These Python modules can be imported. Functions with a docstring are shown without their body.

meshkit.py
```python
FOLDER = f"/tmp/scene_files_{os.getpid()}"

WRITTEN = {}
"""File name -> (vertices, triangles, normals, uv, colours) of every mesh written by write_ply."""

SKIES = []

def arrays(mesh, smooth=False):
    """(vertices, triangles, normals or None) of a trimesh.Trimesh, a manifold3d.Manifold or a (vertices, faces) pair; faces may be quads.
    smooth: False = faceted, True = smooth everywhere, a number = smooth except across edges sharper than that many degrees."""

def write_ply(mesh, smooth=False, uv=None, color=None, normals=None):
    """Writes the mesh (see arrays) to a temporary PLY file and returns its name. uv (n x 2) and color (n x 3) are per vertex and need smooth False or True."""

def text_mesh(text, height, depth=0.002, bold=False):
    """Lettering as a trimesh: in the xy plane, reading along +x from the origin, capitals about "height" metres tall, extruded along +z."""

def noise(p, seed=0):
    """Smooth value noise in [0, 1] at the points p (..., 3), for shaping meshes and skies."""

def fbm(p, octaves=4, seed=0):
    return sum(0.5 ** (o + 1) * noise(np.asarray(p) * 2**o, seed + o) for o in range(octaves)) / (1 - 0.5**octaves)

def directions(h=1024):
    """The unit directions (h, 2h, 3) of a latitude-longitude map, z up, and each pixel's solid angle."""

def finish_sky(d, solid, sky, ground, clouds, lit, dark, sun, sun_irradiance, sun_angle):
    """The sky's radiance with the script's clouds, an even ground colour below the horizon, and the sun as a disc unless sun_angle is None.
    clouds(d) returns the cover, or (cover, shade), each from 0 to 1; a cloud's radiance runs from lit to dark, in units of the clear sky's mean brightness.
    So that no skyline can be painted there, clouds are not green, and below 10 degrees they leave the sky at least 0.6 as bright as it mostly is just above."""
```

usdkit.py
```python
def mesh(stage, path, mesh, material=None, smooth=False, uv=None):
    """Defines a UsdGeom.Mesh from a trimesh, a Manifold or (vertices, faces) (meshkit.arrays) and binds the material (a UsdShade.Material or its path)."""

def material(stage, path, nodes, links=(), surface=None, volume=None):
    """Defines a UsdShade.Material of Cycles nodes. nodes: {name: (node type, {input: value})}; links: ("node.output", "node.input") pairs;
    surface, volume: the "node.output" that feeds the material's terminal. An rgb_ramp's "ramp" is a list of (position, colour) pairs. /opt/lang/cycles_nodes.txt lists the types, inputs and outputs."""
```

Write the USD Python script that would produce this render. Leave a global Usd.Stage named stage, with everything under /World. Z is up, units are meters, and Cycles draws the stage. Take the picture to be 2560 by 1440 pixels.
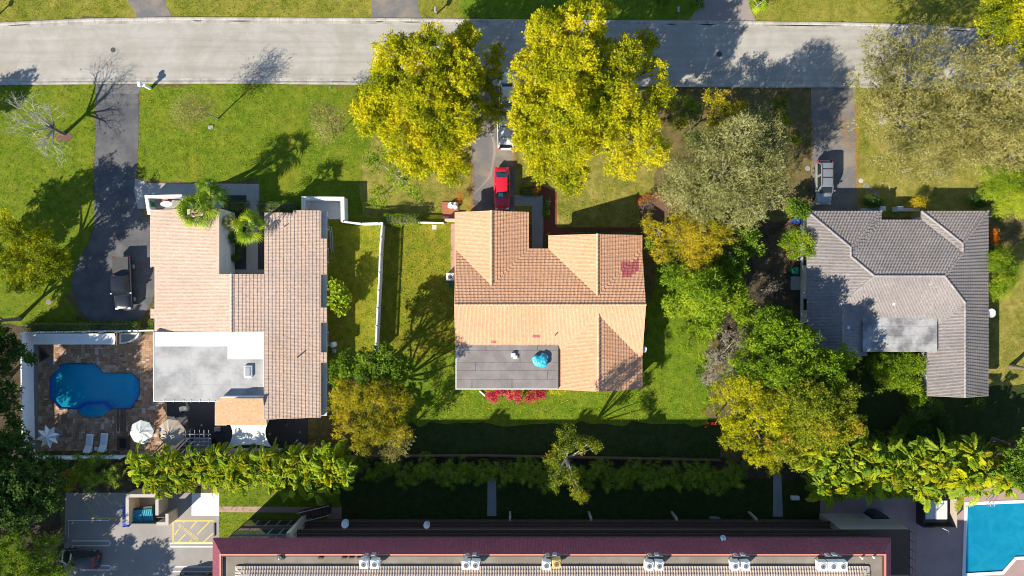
import math, numpy as np, trimesh, shapely, manifold3d, usdkit, meshkit
from shapely.geometry import Polygon, LineString, box as sbox
from pxr import Usd, UsdGeom, UsdLux, UsdShade, Sdf, Gf, Vt

# ---------------------------------------------------------------- camera, sky, sun
stage = Usd.Stage.CreateInMemory()
UsdGeom.SetStageUpAxis(stage, 'Z'); UsdGeom.SetStageMetersPerUnit(stage, 1.0)
UsdGeom.Xform.Define(stage, '/World'); UsdGeom.Scope.Define(stage, '/World/Looks')
CAM_H, FPX = 75.0, 1707.0
S = CAM_H / FPX
cam = UsdGeom.Camera.Define(stage, '/World/camera')
cam.AddTranslateOp().Set(Gf.Vec3d(0, 0, CAM_H))
cam.CreateHorizontalApertureAttr(36.0); cam.CreateVerticalApertureAttr(36.0 * 9 / 16)
cam.CreateFocalLengthAttr(36.0 * FPX / 2560.0); cam.CreateClippingRangeAttr((0.5, 5000.0))
EXPOSURE = 0.82
cam.CreateExposureAttr(EXPOSURE)
SUN_EL, SUN_AZ = math.radians(32.0), math.atan2(-0.72, -0.69)     # azimuth = atan2(x, y) of the direction towards the sun
SUN_INT, SKY_STR = 1.25, 0.09
usdkit.material(stage, '/World/Looks/sky_air', {
    's': ('sky_texture', {'sky_type': 'single_scattering', 'sun_disc': False, 'sun_elevation': SUN_EL, 'sun_rotation': SUN_AZ,
                          'air_density': 1.0, 'aerosol_density': 0.15, 'ozone_density': 3.5, 'altitude': 60.0}),
    'b': ('background_shader', {'strength': SKY_STR})}, [('s.color', 'b.color')], surface='b.background')
dome = UsdLux.DomeLight.Define(stage, '/World/sky')
UsdShade.MaterialBindingAPI.Apply(dome.GetPrim()).Bind(UsdShade.Material.Get(stage, '/World/Looks/sky_air'))
sun = UsdLux.DistantLight.Define(stage, '/World/sun')
sun.CreateIntensityAttr(SUN_INT); sun.CreateNormalizeAttr(True); sun.CreateAngleAttr(0.53); sun.CreateColorAttr(Gf.Vec3f(1.0, 0.93, 0.80))
_sd = np.array([math.sin(SUN_AZ) * math.cos(SUN_EL), math.cos(SUN_AZ) * math.cos(SUN_EL), math.sin(SUN_EL)])
_x = np.cross([0, 0, 1], _sd); _x /= np.linalg.norm(_x); _y = np.cross(_sd, _x)
_m = np.eye(4); _m[0, :3], _m[1, :3], _m[2, :3] = _x, _y, _sd
sun.AddTransformOp().Set(Gf.Matrix4d(_m.tolist()))

# ---------------------------------------------------------------- small helpers
R = np.random.default_rng(11)
def P(px, py, h=0.0):
    """The point of the place, h metres up, that the photograph shows at pixel (px, py) of 2560 x 1440."""
    k = S * (1 - h / CAM_H)
    return np.array([(px - 1280) * k, (720 - py) * k, h])
def P2(px, py, h=0.0): return P(px, py, h)[:2]
counts, ORIGIN = {}, {'/World': np.zeros(3)}
def path_for(parent, name):
    k = (parent, name); n = counts.get(k, -1) + 1; counts[k] = n
    return f'{parent}/{name}' + (f'_{n:03d}' if n else '')
def tag(prim, label=None, cat=None, group=None, kind=None):
    for k, v in (('label', label), ('category', cat), ('group', group), ('kind', kind)):
        if v: prim.SetCustomDataByKey(k, v)
def as_path(p): return '/World' if p is None else p if isinstance(p, str) else str(p.GetPath())
def thing(name, label, cat, loc=(0, 0, 0), rot=0.0, group=None, scale=1.0, origin=True):
    path = path_for('/World', name)
    x = UsdGeom.Xform.Define(stage, path); x.AddTranslateOp().Set(Gf.Vec3d(*map(float, loc)))
    if rot: x.AddRotateZOp().Set(float(rot))
    if scale != 1.0: x.AddScaleOp().Set(Gf.Vec3f(scale, scale, scale))
    ORIGIN[path] = np.array(loc, float) if origin else np.zeros(3)   # origin=True: parts are given in place; False: parts are given about the thing's own base
    tag(x.GetPrim(), label, cat, group)
    return path
def cat_(meshes):
    vs, fs, n = [], [], 0
    for m in meshes:
        v, f = (m.vertices, m.faces) if hasattr(m, 'faces') else m
        vs.append(np.asarray(v, float)); fs.append(np.asarray(f) + n); n += len(v)
    return np.vstack(vs), np.vstack(fs)
def part(parent, name, mesh, mat, smooth=False, label=None, kind=None, tint=None):
    pp = as_path(parent); path = path_for(pp, name); o = ORIGIN[pp]
    if isinstance(mesh, list): mesh = cat_(mesh)
    if hasattr(mesh, 'to_mesh'):
        mm = mesh.to_mesh(); mesh = (mm.vert_properties[:, :3], mm.tri_verts)
    v, f = (mesh.vertices, mesh.faces) if hasattr(mesh, 'faces') else mesh
    m = usdkit.mesh(stage, path, (np.asarray(v, float) - o, np.asarray(f)), MAT[mat] if isinstance(mat, str) else mat, smooth)
    if tint is not None:
        UsdGeom.PrimvarsAPI(m).CreatePrimvar('tint', Sdf.ValueTypeNames.FloatArray, 'vertex').Set(Vt.FloatArray.FromNumpy(np.asarray(tint, np.float32)))
    ORIGIN[path] = o
    tag(m.GetPrim(), label, None, None, kind)
    return path
def solo(name, mesh, mat, label, cat, group=None, smooth=False, tint=None):
    p = part(None, name, mesh, mat, smooth, tint=tint); tag(stage.GetPrimAtPath(p), label, cat, group); return p
def setting(name, mesh, mat, smooth=False):
    return part(None, name, mesh, mat, smooth, kind='structure')
def copy_of(src, loc, rot, label, group=None, scale=1.0):
    sp = stage.GetPrimAtPath(src); cd = sp.GetCustomData()
    base = src.split('/')[-1].rstrip('0123456789').rstrip('_')
    path = path_for('/World', base)
    x = UsdGeom.Xform.Define(stage, path); pr = x.GetPrim()
    pr.GetReferences().AddInternalReference(Sdf.Path(src))
    x.ClearXformOpOrder()
    x.AddTranslateOp(opSuffix='c').Set(Gf.Vec3d(*map(float, loc))); x.AddRotateZOp(opSuffix='c').Set(float(rot)); x.AddScaleOp(opSuffix='c').Set(Gf.Vec3f(scale, scale, scale))
    pr.SetInstanceable(True)
    tag(pr, label, cd.get('category'), group or cd.get('group'))
    return path

# meshes ------------------------------------------------------------------------
def bx(x0, x1, y0, y1, z0, z1):
    m = trimesh.creation.box([abs(x1 - x0), abs(y1 - y0), abs(z1 - z0)]); m.apply_translation([(x0 + x1) / 2, (y0 + y1) / 2, (z0 + z1) / 2]); return m
def rbx(x0, x1, y0, y1, z0, z1, r=0.03):
    """A box with chamfered edges."""
    x0, x1, y0, y1, z0, z1 = min(x0, x1), max(x0, x1), min(y0, y1), max(y0, y1), min(z0, z1), max(z0, z1)
    r = min(r, (x1 - x0) * .45, (y1 - y0) * .45, (z1 - z0) * .45); pts = []
    for X, sx in ((x0, 1), (x1, -1)):
        for Y, sy in ((y0, 1), (y1, -1)):
            for Z, sz in ((z0, 1), (z1, -1)):
                pts += [(X, Y + sy * r, Z + sz * r), (X + sx * r, Y, Z + sz * r), (X + sx * r, Y + sy * r, Z)]
    return trimesh.Trimesh(np.array(pts)).convex_hull
def rod(a, b, r0, r1=None, n=7):
    a, b = np.asarray(a, float), np.asarray(b, float); r1 = r0 if r1 is None else r1
    d = b - a; d /= np.linalg.norm(d); u = np.cross(d, [0, 0, 1] if abs(d[2]) < .9 else [1, 0, 0]); u /= np.linalg.norm(u); w = np.cross(d, u)
    t = np.linspace(0, 2 * np.pi, n, endpoint=False); c = np.cos(t)[:, None] * u + np.sin(t)[:, None] * w
    v = np.vstack([a + c * r0, b + c * r1, [a], [b]]); i = np.arange(n); j = (i + 1) % n
    f = np.vstack([np.c_[i, j, i + n], np.c_[j, j + n, i + n], np.c_[j, i, np.full(n, 2 * n)], np.c_[i + n, j + n, np.full(n, 2 * n + 1)]])
    return v, f
def tube(pts, rs, n=6):
    pts = np.asarray(pts, float); rs = np.broadcast_to(rs, len(pts))
    t = np.gradient(pts, axis=0); t /= np.linalg.norm(t, axis=1, keepdims=True) + 1e-9
    ref = np.array([0.31, 0.17, 0.93]); ref = ref if abs(t.mean(0) @ ref) < .92 else np.array([1., 0, 0])
    u = np.cross(t, ref); u /= np.linalg.norm(u, axis=1, keepdims=True) + 1e-9; w = np.cross(t, u)
    a = np.linspace(0, 2 * np.pi, n, endpoint=False)
    v = (pts[:, None] + rs[:, None, None] * (np.cos(a)[None, :, None] * u[:, None] + np.sin(a)[None, :, None] * w[:, None])).reshape(-1, 3)
    i, k = np.meshgrid(np.arange(len(pts) - 1), np.arange(n), indexing='ij'); i, k = i.ravel(), k.ravel(); k2 = (k + 1) % n
    return v, np.vstack([np.c_[i * n + k, i * n + k2, (i + 1) * n + k], np.c_[i * n + k2, (i + 1) * n + k2, (i + 1) * n + k]])
def sheet(poly, z):
    """A flat sheet over a shapely polygon."""
    out = []
    for g in getattr(poly, 'geoms', [poly]):
        if g.area < 1e-6: continue
        v, f = trimesh.creation.triangulate_polygon(g, engine='earcut'); v = np.asarray(v); f = np.asarray(f)
        a = v[f]; flip = np.cross(a[:, 1] - a[:, 0], a[:, 2] - a[:, 0]) < 0; f[flip] = f[flip][:, ::-1]
        out.append((np.c_[v, np.full(len(v), z)], f))
    return cat_(out)
def slab(poly, z0, z1):
    out = []
    for g in getattr(poly, 'geoms', [poly]):
        m = trimesh.creation.extrude_polygon(g, z1 - z0, engine='earcut'); m.apply_translation([0, 0, z0]); out.append(m)
    return cat_(out)
def poly(*pts, h=0.0): return Polygon([P2(x, y, h) for x, y in pts])
def wob(pg, amp=0.12, step=0.8, seed=0):
    """A polygon whose edge wanders a little, as worn lawn edges do."""
    ring = shapely.segmentize(pg.exterior, step); c = np.array(ring.coords)[:-1]
    o = np.c_[meshkit.noise(np.c_[c * .9, np.full(len(c), seed)]), meshkit.noise(np.c_[c * .9 + 50, np.full(len(c), seed)])] - .5
    return Polygon(c + o * 2 * amp).buffer(0)
def smooth_poly(pts, n=6):
    """A closed curve through the points (Catmull-Rom)."""
    p = np.asarray(pts, float); m = len(p); out = []
    for i in range(m):
        a, b, c, d = p[i - 1], p[i], p[(i + 1) % m], p[(i + 2) % m]
        for t in np.linspace(0, 1, n, endpoint=False):
            out.append(.5 * (2 * b + (c - a) * t + (2 * a - 5 * b + 4 * c - d) * t * t + (3 * b - a - 3 * c + d) * t ** 3))
    return Polygon(out).buffer(0)

# ---------------------------------------------------------------- materials
MAT = {}
def mk(name, nodes, links, surface): MAT[name] = usdkit.material(stage, '/World/Looks/' + name, nodes, links, surface=surface); return name
def sc(c, k): return tuple(min(1.0, x * k) for x in c)
def M(name, c, rough=.7, var=.15, scale=3.0, c2=None, bump=0.0, bscale=None, metal=0.0, spec=.5, big=None, coat=0.0):
    """A surface with grain: two noises run between a darker and a lighter tone of c (or towards c2)."""
    n = {'g': ('geometry', {}), 'a': ('noise_texture', {'scale': scale, 'detail': 5.0, 'roughness': .65}),
         'r': ('rgb_ramp', {'ramp': [(.25, sc(c, 1 - var)), (.5, c), (.75, sc(c2, 1) if c2 else sc(c, 1 + var))]}),
         'p': ('principled_bsdf', {'roughness': rough, 'metallic': metal, 'specular_ior_level': spec, 'coat_weight': coat, 'coat_roughness': .06})}
    l = [('g.position', 'a.vector'), ('a.fac', 'r.fac'), ('r.color', 'p.base_color')]
    if big:    # a broad stain: (scale, colour, strength)
        n.update({'b': ('noise_texture', {'scale': big[0], 'detail': 4.0, 'roughness': .6}), 'br': ('rgb_ramp', {'ramp': [(.42, (0, 0, 0)), (.62, (1, 1, 1))]}),
                  'bm': ('math', {'math_type': 'multiply', 'value2': big[2]}), 'bx': ('mix', {'color2': big[1]})})
        l = l[:2] + [('g.position', 'b.vector'), ('b.fac', 'br.fac'), ('br.color', 'bm.value1'), ('bm.value', 'bx.fac'), ('r.color', 'bx.color1'), ('bx.color', 'p.base_color')]
    if bump:
        n.update({'bn': ('noise_texture', {'scale': bscale or scale * 3, 'detail': 4.0}), 'bb': ('bump', {'strength': .8, 'distance': bump})})
        l += [('g.position', 'bn.vector'), ('bn.fac', 'bb.height'), ('bb.normal', 'p.normal')]
    return mk(name, n, l, 'p.BSDF')
def grass(name, a, b, dry, amt=.5, fine=7.0, patch=.35, bump=.10, dirt=None):
    """Turf: fine blades-and-shade grain, medium tufts, broad dry patches."""
    n = {'g': ('geometry', {}), 'f': ('noise_texture', {'scale': fine, 'detail': 6.0, 'roughness': .8}), 'm': ('noise_texture', {'scale': 1.3, 'detail': 4.0, 'roughness': .65}),
         'd': ('noise_texture', {'scale': patch, 'detail': 5.0, 'roughness': .62, 'distortion': .4}),
         'fr': ('rgb_ramp', {'ramp': [(.32, sc(a, .42)), (.45, a), (.58, b), (.70, sc(b, 1.5))]}), 'mr': ('rgb_ramp', {'ramp': [(.3, (.62, .70, .62)), (.7, (1.26, 1.18, 1.1))]}),
         'dr': ('rgb_ramp', {'ramp': [(.5 - amt * .35, (0, 0, 0)), (.5 - amt * .35 + .3, (1, 1, 1))]}), 'dm': ('math', {'math_type': 'multiply', 'value2': min(1., amt + .25)}),
         'x': ('mix', {'mix_type': 'multiply', 'fac': 1.0}), 'y': ('mix', {'color2': dry}), 'z': ('mix', {'mix_type': 'multiply', 'fac': .35}),
         'bb': ('bump', {'strength': 1.0, 'distance': bump}), 'p': ('principled_bsdf', {'roughness': .9, 'specular_ior_level': .15})}
    l = [('g.position', 'f.vector'), ('g.position', 'm.vector'), ('g.position', 'd.vector'), ('f.fac', 'fr.fac'), ('m.fac', 'mr.fac'), ('d.fac', 'dr.fac'), ('dr.color', 'dm.value1'),
         ('fr.color', 'y.color1'), ('dm.value', 'y.fac'), ('y.color', 'x.color1'), ('mr.color', 'x.color2'), ('x.color', 'p.base_color'), ('f.fac', 'bb.height'), ('bb.normal', 'p.normal')]
    n.pop('z')
    return mk(name, n, l, 'p.BSDF')
def leafmat(name, stops, trans=.27, rough=.8, tscale=1.3):
    """Leaves: each leaf's own tone from the mesh's tint, light let through."""
    n = {'t': ('attribute', {'attribute': 'tint'}), 'r': ('rgb_ramp', {'ramp': stops}), 'p': ('principled_bsdf', {'roughness': rough, 'specular_ior_level': .12}),
         'k': ('mix', {'mix_type': 'multiply', 'fac': 1.0, 'color2': (tscale, tscale * 1.02, tscale * .6)}), 'l': ('translucent_bsdf', {}), 'm': ('mix_closure', {'fac': trans})}
    l = [('t.fac', 'r.fac'), ('r.color', 'p.base_color'), ('r.color', 'k.color1'), ('k.color', 'l.color'), ('p.BSDF', 'm.closure1'), ('l.BSDF', 'm.closure2')]
    return mk(name, n, l, 'm.closure')
def tintmat(name, stops, rough=.7, grime=None, bump=0.0, spec=.4):
    """Tiles and pavers: each piece's own tone from the mesh's tint, plus grain and a broad grime."""
    n = {'g': ('geometry', {}), 't': ('attribute', {'attribute': 'tint'}), 'r': ('rgb_ramp', {'ramp': stops}), 'a': ('noise_texture', {'scale': 5.0, 'detail': 5.0, 'roughness': .7}),
         'ar': ('rgb_ramp', {'ramp': [(.3, (.8, .8, .8)), (.7, (1.15, 1.15, 1.15))]}), 'x': ('mix', {'mix_type': 'multiply', 'fac': 1.0}),
         'b': ('noise_texture', {'scale': .35, 'detail': 5.0, 'roughness': .65}), 'br': ('rgb_ramp', {'ramp': [(.45, (0, 0, 0)), (.65, (1, 1, 1))]}),
         'bm': ('math', {'math_type': 'multiply', 'value2': grime[1] if grime else 0.0}), 'y': ('mix', {'color2': grime[0] if grime else (0, 0, 0)}), 'p': ('principled_bsdf', {'roughness': rough, 'specular_ior_level': spec})}
    l = [('g.position', 'a.vector'), ('g.position', 'b.vector'), ('t.fac', 'r.fac'), ('a.fac', 'ar.fac'), ('r.color', 'x.color1'), ('ar.color', 'x.color2'), ('b.fac', 'br.fac'), ('br.color', 'bm.value1'),
         ('bm.value', 'y.fac'), ('x.color', 'y.color1'), ('y.color', 'p.base_color')]
    return mk(name, n, l, 'p.BSDF')
# turf
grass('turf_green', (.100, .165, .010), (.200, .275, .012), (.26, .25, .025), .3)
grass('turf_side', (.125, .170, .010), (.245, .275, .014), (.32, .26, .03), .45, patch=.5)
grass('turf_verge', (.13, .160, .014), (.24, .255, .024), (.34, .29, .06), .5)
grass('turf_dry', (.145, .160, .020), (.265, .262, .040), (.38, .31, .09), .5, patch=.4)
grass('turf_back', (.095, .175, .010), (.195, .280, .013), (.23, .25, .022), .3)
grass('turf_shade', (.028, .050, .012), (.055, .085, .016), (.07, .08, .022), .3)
grass('bare_soil', (.050, .038, .026), (.10, .078, .05), (.14, .11, .075), .4, patch=.6)
grass('turf_worn', (.085, .080, .022), (.16, .14, .04), (.20, .15, .07), .6, patch=.8)
M('mulch_red', (.20, .055, .025), .95, .5, 14, bump=.03)
M('mulch_brown', (.16, .085, .055), .95, .45, 12, bump=.03)
# paving
mk('road_tar', {'g': ('geometry', {}), 'mp': ('mapping', {'scale': (.05, 1.3, 1.0)}), 's': ('noise_texture', {'scale': 1.0, 'detail': 6.0, 'roughness': .6}), 'sr': ('rgb_ramp', {'ramp': [(.3, (.365, .34, .30)), (.5, (.425, .397, .352)), (.7, (.47, .44, .395))]}),
   'f': ('noise_texture', {'scale': 24.0, 'detail': 5.0, 'roughness': .75}), 'fr': ('rgb_ramp', {'ramp': [(.3, (.80, .80, .80)), (.7, (1.14, 1.14, 1.14))]}), 'b': ('noise_texture', {'scale': .30, 'detail': 6.0, 'roughness': .7, 'distortion': .5}), 'br': ('rgb_ramp', {'ramp': [(.42, (.86, .845, .81)), (.60, (1.0, 1.0, 1.0))]}),
   'v': ('voronoi_texture', {'scale': .9, 'randomness': 1.0}), 'vr': ('rgb_ramp', {'ramp': [(.0, (.55, .54, .53)), (.022, (1, 1, 1))]}), 'x': ('mix', {'mix_type': 'multiply', 'fac': 1.0}), 'y': ('mix', {'mix_type': 'multiply', 'fac': 1.0}), 'w': ('mix', {'mix_type': 'multiply', 'fac': .0}), 'bb': ('bump', {'strength': .6, 'distance': .01}), 'p': ('principled_bsdf', {'roughness': .9, 'specular_ior_level': .3})},
   [('g.position', 'mp.vector'), ('mp.vector', 's.vector'), ('s.fac', 'sr.fac'), ('g.position', 'f.vector'), ('f.fac', 'fr.fac'), ('g.position', 'b.vector'), ('b.fac', 'br.fac'), ('g.position', 'v.vector'), ('v.distance', 'vr.fac'), ('sr.color', 'x.color1'), ('fr.color', 'x.color2'), ('x.color', 'y.color1'), ('br.color', 'y.color2'),
    ('y.color', 'w.color1'), ('vr.color', 'w.color2'), ('w.color', 'p.base_color'), ('f.fac', 'bb.height'), ('bb.normal', 'p.normal')], 'p.BSDF')
M('road_patch', (.36, .33, .27), .9, .12, 18, bump=.006, big=(.8, (.25, .23, .20), .6))
M('drive_tar', (.085, .083, .088), .85, .3, 26, bump=.006, big=(.5, (.15, .145, .142), .7))
M('drive_worn', (.15, .145, .145), .9, .35, 18, bump=.006, big=(.45, (.30, .235, .165), .65))
M('drive_pale', (.30, .25, .225), .9, .15, 10, big=(.3, (.24, .2, .18), .5))
M('lot_tar', (.33, .305, .28), .9, .16, 20, bump=.006, big=(.25, (.25, .235, .22), .6))
M('apron_tar', (.15, .145, .145), .9, .2, 20, big=(.6, (.22, .21, .20), .6))
M('kerb_stone', (.44, .41, .36), .9, .18, 6, big=(.8, (.22, .20, .17), .6))
M('stain_black', (.035, .032, .03), .95, .4, 4)
M('concrete', (.34, .335, .32), .9, .15, 5, big=(.5, (.25, .245, .235), .5))
M('concrete_white', (.80, .78, .74), .9, .06, 4)
M('pebble_walk', (.40, .38, .35), .9, .45, 16, bump=.015, big=(.6, (.30, .28, .26), .5))
M('path_pink', (.40, .26, .20), .9, .15, 6)
M('deck_pink', (.40, .27, .24), .9, .16, 7, big=(.35, (.30, .21, .20), .6))
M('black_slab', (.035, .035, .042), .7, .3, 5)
M('paint_white', (.78, .78, .76), .7, .12, 8)
M('paint_yellow', (.72, .50, .08), .7, .15, 8)
M('cast_iron', (.07, .068, .066), .7, .3, 14)
# buildings
M('stucco_white', (.68, .68, .66), .9, .08, 3, big=(.7, (.5, .5, .48), .4))
M('stucco_cream', (.62, .50, .34), .9, .10, 3, big=(.6, (.5, .4, .27), .4))
M('stucco_pale', (.55, .53, .48), .9, .08, 3)
M('gutter_white', (.72, .72, .70), .5, .05, 4)
M('vinyl_white', (.80, .81, .82), .4, .04, 2)
M('stucco_brown', (.085, .055, .042), .9, .2, 3)
M('brown_tile', (.12, .065, .042), .85, .25, 5)
M('felt_white', (.72, .715, .70), .9, .06, 4, big=(.5, (.55, .54, .53), .6))
M('felt_pale', (.30, .295, .29), .9, .22, 1.6, big=(.35, (.52, .51, .495), .7), bump=.01)
M('felt_grey', (.215, .19, .18), .9, .18, 7, big=(.5, (.30, .27, .25), .7))
M('felt_mid', (.40, .39, .38), .9, .2, 3, big=(.6, (.15, .145, .15), .9))
M('gravel_roof', (.215, .18, .138), .95, .35, 18, bump=.02, big=(.4, (.30, .265, .215), .7))
M('felt_seam', (.045, .042, .042), .9, .3, 4)
M('trim_coral', (.62, .23, .17), .7, .1, 4)
M('steel', (.45, .46, .47), .35, .12, 6, metal=.8)
M('white_metal', (.74, .75, .75), .4, .05, 4)
M('grey_metal', (.33, .34, .35), .5, .1, 5)
M('black_metal', (.022, .022, .024), .45, .2, 6)
M('dark_plastic', (.03, .032, .036), .5, .2, 6)
M('yellow_metal', (.62, .46, .16), .6, .2, 6)
M('bark', (.16, .125, .095), .95, .35, 9, bump=.02)
M('bark_pale', (.42, .38, .33), .95, .25, 9, bump=.01)
M('bark_grey', (.26, .24, .20), .95, .3, 9)
M('wood_brown', (.13, .085, .055), .8, .3, 6)
M('canvas_white', (.72, .74, .76), .85, .05, 3)
M('canvas_ivory', (.80, .77, .70), .85, .04, 3)
M('canvas_sage', (.62, .64, .60), .85, .05, 3)
M('canvas_tan', (.46, .37, .28), .85, .08, 3)
M('bin_green', (.01, .20, .10), .45, .1, 4)
M('bin_blue', (.015, .07, .42), .45, .1, 4)
M('lid_teal', (.02, .30, .42), .35, .25, 4, c2=(.06, .5, .62))
M('steel_green', (.02, .055, .05), .6, .2, 5)
M('tarp_blue', (.02, .42, .58), .35, .3, 5, c2=(.35, .72, .78))
M('plastic_white', (.80, .80, .80), .4, .04, 4)
M('planter_red', (.35, .12, .07), .7, .2, 5)
M('stone_pad', (.50, .45, .40), .9, .15, 8)
M('slate_grey', (.20, .205, .215), .9, .12, 6)
M('tile_pool', (.012, .07, .50), .3, .2, 14)
M('pool_shell', (.22, .66, .78), .6, .08, 2.2)
M('pool_shell_deep', (.14, .62, .80), .6, .08, 2.2)
M('stucco_sand', (.46, .40, .30), .9, .1, 4)
M('skirt_tile', (.10, .05, .042), .85, .25, 5)
def pane(name, tint, base_rough=.03, keep=.25):
    mk(name, {'f': ('fresnel', {'IOR': 1.45}), 't': ('transparent_bsdf', {'color': tint}), 'g': ('glossy_bsdf', {'color': (1, 1, 1), 'roughness': base_rough}), 'm': ('mix_closure', {})},
       [('f.fac', 'm.fac'), ('t.BSDF', 'm.closure1'), ('g.BSDF', 'm.closure2')], 'm.closure')
mk('water', {'g': ('geometry', {}), 'n': ('noise_texture', {'scale': 2.4, 'detail': 4.0, 'roughness': .6, 'distortion': .6}), 'b': ('bump', {'strength': .35, 'distance': .05}), 'f': ('fresnel', {'IOR': 1.33}),
             't0': ('transparent_bsdf', {'color': (.36, .84, .95)}), 'nb': ('noise_texture', {'scale': .55, 'detail': 5.0, 'roughness': .65, 'distortion': 1.0}), 'nr': ('rgb_ramp', {'ramp': [(.3, (.008, .44, .72)), (.7, (.03, .62, .88))]}), 'df': ('diffuse_bsdf', {}), 't': ('mix_closure', {'fac': .40}), 's': ('glossy_bsdf', {'color': (1, 1, 1), 'roughness': .03}), 'm': ('mix_closure', {})},
   [('g.position', 'nb.vector'), ('nb.fac', 'nr.fac'), ('nr.color', 'df.color'), ('g.position', 'n.vector'), ('n.fac', 'b.height'), ('b.normal', 's.normal'), ('b.normal', 'f.normal'), ('f.fac', 'm.fac'), ('t0.BSDF', 't.closure1'), ('df.BSDF', 't.closure2'), ('t.closure', 'm.closure1'), ('s.BSDF', 'm.closure2')], 'm.closure')
pane('skylight_glass', (.55, .60, .62))
def paint(name, c, rough=.3, metal=0.0): return M(name, c, rough, .04, 2, metal=metal, coat=1.0)
paint('car_red', (.62, .012, .03)); paint('car_white', (.76, .76, .76)); paint('car_silver', (.42, .43, .44), .35, .6); paint('car_black', (.012, .013, .017)); paint('car_charcoal', (.03, .032, .036))
mk('car_glass', {'p': ('principled_bsdf', {'base_color': (.012, .018, .022), 'roughness': .06, 'specular_ior_level': .9, 'coat_weight': .6})}, [], 'p.BSDF')
M('tyre', (.018, .018, .018), .9, .2, 8); M('alloy', (.42, .43, .44), .35, .1, 5, metal=.7)
M('lamp_red', (.55, .01, .02), .25, .1, 5); M('lamp_clear', (.75, .76, .78), .15, .05, 5); M('bed_cover', (.06, .06, .06), .7, .15, 5); M('sunshade_cyan', (.10, .50, .62), .5, .2, 9)
# tiles
tintmat('tile_tan', [(0, (.46, .30, .22)), (.5, (.60, .43, .325)), (1, (.70, .54, .43))], .8, ((.40, .34, .29), .35))
tintmat('tile_orange', [(0, (.54, .25, .13)), (.5, (.69, .38, .215)), (1, (.77, .49, .31))], .8, ((.55, .36, .25), .3))
tintmat('tile_grey', [(0, (.20, .172, .16)), (.5, (.30, .265, .25)), (1, (.40, .36, .34))], .85, ((.20, .185, .18), .5))
tintmat('tile_red', [(0, (.38, .085, .09)), (1, (.54, .17, .16))], .8)
tintmat('tile_maroon', [(0, (.17, .040, .062)), (.5, (.25, .060, .088)), (1, (.32, .09, .115))], .8, ((.14, .05, .06), .4))
tintmat('tile_cream', [(0, (.40, .31, .245)), (.5, (.50, .41, .335)), (1, (.60, .51, .43))], .8)
tintmat('shingle_tan', [(0, (.40, .245, .13)), (.5, (.50, .32, .18)), (1, (.60, .41, .25))], .9)
tintmat('paver_stone', [(0, (.25, .14, .085)), (.35, (.36, .215, .125)), (.8, (.45, .29, .175)), (1, (.58, .46, .36))], .85, ((.22, .14, .10), .4))
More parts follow.
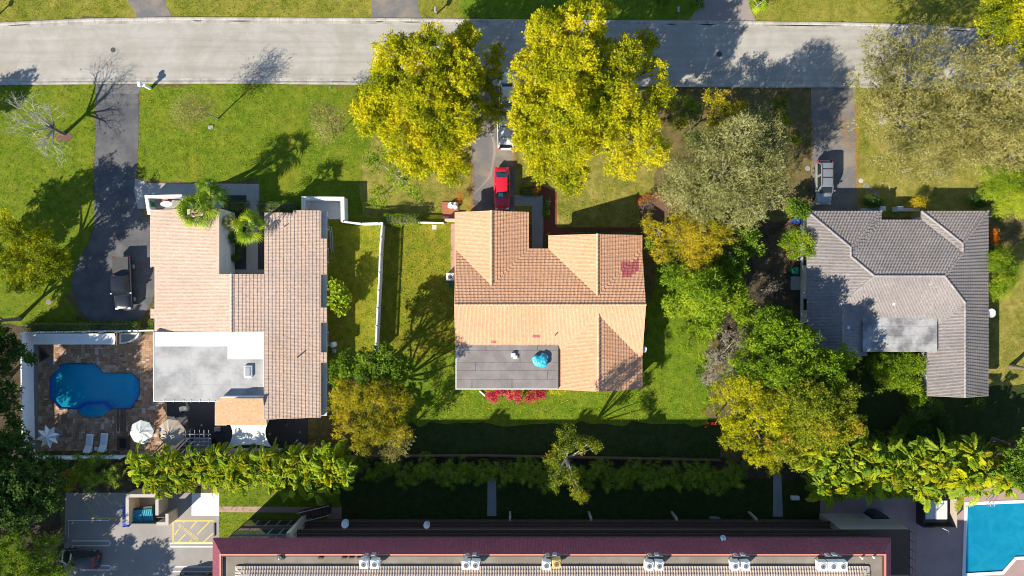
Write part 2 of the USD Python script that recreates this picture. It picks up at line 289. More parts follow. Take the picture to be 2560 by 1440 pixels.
# leaves
leafmat('leaf_yellow', [(0, (.17, .215, .008)), (.4, (.40, .40, .008)), (.8, (.58, .53, .010)), (1, (.66, .56, .02))])
leafmat('leaf_gold', [(0, (.14, .15, .010)), (.5, (.33, .30, .014)), (.85, (.50, .41, .02)), (1, (.56, .40, .03))])
leafmat('leaf_lime', [(0, (.09, .17, .010)), (.5, (.22, .33, .014)), (1, (.42, .48, .03))])
leafmat('leaf_green', [(0, (.05, .11, .012)), (.5, (.125, .22, .016)), (1, (.27, .35, .03))])
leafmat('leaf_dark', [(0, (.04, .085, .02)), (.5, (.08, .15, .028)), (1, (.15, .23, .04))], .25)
leafmat('leaf_olive', [(0, (.155, .15, .04)), (.5, (.30, .275, .08)), (1, (.45, .40, .15))], .3)
leafmat('leaf_greyolive', [(0, (.14, .15, .05)), (.5, (.29, .285, .095)), (1, (.46, .44, .19))], .3)
leafmat('leaf_rust', [(0, (.09, .14, .010)), (.45, (.25, .29, .016)), (.85, (.42, .40, .025)), (1, (.50, .24, .04))])
leafmat('leaf_dead', [(0, (.22, .17, .12)), (1, (.42, .36, .29))], .2)
leafmat('petal_pink', [(0, (.42, .03, .07)), (.5, (.62, .07, .13)), (1, (.75, .18, .22))], .3)
leafmat('petal_orange', [(0, (.42, .11, .01)), (.6, (.60, .20, .015)), (1, (.66, .36, .03))], .3)
leafmat('petal_red', [(0, (.45, .015, .02)), (1, (.65, .05, .06))], .3)
leafmat('petal_yellow', [(0, (.45, .42, .01)), (1, (.62, .56, .04))], .3)
leafmat('litter', [(0, (.30, .14, .05)), (.6, (.44, .22, .07)), (1, (.50, .34, .12))], .1)
leafmat('blade', [(0, (.10, .175, .008)), (.4, (.20, .285, .010)), (.7, (.28, .35, .014)), (1, (.38, .36, .05))], .25)
# ================================================================ ground, road, paving
pool_a_px = [(157, 910), (238, 911), (258, 933), (331, 934), (348, 953), (348, 988), (328, 1020), (280, 1021), (263, 1003), (211, 1006), (192, 1021), (150, 1021), (126, 994), (126, 946)]
spa_px = [(211, 1006), (263, 1003), (280, 1021), (255, 1041), (208, 1041), (192, 1021)]
pool_b_px = [(2419, 1263), (2640, 1254), (2640, 1388), (2537, 1392), (2505, 1428), (2413, 1433)]
POOL_A, SPA, POOL_B = poly(*pool_a_px), poly(*spa_px), poly(*pool_b_px)
HOLES = shapely.union_all([POOL_A.buffer(.02), SPA.buffer(.02), POOL_B.buffer(.02)])
setting('ground', sheet(sbox(-420, -420, 420, 420).difference(HOLES), 0.0), 'turf_worn')
NY = lambda x, d=0: np.interp(x, [-300, 0, 200, 430, 900, 1500, 1750, 2100, 2300, 2440, 2560, 2860], [66, 57, 47, 43, 45, 51, 52, 56, 62, 71, 84, 125]) + d
SY = lambda x, d=0: np.interp(x, [-300, 0, 300, 600, 900, 1500, 1900, 2150, 2560, 2860], [217, 213, 209.5, 209, 212, 217, 219, 219, 226, 236]) + d
xs = np.arange(-300, 2861, 40)
setting('road', sheet(poly(*[(x, NY(x, 8)) for x in xs], *[(x, SY(x, -6)) for x in xs[::-1]]), 0.024), 'road_tar')
setting('road_patch', sheet(wob(poly((-120, 157), (43, 155), (45, 204), (-120, 207)), .05, .5), .0265), 'road_patch'); setting('road_patch', sheet(wob(poly((1395, 150), (1560, 150), (1560, 206), (1395, 206)), .05, .5), .0265), 'road_patch')
def kerb(name, yf, sgn, label_w):
    """A rolled concrete kerb with its gutter, cast in lengths."""
    root = UsdGeom.Xform.Define(stage, '/World/' + name); tag(root.GetPrim(), None, None, None, 'structure'); ORIGIN['/World/' + name] = np.zeros(3)
    prof = [(0, -.06), (0, .085), (.12, .10), (.24, .085), (.32, .036), (.66, .034), (.66, -.06)]      # from the grass side to the road side
    for i, x in enumerate(np.arange(-290, 2850, 66.0)):
        ends = []
        for xx in (x + .25, x + 65.75):
            p = P(xx, yf(xx)); ends.append(np.array([[p[0], p[1] - sgn * a, b] for a, b in prof]))
        n = len(prof); v = np.vstack(ends + [ends[0].mean(0, keepdims=True), ends[1].mean(0, keepdims=True)])
        i0 = np.arange(n); j0 = (i0 + 1) % n
        f = np.vstack([np.c_[i0, j0, i0 + n], np.c_[j0, j0 + n, i0 + n], np.c_[j0, i0, np.full(n, 2 * n)], np.c_[i0 + n, j0 + n, np.full(n, 2 * n + 1)]])
        if sgn < 0: f = f[:, ::-1]
        part('/World/' + name, 'kerb_stone', (v, f), 'kerb_stone')
kerb('kerb_north', NY, 1, 'north'); kerb('kerb_south', SY, -1, 'south')
# leaf muck lying in the gutter
for k, (x0, x1, yf, d) in enumerate([(482, 508, NY, 9), (568, 630, NY, 9), (20, 75, NY, 8), (938, 960, NY, 9), (1000, 1052, NY, 9), (1665, 1690, NY, 9), (1745, 1790, NY, 9), (1905, 2110, NY, 9), (2340, 2440, NY, 8), (45, 95, SY, -7), (820, 880, SY, -7)]):
    a = np.linspace(x0, x1, 8); w = np.sin(np.linspace(.1, 3.04, 8)) * 2.2
    setting('gutter_stain', sheet(poly(*zip(a, yf(a, d) - w * .5), *zip(a[::-1], (yf(a, d) + w * .8)[::-1])), .0405), 'stain_black')
def turf(name, mat, *pts, z=.004, amp=.35, seed=0):
    setting(name, sheet(wob(wob(poly(*pts), amp, .7, seed), .16, .22, seed + 9).difference(HOLES), z), mat)
turf('lawn', 'turf_verge', (-250, -160), (1180, -160), (1180, 47), (900, 46), (430, 44), (200, 48), (0, 58), (-250, 62))
turf('lawn', 'turf_back', (1150, -160), (1745, -160), (1740, 53), (1150, 48), z=.008)
turf('lawn', 'turf_verge', (1870, -160), (2800, -160), (2800, 110), (2440, 71), (2100, 57), (1885, 54))
turf('lawn', 'turf_green', (-250, 213), (240, 210), (238, 560), (205, 640), (170, 740), (200, 810), (-250, 830))
turf('lawn', 'turf_green', (345, 210), (900, 212), (1000, 300), (925, 460), (905, 545), (640, 545), (640, 450), (345, 450))
turf('lawn', 'turf_side', (805, 545), (957, 545), (950, 920), (800, 960))
turf('lawn', 'turf_side', (950, 545), (1150, 530), (1150, 900), (1000, 960), (940, 940), z=.008)
turf('lawn', 'turf_dry', (900, 400), (1010, 214), (1270, 214), (1290, 530), (1140, 545), (905, 545), z=.006)
turf('lawn', 'turf_dry', (1275, 216), (1640, 216), (1640, 560), (1380, 590), (1290, 540), z=.006)
turf('lawn', 'turf_back', (960, 900), (1150, 880), (1600, 940), (1640, 640), (1760, 760), (1770, 1060), (1000, 1060), z=.010)
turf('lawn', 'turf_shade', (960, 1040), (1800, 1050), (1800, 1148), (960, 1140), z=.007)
turf('lawn', 'turf_worn', (1610, 218), (2036, 218), (2030, 560), (1600, 560), z=.0052)
turf('soil_bed', 'bare_soil', (1610, 556), (2032, 556), (2020, 1000), (1840, 1060), (1800, 860), (1680, 650), z=.0105)
turf('lawn', 'turf_dry', (2130, 218), (2700, 230), (2700, 540), (2130, 540), z=.007)
turf('lawn', 'turf_dry', (2440, 640), (2700, 560), (2700, 960), (2440, 960), z=.009)
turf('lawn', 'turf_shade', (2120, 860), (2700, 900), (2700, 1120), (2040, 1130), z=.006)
turf('soil_bed', 'bare_soil', (-250, 800), (150, 820), (160, 1440), (-250, 1440), z=.006)
turf('lawn', 'turf_green', (545, 1205), (880, 1205), (880, 1345), (540, 1360), z=.006)
turf('soil_bed', 'bare_soil', (860, 1145), (2080, 1150), (2090, 1200), (860, 1200), z=.009)
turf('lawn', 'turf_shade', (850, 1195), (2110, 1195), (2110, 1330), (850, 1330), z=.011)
turf('soil_bed', 'bare_soil', (150, 1140), (900, 1130), (900, 1210), (520, 1220), (150, 1240), z=.008)
# driveways
def paved(name, mat, *pts, z=.014, curve=False):
    pg = smooth_poly([P2(*p) for p in pts]) if curve else poly(*pts)
    setting(name, sheet(pg.difference(HOLES), z), mat)
drive_a = [(238, 233), (347, 233), (347, 300), (346, 360), (341, 420), (338, 470), (345, 520), (378, 560), (390, 560), (390, 690), (389, 722), (380, 755), (362, 785), (338, 802), (300, 808), (250, 807), (222, 800), (202, 776), (186, 742), (179, 705), (186, 668), (206, 634), (224, 606), (234, 570), (236, 500), (236, 420), (240, 330), (241, 280)]
setting('driveway', sheet(poly(*drive_a), .016), 'drive_tar')
paved('driveway_apron', 'apron_tar', (236, 211), (360, 211), (350, 224), (347, 234), (241, 234), (241, 222), z=.0185)
paved('driveway', 'drive_worn', (312, -60), (402, -60), (414, 12), (424, 30), (433, 45), (342, 45), (334, 26), (322, 8))
paved('driveway', 'drive_worn', (928, -60), (1042, -60), (1045, 20), (1054, 46), (929, 46))
paved('driveway', 'drive_pale', (1752, -60), (1868, -60), (1872, 8), (1880, 34), (1892, 54), (1722, 53), (1738, 28), (1750, 4))
paved('driveway', 'drive_worn', (1150, 216), (1300, 216), (1290, 260), (1286, 420), (1288, 545), (1180, 545), (1177, 470), (1181, 330), (1180, 260))
paved('driveway', 'drive_worn', (2027, 219), (2140, 219), (2138, 300), (2140, 420), (2143, 545), (2030, 545), (2028, 430), (2029, 300), z=.0145)
# the pale tyre track that wanders down the middle driveway
tr = np.array([(1211, 300), (1220, 318), (1229, 336), (1235, 358), (1236, 384), (1231, 412), (1226, 436), (1217, 452), (1203, 468), (1186, 484)], float)
tw = np.array([1.2, 2.0, 2.6, 3.4, 3.6, 2.8, 3.2, 2.0, 1.5, .8])
setting('tyre_track', sheet(wob(poly(*zip(tr[:, 0] - tw, tr[:, 1]), *zip((tr[:, 0] + tw)[::-1], tr[::-1, 1])), .05, .25, 4), .0185), 'drive_pale')
# walks
paved('walk', 'pebble_walk', (338, 446), (372, 458), (648, 460), (648, 548), (616, 548), (616, 488), (560, 488), (560, 520), (345, 522), (336, 480), z=.020)
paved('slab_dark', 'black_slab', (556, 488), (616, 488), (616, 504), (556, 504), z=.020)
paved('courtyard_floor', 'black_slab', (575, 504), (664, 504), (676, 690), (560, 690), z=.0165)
paved('courtyard_walk', 'pebble_walk', (616, 548), (645, 548), (645, 674), (676, 674), (676, 692), (575, 692), (575, 674), (616, 674), z=.0205)
paved('walk', 'concrete', (1286, 488), (1357, 488), (1357, 640), (1330, 640), (1330, 515), (1286, 515), z=.020)
paved('side_path', 'path_pink', (1127, 560), (1142, 560), (1142, 690), (1127, 690), z=.016)
paved('mulch_bed', 'mulch_red', (1300, 470), (1350, 462), (1392, 480), (1392, 566), (1360, 590), (1357, 486), (1300, 488), z=.013)
paved('mulch_bed', 'mulch_red', (1375, 568), (1600, 568), (1600, 600), (1375, 600), z=.0135)
paved('mulch_bed', 'mulch_brown', (1590, 490), (1660, 480), (1680, 520), (1640, 556), (1600, 546), z=.015)
setting('mulch_bed', sheet(smooth_poly([P2(160 + 21 * math.cos(a), 341 + 14 * math.sin(a)) for a in np.linspace(0, 6.28, 9)[:-1]]), .02), 'mulch_brown')
paved('walk', 'concrete', (1219, 1195), (1240, 1195), (1241, 1290), (1218, 1290), z=.018)
paved('walk', 'concrete', (1933, 1185), (1953, 1185), (1957, 1292), (1932, 1292), z=.018)
setting('walk', sheet(smooth_poly([P2(1785 + 17 * math.cos(a) * r, 1299 + 9 * math.sin(a) * r) for a, r in zip(np.linspace(0, 6.28, 10)[:-1], [1, .8, 1.1, .9, 1, .75, 1.1, .95, 1])]), .018), 'concrete')
paved('walk', 'path_pink', (546, 1266), (854, 1268), (854, 1330), (818, 1330), (818, 1282), (546, 1280), z=.017)
paved('pavement', 'concrete', (860, 1306), (2110, 1306), (2110, 1326), (860, 1326), z=.019)
paved('concrete_pad', 'concrete_white', (480, 1233), (548, 1233), (548, 1289), (479, 1289), z=.021)
# parking lot
paved('parking_lot', 'lot_tar', (164, 1232), (548, 1232), (548, 1700), (150, 1700), (158, 1500), z=.0125)
def line(a, b, w, mat, z=.0175, name='lot_marking'):
    a, b = np.array(a, float), np.array(b, float); setting(name, sheet(LineString([P2(*a), P2(*b)]).buffer(w * S / 2, cap_style='flat'), z), mat)
for a, b in (((434, 1302), (535, 1302)), ((433, 1301), (433, 1357)), ((433, 1356), (535, 1356))): line(a, b, 3.2, 'paint_yellow')
for a, b in (((437, 1337), (447, 1322)), ((458, 1306), (464, 1302)), ((477, 1321), (492, 1303)), ((493, 1336), (524, 1304)), ((445, 1355), (464, 1335)), ((474, 1355), (479, 1349)), ((509, 1355), (534, 1332))): line(a, b, 2.6, 'paint_yellow', .0178)
for k, (x0, x1, y0, y1) in enumerate([(425, 540, 1358, 1367), (425, 540, 1417, 1429), (180, 276, 1352, 1364), (200, 278, 1414, 1425), (425, 540, 1490, 1502), (180, 276, 1480, 1492)]):
    yc = (y0 + y1) / 2; r = (y1 - y0) / 2; left = x0 > 400
    e = [(x0 + r + r * math.cos(t), yc + r * math.sin(t)) for t in np.linspace(math.pi / 2, 1.5 * math.pi, 9)] if left else [(x1 - r + r * math.cos(t), yc + r * math.sin(t)) for t in np.linspace(math.pi / 2, -math.pi / 2, 9)]
    other = x1 if left else x0
    ln = LineString([P2(*p) for p in [(other, y1)] + e + [(other, y0)]])
    setting('lot_marking', sheet(ln.buffer(.055, cap_style='flat'), .0182), 'paint_white')
line((170, 1301), (272, 1301), 2.2, 'paint_white'); line((272, 1301), (276, 1297), 2.2, 'paint_white', .0178)
line((172, 1304), (172, 1345), 2.0, 'paint_white', .0179); line((225, 1295), (305, 1296), 2.4, 'paint_yellow', .0176)
line((205, 1240), (240, 1294), 2.0, 'paint_yellow'); line((232, 1240), (250, 1264), 2.0, 'paint_yellow'); line((258, 1236), (280, 1262), 2.0, 'paint_yellow')
txt = meshkit.text_mesh('NO PARKING', .42, .004); txt.apply_translation([0, 0, 0])
a = math.radians(-38.5); rot = np.array([[math.cos(a), -math.sin(a), 0], [math.sin(a), math.cos(a), 0], [0, 0, 1]])
tv = np.asarray(txt.vertices); tv = tv * [2.72 / np.ptp(tv[:, 0]), 1, 1]; o = P(444, 1315)
setting('painted_lettering', ((tv @ rot.T) + [o[0], o[1], .0186], txt.faces), 'paint_yellow')
# west pool terrace: travertine pavers, each its own stone
terrace = poly((95, 838), (384, 836), (384, 1006), (418, 1006), (418, 1140), (300, 1142), (300, 1128), (95, 1128))
setting('pool_terrace', sheet(terrace.difference(HOLES), .010), 'stucco_brown')
tp = part(None, 'terrace_paving', sheet(poly((384, 1006), (416, 1006), (416, 1130), (384, 1130)), .0125), 'concrete'); tag(stage.GetPrimAtPath(tp), kind='structure')
rr = np.random.default_rng(5); stones, cell = [], .215
bb = terrace.bounds; nx, ny = int((bb[2] - bb[0]) / cell) + 1, int((bb[3] - bb[1]) / cell) + 1; used = np.zeros((nx, ny), bool)
clear = terrace.buffer(-.02).difference(HOLES.buffer(.06)); shapely.prepare(clear)
for i in range(nx):
    for j in range(ny):
        if used[i, j]: continue
        w, h = ((2, 2), (2, 1), (1, 2), (3, 2), (1, 1), (2, 3))[rr.choice(6, p=[.25, .22, .2, .13, .08, .12])]
        w, h = min(w, nx - i), min(h, ny - j)
        while w > 1 and used[i:i + w, j:j + h].any(): w -= 1
        while h > 1 and used[i:i + w, j:j + h].any(): h -= 1
        used[i:i + w, j:j + h] = True
        q = sbox(bb[0] + i * cell + .008, bb[1] + j * cell + .008, bb[0] + (i + w) * cell - .008, bb[1] + (j + h) * cell - .008).intersection(clear)
        if q.geom_type == 'Polygon' and q.area > .03: stones.append(q)
stones.sort(key=lambda q: -q.area)
def paver(q):
    v, f = slab(q, .006, .020 + rr.uniform(0, .006)); return (v, f), np.full(len(v), rr.random())
for q in stones[:300]:
    m, t = paver(q); part(tp, 'paver', m, 'paver_stone', tint=t)
if stones[300:]:
    ms = [paver(q) for q in stones[300:]]; part(tp, 'pavers', cat_([m for m, _ in ms]), 'paver_stone', tint=np.concatenate([t for _, t in ms]), kind='stuff')
setting('pool_side_strip', sheet(poly((80, 838), (95, 838), (95, 1130), (80, 1130)), .0105), 'slate_grey')
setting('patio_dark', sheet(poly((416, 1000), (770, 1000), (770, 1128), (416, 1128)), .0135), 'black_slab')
# pools ------------------------------------------------------------------------
def basin(name, pg, depth, shell, ring_mat, ring_w, water_z, label, tile_top=.30):
    """A sunk pool: shell walls and floor, tiled waterline, coping and the water itself."""
    t = thing(name, label, 'swimming pool', (*np.array(pg.centroid.coords[0]), 0)); ORIGIN[t] = np.array([*pg.centroid.coords[0], 0.0])
    c = np.array(pg.exterior.coords)[:-1]
    if Polygon(c).exterior.is_ccw is False: c = c[::-1]
    n = len(c); i = np.arange(n); j = (i + 1) % n
    def wall(za, zb): return np.vstack([np.c_[c, np.full(n, za)], np.c_[c, np.full(n, zb)]]), np.vstack([np.c_[i, i + n, j], np.c_[j, i + n, j + n]])
    part(t, 'basin', [sheet(pg, -depth), wall(-tile_top, -depth)], shell)
    part(t, 'tile_band', [wall(.02, -tile_top)], 'tile_pool')
    part(t, 'water', sheet(pg, water_z), 'water')
    if ring_w: part(t, 'coping', slab(pg.buffer(ring_w, join_style='mitre').difference(pg), .0, .05), ring_mat)
    return t
pa = basin('swimming_pool', POOL_A, 1.7, 'pool_shell_deep', None, 0, -.10, 'angular garden pool with dark blue tile edges on the brown stone terrace')
part(pa, 'bench', slab(poly((126, 946), (157, 910), (162, 913), (135, 950), (135, 990), (155, 1018), (150, 1021), (126, 994)), -1.0, -.28), 'tile_pool')
part(pa, 'step', slab(poly((331, 934), (348, 953), (348, 988), (328, 1020), (324, 1006), (330, 985), (330, 955), (335, 945)), -.9, -.25), 'tile_pool')
sp = thing('spa_pool', 'small six-sided spa with violet-blue tiled rim at the edge of the garden pool', 'spa', P(236, 1022))
cs = np.array(SPA.exterior.coords)[:-1]; rim = SPA.difference(SPA.buffer(-.26)); lowc = poly((190, 1022), (282, 1022), (282, 1060), (190, 1060))
part(sp, 'basin', [sheet(SPA, -1.0)] + [slab(SPA.difference(SPA.buffer(-.02)), -1.0, -.02)], 'pool_shell')
part(sp, 'rim', slab(rim.difference(lowc), -1.0, .10), 'tile_pool'); part(sp, 'bench', slab(SPA.buffer(-.03).difference(SPA.buffer(-.5)), -1.0, -.42), 'pool_shell')
part(sp, 'water', sheet(SPA.buffer(-.02), -.05), 'water')
for pp in ([(113, 900), (122, 892), (150, 919), (140, 929)],): setting('pool_steps', slab(poly(*pp), 0, .06), 'slate_grey')
for x0 in (293, 302, 310): setting('terrace_step', slab(poly((x0, 1021), (x0 + 5, 1021), (x0 + 5, 1078), (x0, 1078)), 0, .05 + .03 * (x0 - 293) / 9), 'wood_brown')
fp = thing('planter_pit', 'triangular dark planter pit framed in stone in the terrace corner', 'planter', P(108, 885))
tri = poly((98, 864), (126, 890), (100, 906)); part(fp, 'soil', slab(tri.buffer(-.12), 0, .035), 'stain_black'); part(fp, 'frame', slab(tri.difference(tri.buffer(-.14)), 0, .14), 'stucco_brown')
fb = thing('fire_pit', 'square dark fire pit with a stone rim beside the ivory parasol', 'fire pit', P(311, 1108))
sq = poly((297, 1090), (325, 1090), (325, 1124), (297, 1124)); part(fb, 'rim', slab(sq.difference(sq.buffer(-.22)), 0, .35), 'stucco_brown'); part(fb, 'bowl', slab(sq.buffer(-.22), 0, .12), 'stain_black')
# east pool
pb = basin('swimming_pool', POOL_B, 1.5, 'pool_shell', 'concrete_white', .34, -.06, 'turquoise pool with white coping on the pink deck in the corner', .2)
part(pb, 'step', slab(poly((2500, 1390), (2640, 1378), (2640, 1388), (2537, 1392), (2508, 1425), (2480, 1428)), -1.4, -.45), 'pool_shell')
lad = [];
for dx in (0, 9):
    b = P(2464 + dx, 1262)[:2]; q = [(b[0], b[1] - .1, -.6), (b[0], b[1] - .1, .5), (b[0], b[1] + .02, .75), (b[0], b[1] + .35, .78), (b[0], b[1] + .52, .6), (b[0], b[1] + .56, .05)]; lad.append(tube(q, .025, 6))
lt = thing('pool_ladder', 'steel pool ladder with two bowed handrails over the white coping', 'ladder', P(2468, 1262)); part(lt, 'handrail', lad[0], 'steel', True); part(lt, 'handrail', lad[1], 'steel', True)
for z in (-.15, -.4): part(lt, 'rung', bx(*sorted((P(2464, 0)[0], P(2473, 0)[0])), P(0, 1262)[1] - .14, P(0, 1262)[1] - .06, z, z + .03), 'steel')
setting('pool_deck', sheet(poly((2050, 1232), (2640, 1205), (2640, 1700), (2225, 1700), (2225, 1330), (2100, 1330), (2050, 1300)).difference(HOLES), .015), 'deck_pink')

# ================================================================ roofs
MF = manifold3d.Manifold
def trimmed(m, n, d):
    L = math.sqrt(sum(x * x for x in n)); return m.trim_by_plane([x / L for x in n], d / L)
def wing(x0, x1, y0, y1, h, k, sides, deep=.16):
    m = MF.cube([x1 - x0, y1 - y0, 12.0]).translate([x0, y0, h - deep])
    if 'N' in sides: m = trimmed(m, (0, -k, -1), -(h + k * y1))
    if 'S' in sides: m = trimmed(m, (0, k, -1), -(h - k * y0))
    if 'E' in sides: m = trimmed(m, (-k, 0, -1), -(h + k * x1))
    if 'W' in sides: m = trimmed(m, (k, 0, -1), -(h - k * x0))
    return m
def prism(pg, z0, z1):
    v, f = slab(pg, z0, z1); t = trimesh.Trimesh(v, f); t.merge_vertices(); t.fix_normals()
    return MF(manifold3d.Mesh(np.asarray(t.vertices, np.float32), np.asarray(t.faces, np.uint32)))
rt = np.random.default_rng(3)
def tile_plane(tris, n, pitch, course, lift=.03, amp=.045, flat=False):
    """Barrel tiles in courses over the triangles of one roof plane; returns (vertices, faces, tint, tile centres)."""
    n = n / np.linalg.norm(n); dn = np.array([n[0], n[1], 0.0]); dn /= np.linalg.norm(dn); w = np.array([-dn[1], dn[0], 0.0]); d = np.cross(w, n); d = d if d @ dn > 0 else -d
    o = tris.reshape(-1, 3)[0]; uv = (tris.reshape(-1, 3) - o) @ np.array([w, d]).T
    reg = shapely.union_all([Polygon(t).buffer(.002) for t in uv.reshape(-1, 3, 2)]); reg = reg.simplify(.004); shapely.prepare(reg)
    v1 = uv[:, 1].max(); us = np.arange(math.floor(uv[:, 0].min() / pitch), math.ceil(uv[:, 0].max() / pitch)) * pitch; vs = v1 - np.arange(0, math.ceil((v1 - uv[:, 1].min()) / course) + 1) * course
    prof = np.array([(0, 0), (.12, .75), (.30, 1), (.48, .75), (.60, 0), (1.0, 0)]) if not flat else np.array([(0.01, .25), (.5, .3), (.99, .25)])
    np_ = len(prof); A, B = np.meshgrid(us, vs, indexing='ij'); A, B = A.ravel(), B.ravel()
    cells = shapely.box(A, B - course, A + pitch, B); keep = shapely.intersects(reg, cells); A, B, cells = A[keep], B[keep], cells[keep]
    full = shapely.contains(reg, cells); N = len(A)
    jit = rt.normal(0, .004, N); U = A[:, None] + prof[None, :, 0] * pitch
    def row(vv, z): return np.stack([U, np.broadcast_to(vv[:, None], U.shape), z], -1)
    zt = prof[None, :, 1] * amp + .010 + jit[:, None]; zb = zt + lift
    low = B; up = B - course
    V = np.concatenate([row(up, zt), row(low, zb), row(low, np.full_like(zb, .002))], 1)     # N, 3*np, 3
    q = np.arange(np_ - 1); F = np.vstack([np.c_[q, q + np_, q + 1], np.c_[q + 1, q + np_, q + np_ + 1], np.c_[q + np_, q + 2 * np_, q + np_ + 1], np.c_[q + np_ + 1, q + 2 * np_, q + 2 * np_ + 1]])
    # orient so that the upper faces look along +n
    s = np.cross(w, d) @ n; F = F if s < 0 else F[:, ::-1]
    P3 = lambda X: o + X[..., 0:1] * w + X[..., 1:2] * d + X[..., 2:3] * n
    lowf = meshkit.fbm(np.c_[A * .25, B * .25, np.full(N, 7.0)], 3, 2); tint = np.clip(.5 + (lowf - .5) * .35 + rt.normal(0, .07, N), 0, 1)
    cen = P3(np.stack([A + pitch / 2, B - course / 2, np.zeros(N)], -1))[:, :2]
    out = []
    for idx in np.where(full)[0][:0]: pass
    fi = np.where(full)[0]; k3 = 3 * np_
    vf = P3(V[fi].reshape(-1, 3)); ff = (F[None] + (np.arange(len(fi)) * k3)[:, None, None]).reshape(-1, 3)
    vs_, fs_, ts_, own = [vf], [ff], [np.repeat(tint[fi], k3)], [np.repeat(fi, len(F))]; base = len(vf)
    for i in np.where(~full)[0]:                    # cut the tiles at eaves, hips and valleys to the plane's edge
        g = reg.intersection(cells[i])
        for h in getattr(g, 'geoms', [g]):
            if h.geom_type != 'Polygon' or h.area < pitch * course * .06: continue
            vv, f2 = trimesh.creation.triangulate_polygon(h, engine='earcut'); vv = np.asarray(vv); f2 = np.asarray(f2)
            a = vv[f2]; fl = np.cross(a[:, 1] - a[:, 0], a[:, 2] - a[:, 0]) < 0; f2[fl] = f2[fl][:, ::-1]
            if np.cross(w, d) @ n < 0: f2 = f2[:, ::-1]
            z = np.interp((vv[:, 0] - A[i]) / pitch, prof[:, 0], prof[:, 1]) * amp + .010 + lift * (1 - (B[i] - vv[:, 1]) / course)
            vs_.append(P3(np.c_[vv, z])); fs_.append(f2 + base); ts_.append(np.full(len(vv), tint[i])); own.append(np.full(len(f2), i)); base += len(vv)
    return np.vstack(vs_), np.vstack(fs_), np.concatenate(ts_), cen[np.concatenate(own)]
def cap_tile(a, b, up, r=.13):
    """One rounded ridge tile from a to b."""
    d = b - a; L = np.linalg.norm(d); d = d / L; s = np.cross(d, up); s /= np.linalg.norm(s); u = np.cross(s, d)
    t = np.linspace(0, math.pi, 6); ring = lambda p, rr_, l: p + np.cos(t)[:, None] * s * rr_ + np.sin(t)[:, None] * u * rr_ * .75 + u * l
    v = np.vstack([ring(a, r, .0), ring(b, r * .88, -.012), [a], [b]]); n = 6; q = np.arange(n - 1)
    f = np.vstack([np.c_[q, q + n, q + 1], np.c_[q + 1, q + n, q + n + 1], np.c_[q, q + 1, np.full(n - 1, 2 * n)], np.c_[q + n + 1, q + n, np.full(n - 1, 2 * n + 1)]])
    return v, f
def tiled_roof(house, solid, mat, deck_mat, pitch=.20, course=.34, patches=(), caps=True, cap_mat=None, name='roof', flat=False, amp=.065, lift=.045, steep=.2):
    mm = solid.to_mesh(); t = trimesh.Trimesh(mm.vert_properties[:, :3].astype(float), mm.tri_verts.astype(int)); t.merge_vertices()
    deck = part(house, name, (t.vertices, t.faces), deck_mat)
    nrm = t.face_normals; up = np.where((nrm[:, 2] > steep) & (nrm[:, 2] < .9995) & (t.area_faces > 1e-4))[0]
    key = np.round(np.c_[nrm[up], (t.triangles_center[up] * nrm[up]).sum(1)] * [40, 40, 40, 12]).astype(int); _, gid = np.unique(key, axis=0, return_inverse=True); gid = np.asarray(gid).ravel()
    for g in range(gid.max() + 1):
        ids = up[gid == g]
        if t.area_faces[ids].sum() < .25: continue
        v, f, tint, own = tile_plane(t.triangles[ids], nrm[ids[0]], pitch, course, lift, amp, flat)
        rest = np.ones(len(f), bool)
        for pg, pm in patches:
            inside = shapely.contains_xy(pg, own[:, 0], own[:, 1]) & rest
            if inside.any():
                uq, inv = np.unique(f[inside], return_inverse=True); part(deck, 'replaced_tiles', (v[uq], inv.reshape(-1, 3)), pm, tint=tint[uq], kind='stuff', label='patch of newer red roof tiles'); rest &= ~inside
        uq, inv = np.unique(f[rest], return_inverse=True); part(deck, 'roof_tiles', (v[uq], inv.reshape(-1, 3)), mat, tint=tint[uq], kind='stuff')
    if caps:
        adj, ed = t.face_adjacency, t.face_adjacency_edges; uset = np.zeros(len(t.faces), bool); uset[up] = True
        ok = uset[adj[:, 0]] & uset[adj[:, 1]] & t.face_adjacency_convex & (t.face_adjacency_angles > .08)
        for (fa, fb), (ea, eb) in zip(adj[ok], ed[ok]):
            a, b = t.vertices[ea], t.vertices[eb]; L = np.linalg.norm(b - a)
            if L < .2: continue
            if a[2] < b[2]: a, b = b, a
            n = max(1, round(L / .40)); upv = nrm[fa] + nrm[fb]; upv /= np.linalg.norm(upv)
            for i in range(n):
                pa_, pb_ = a + (b - a) * (i + 1.06) / n, a + (b - a) * i / n
                v, f = cap_tile(pa_ + upv * .045, pb_ + upv * .035, upv); part(deck, 'ridge_cap', (v, f), cap_mat or mat, tint=np.full(len(v), rt.uniform(.45, .9)))
    return deck
def walls(house, pg, z1, mat): return part(house, 'wall', slab(pg, 0, z1), mat)
def window(house, c, axis, w, h, frame='gutter_white'):
    """A window set in a wall: axis is the wall's outward normal ('E', 'W', 'N', 'S')."""
    x, y, z = c; o = {'E': (1, 0), 'W': (-1, 0), 'N': (0, 1), 'S': (0, -1)}[axis]; T = np.array([-o[1], o[0]])
    def slabw(w_, h_, d0, d1):
        p = np.array([[x, y]]) + np.array([T * w_ / 2 + np.array(o) * d0, -T * w_ / 2 + np.array(o) * d0, T * w_ / 2 + np.array(o) * d1, -T * w_ / 2 + np.array(o) * d1])
        return bx(p[:, 0].min(), p[:, 0].max(), p[:, 1].min(), p[:, 1].max(), z - h_ / 2, z + h_ / 2)
    f = part(house, 'window', slabw(w, h, -.03, .05), frame); part(f, 'pane', slabw(w - .14, h - .14, -.02, .056), 'car_glass')
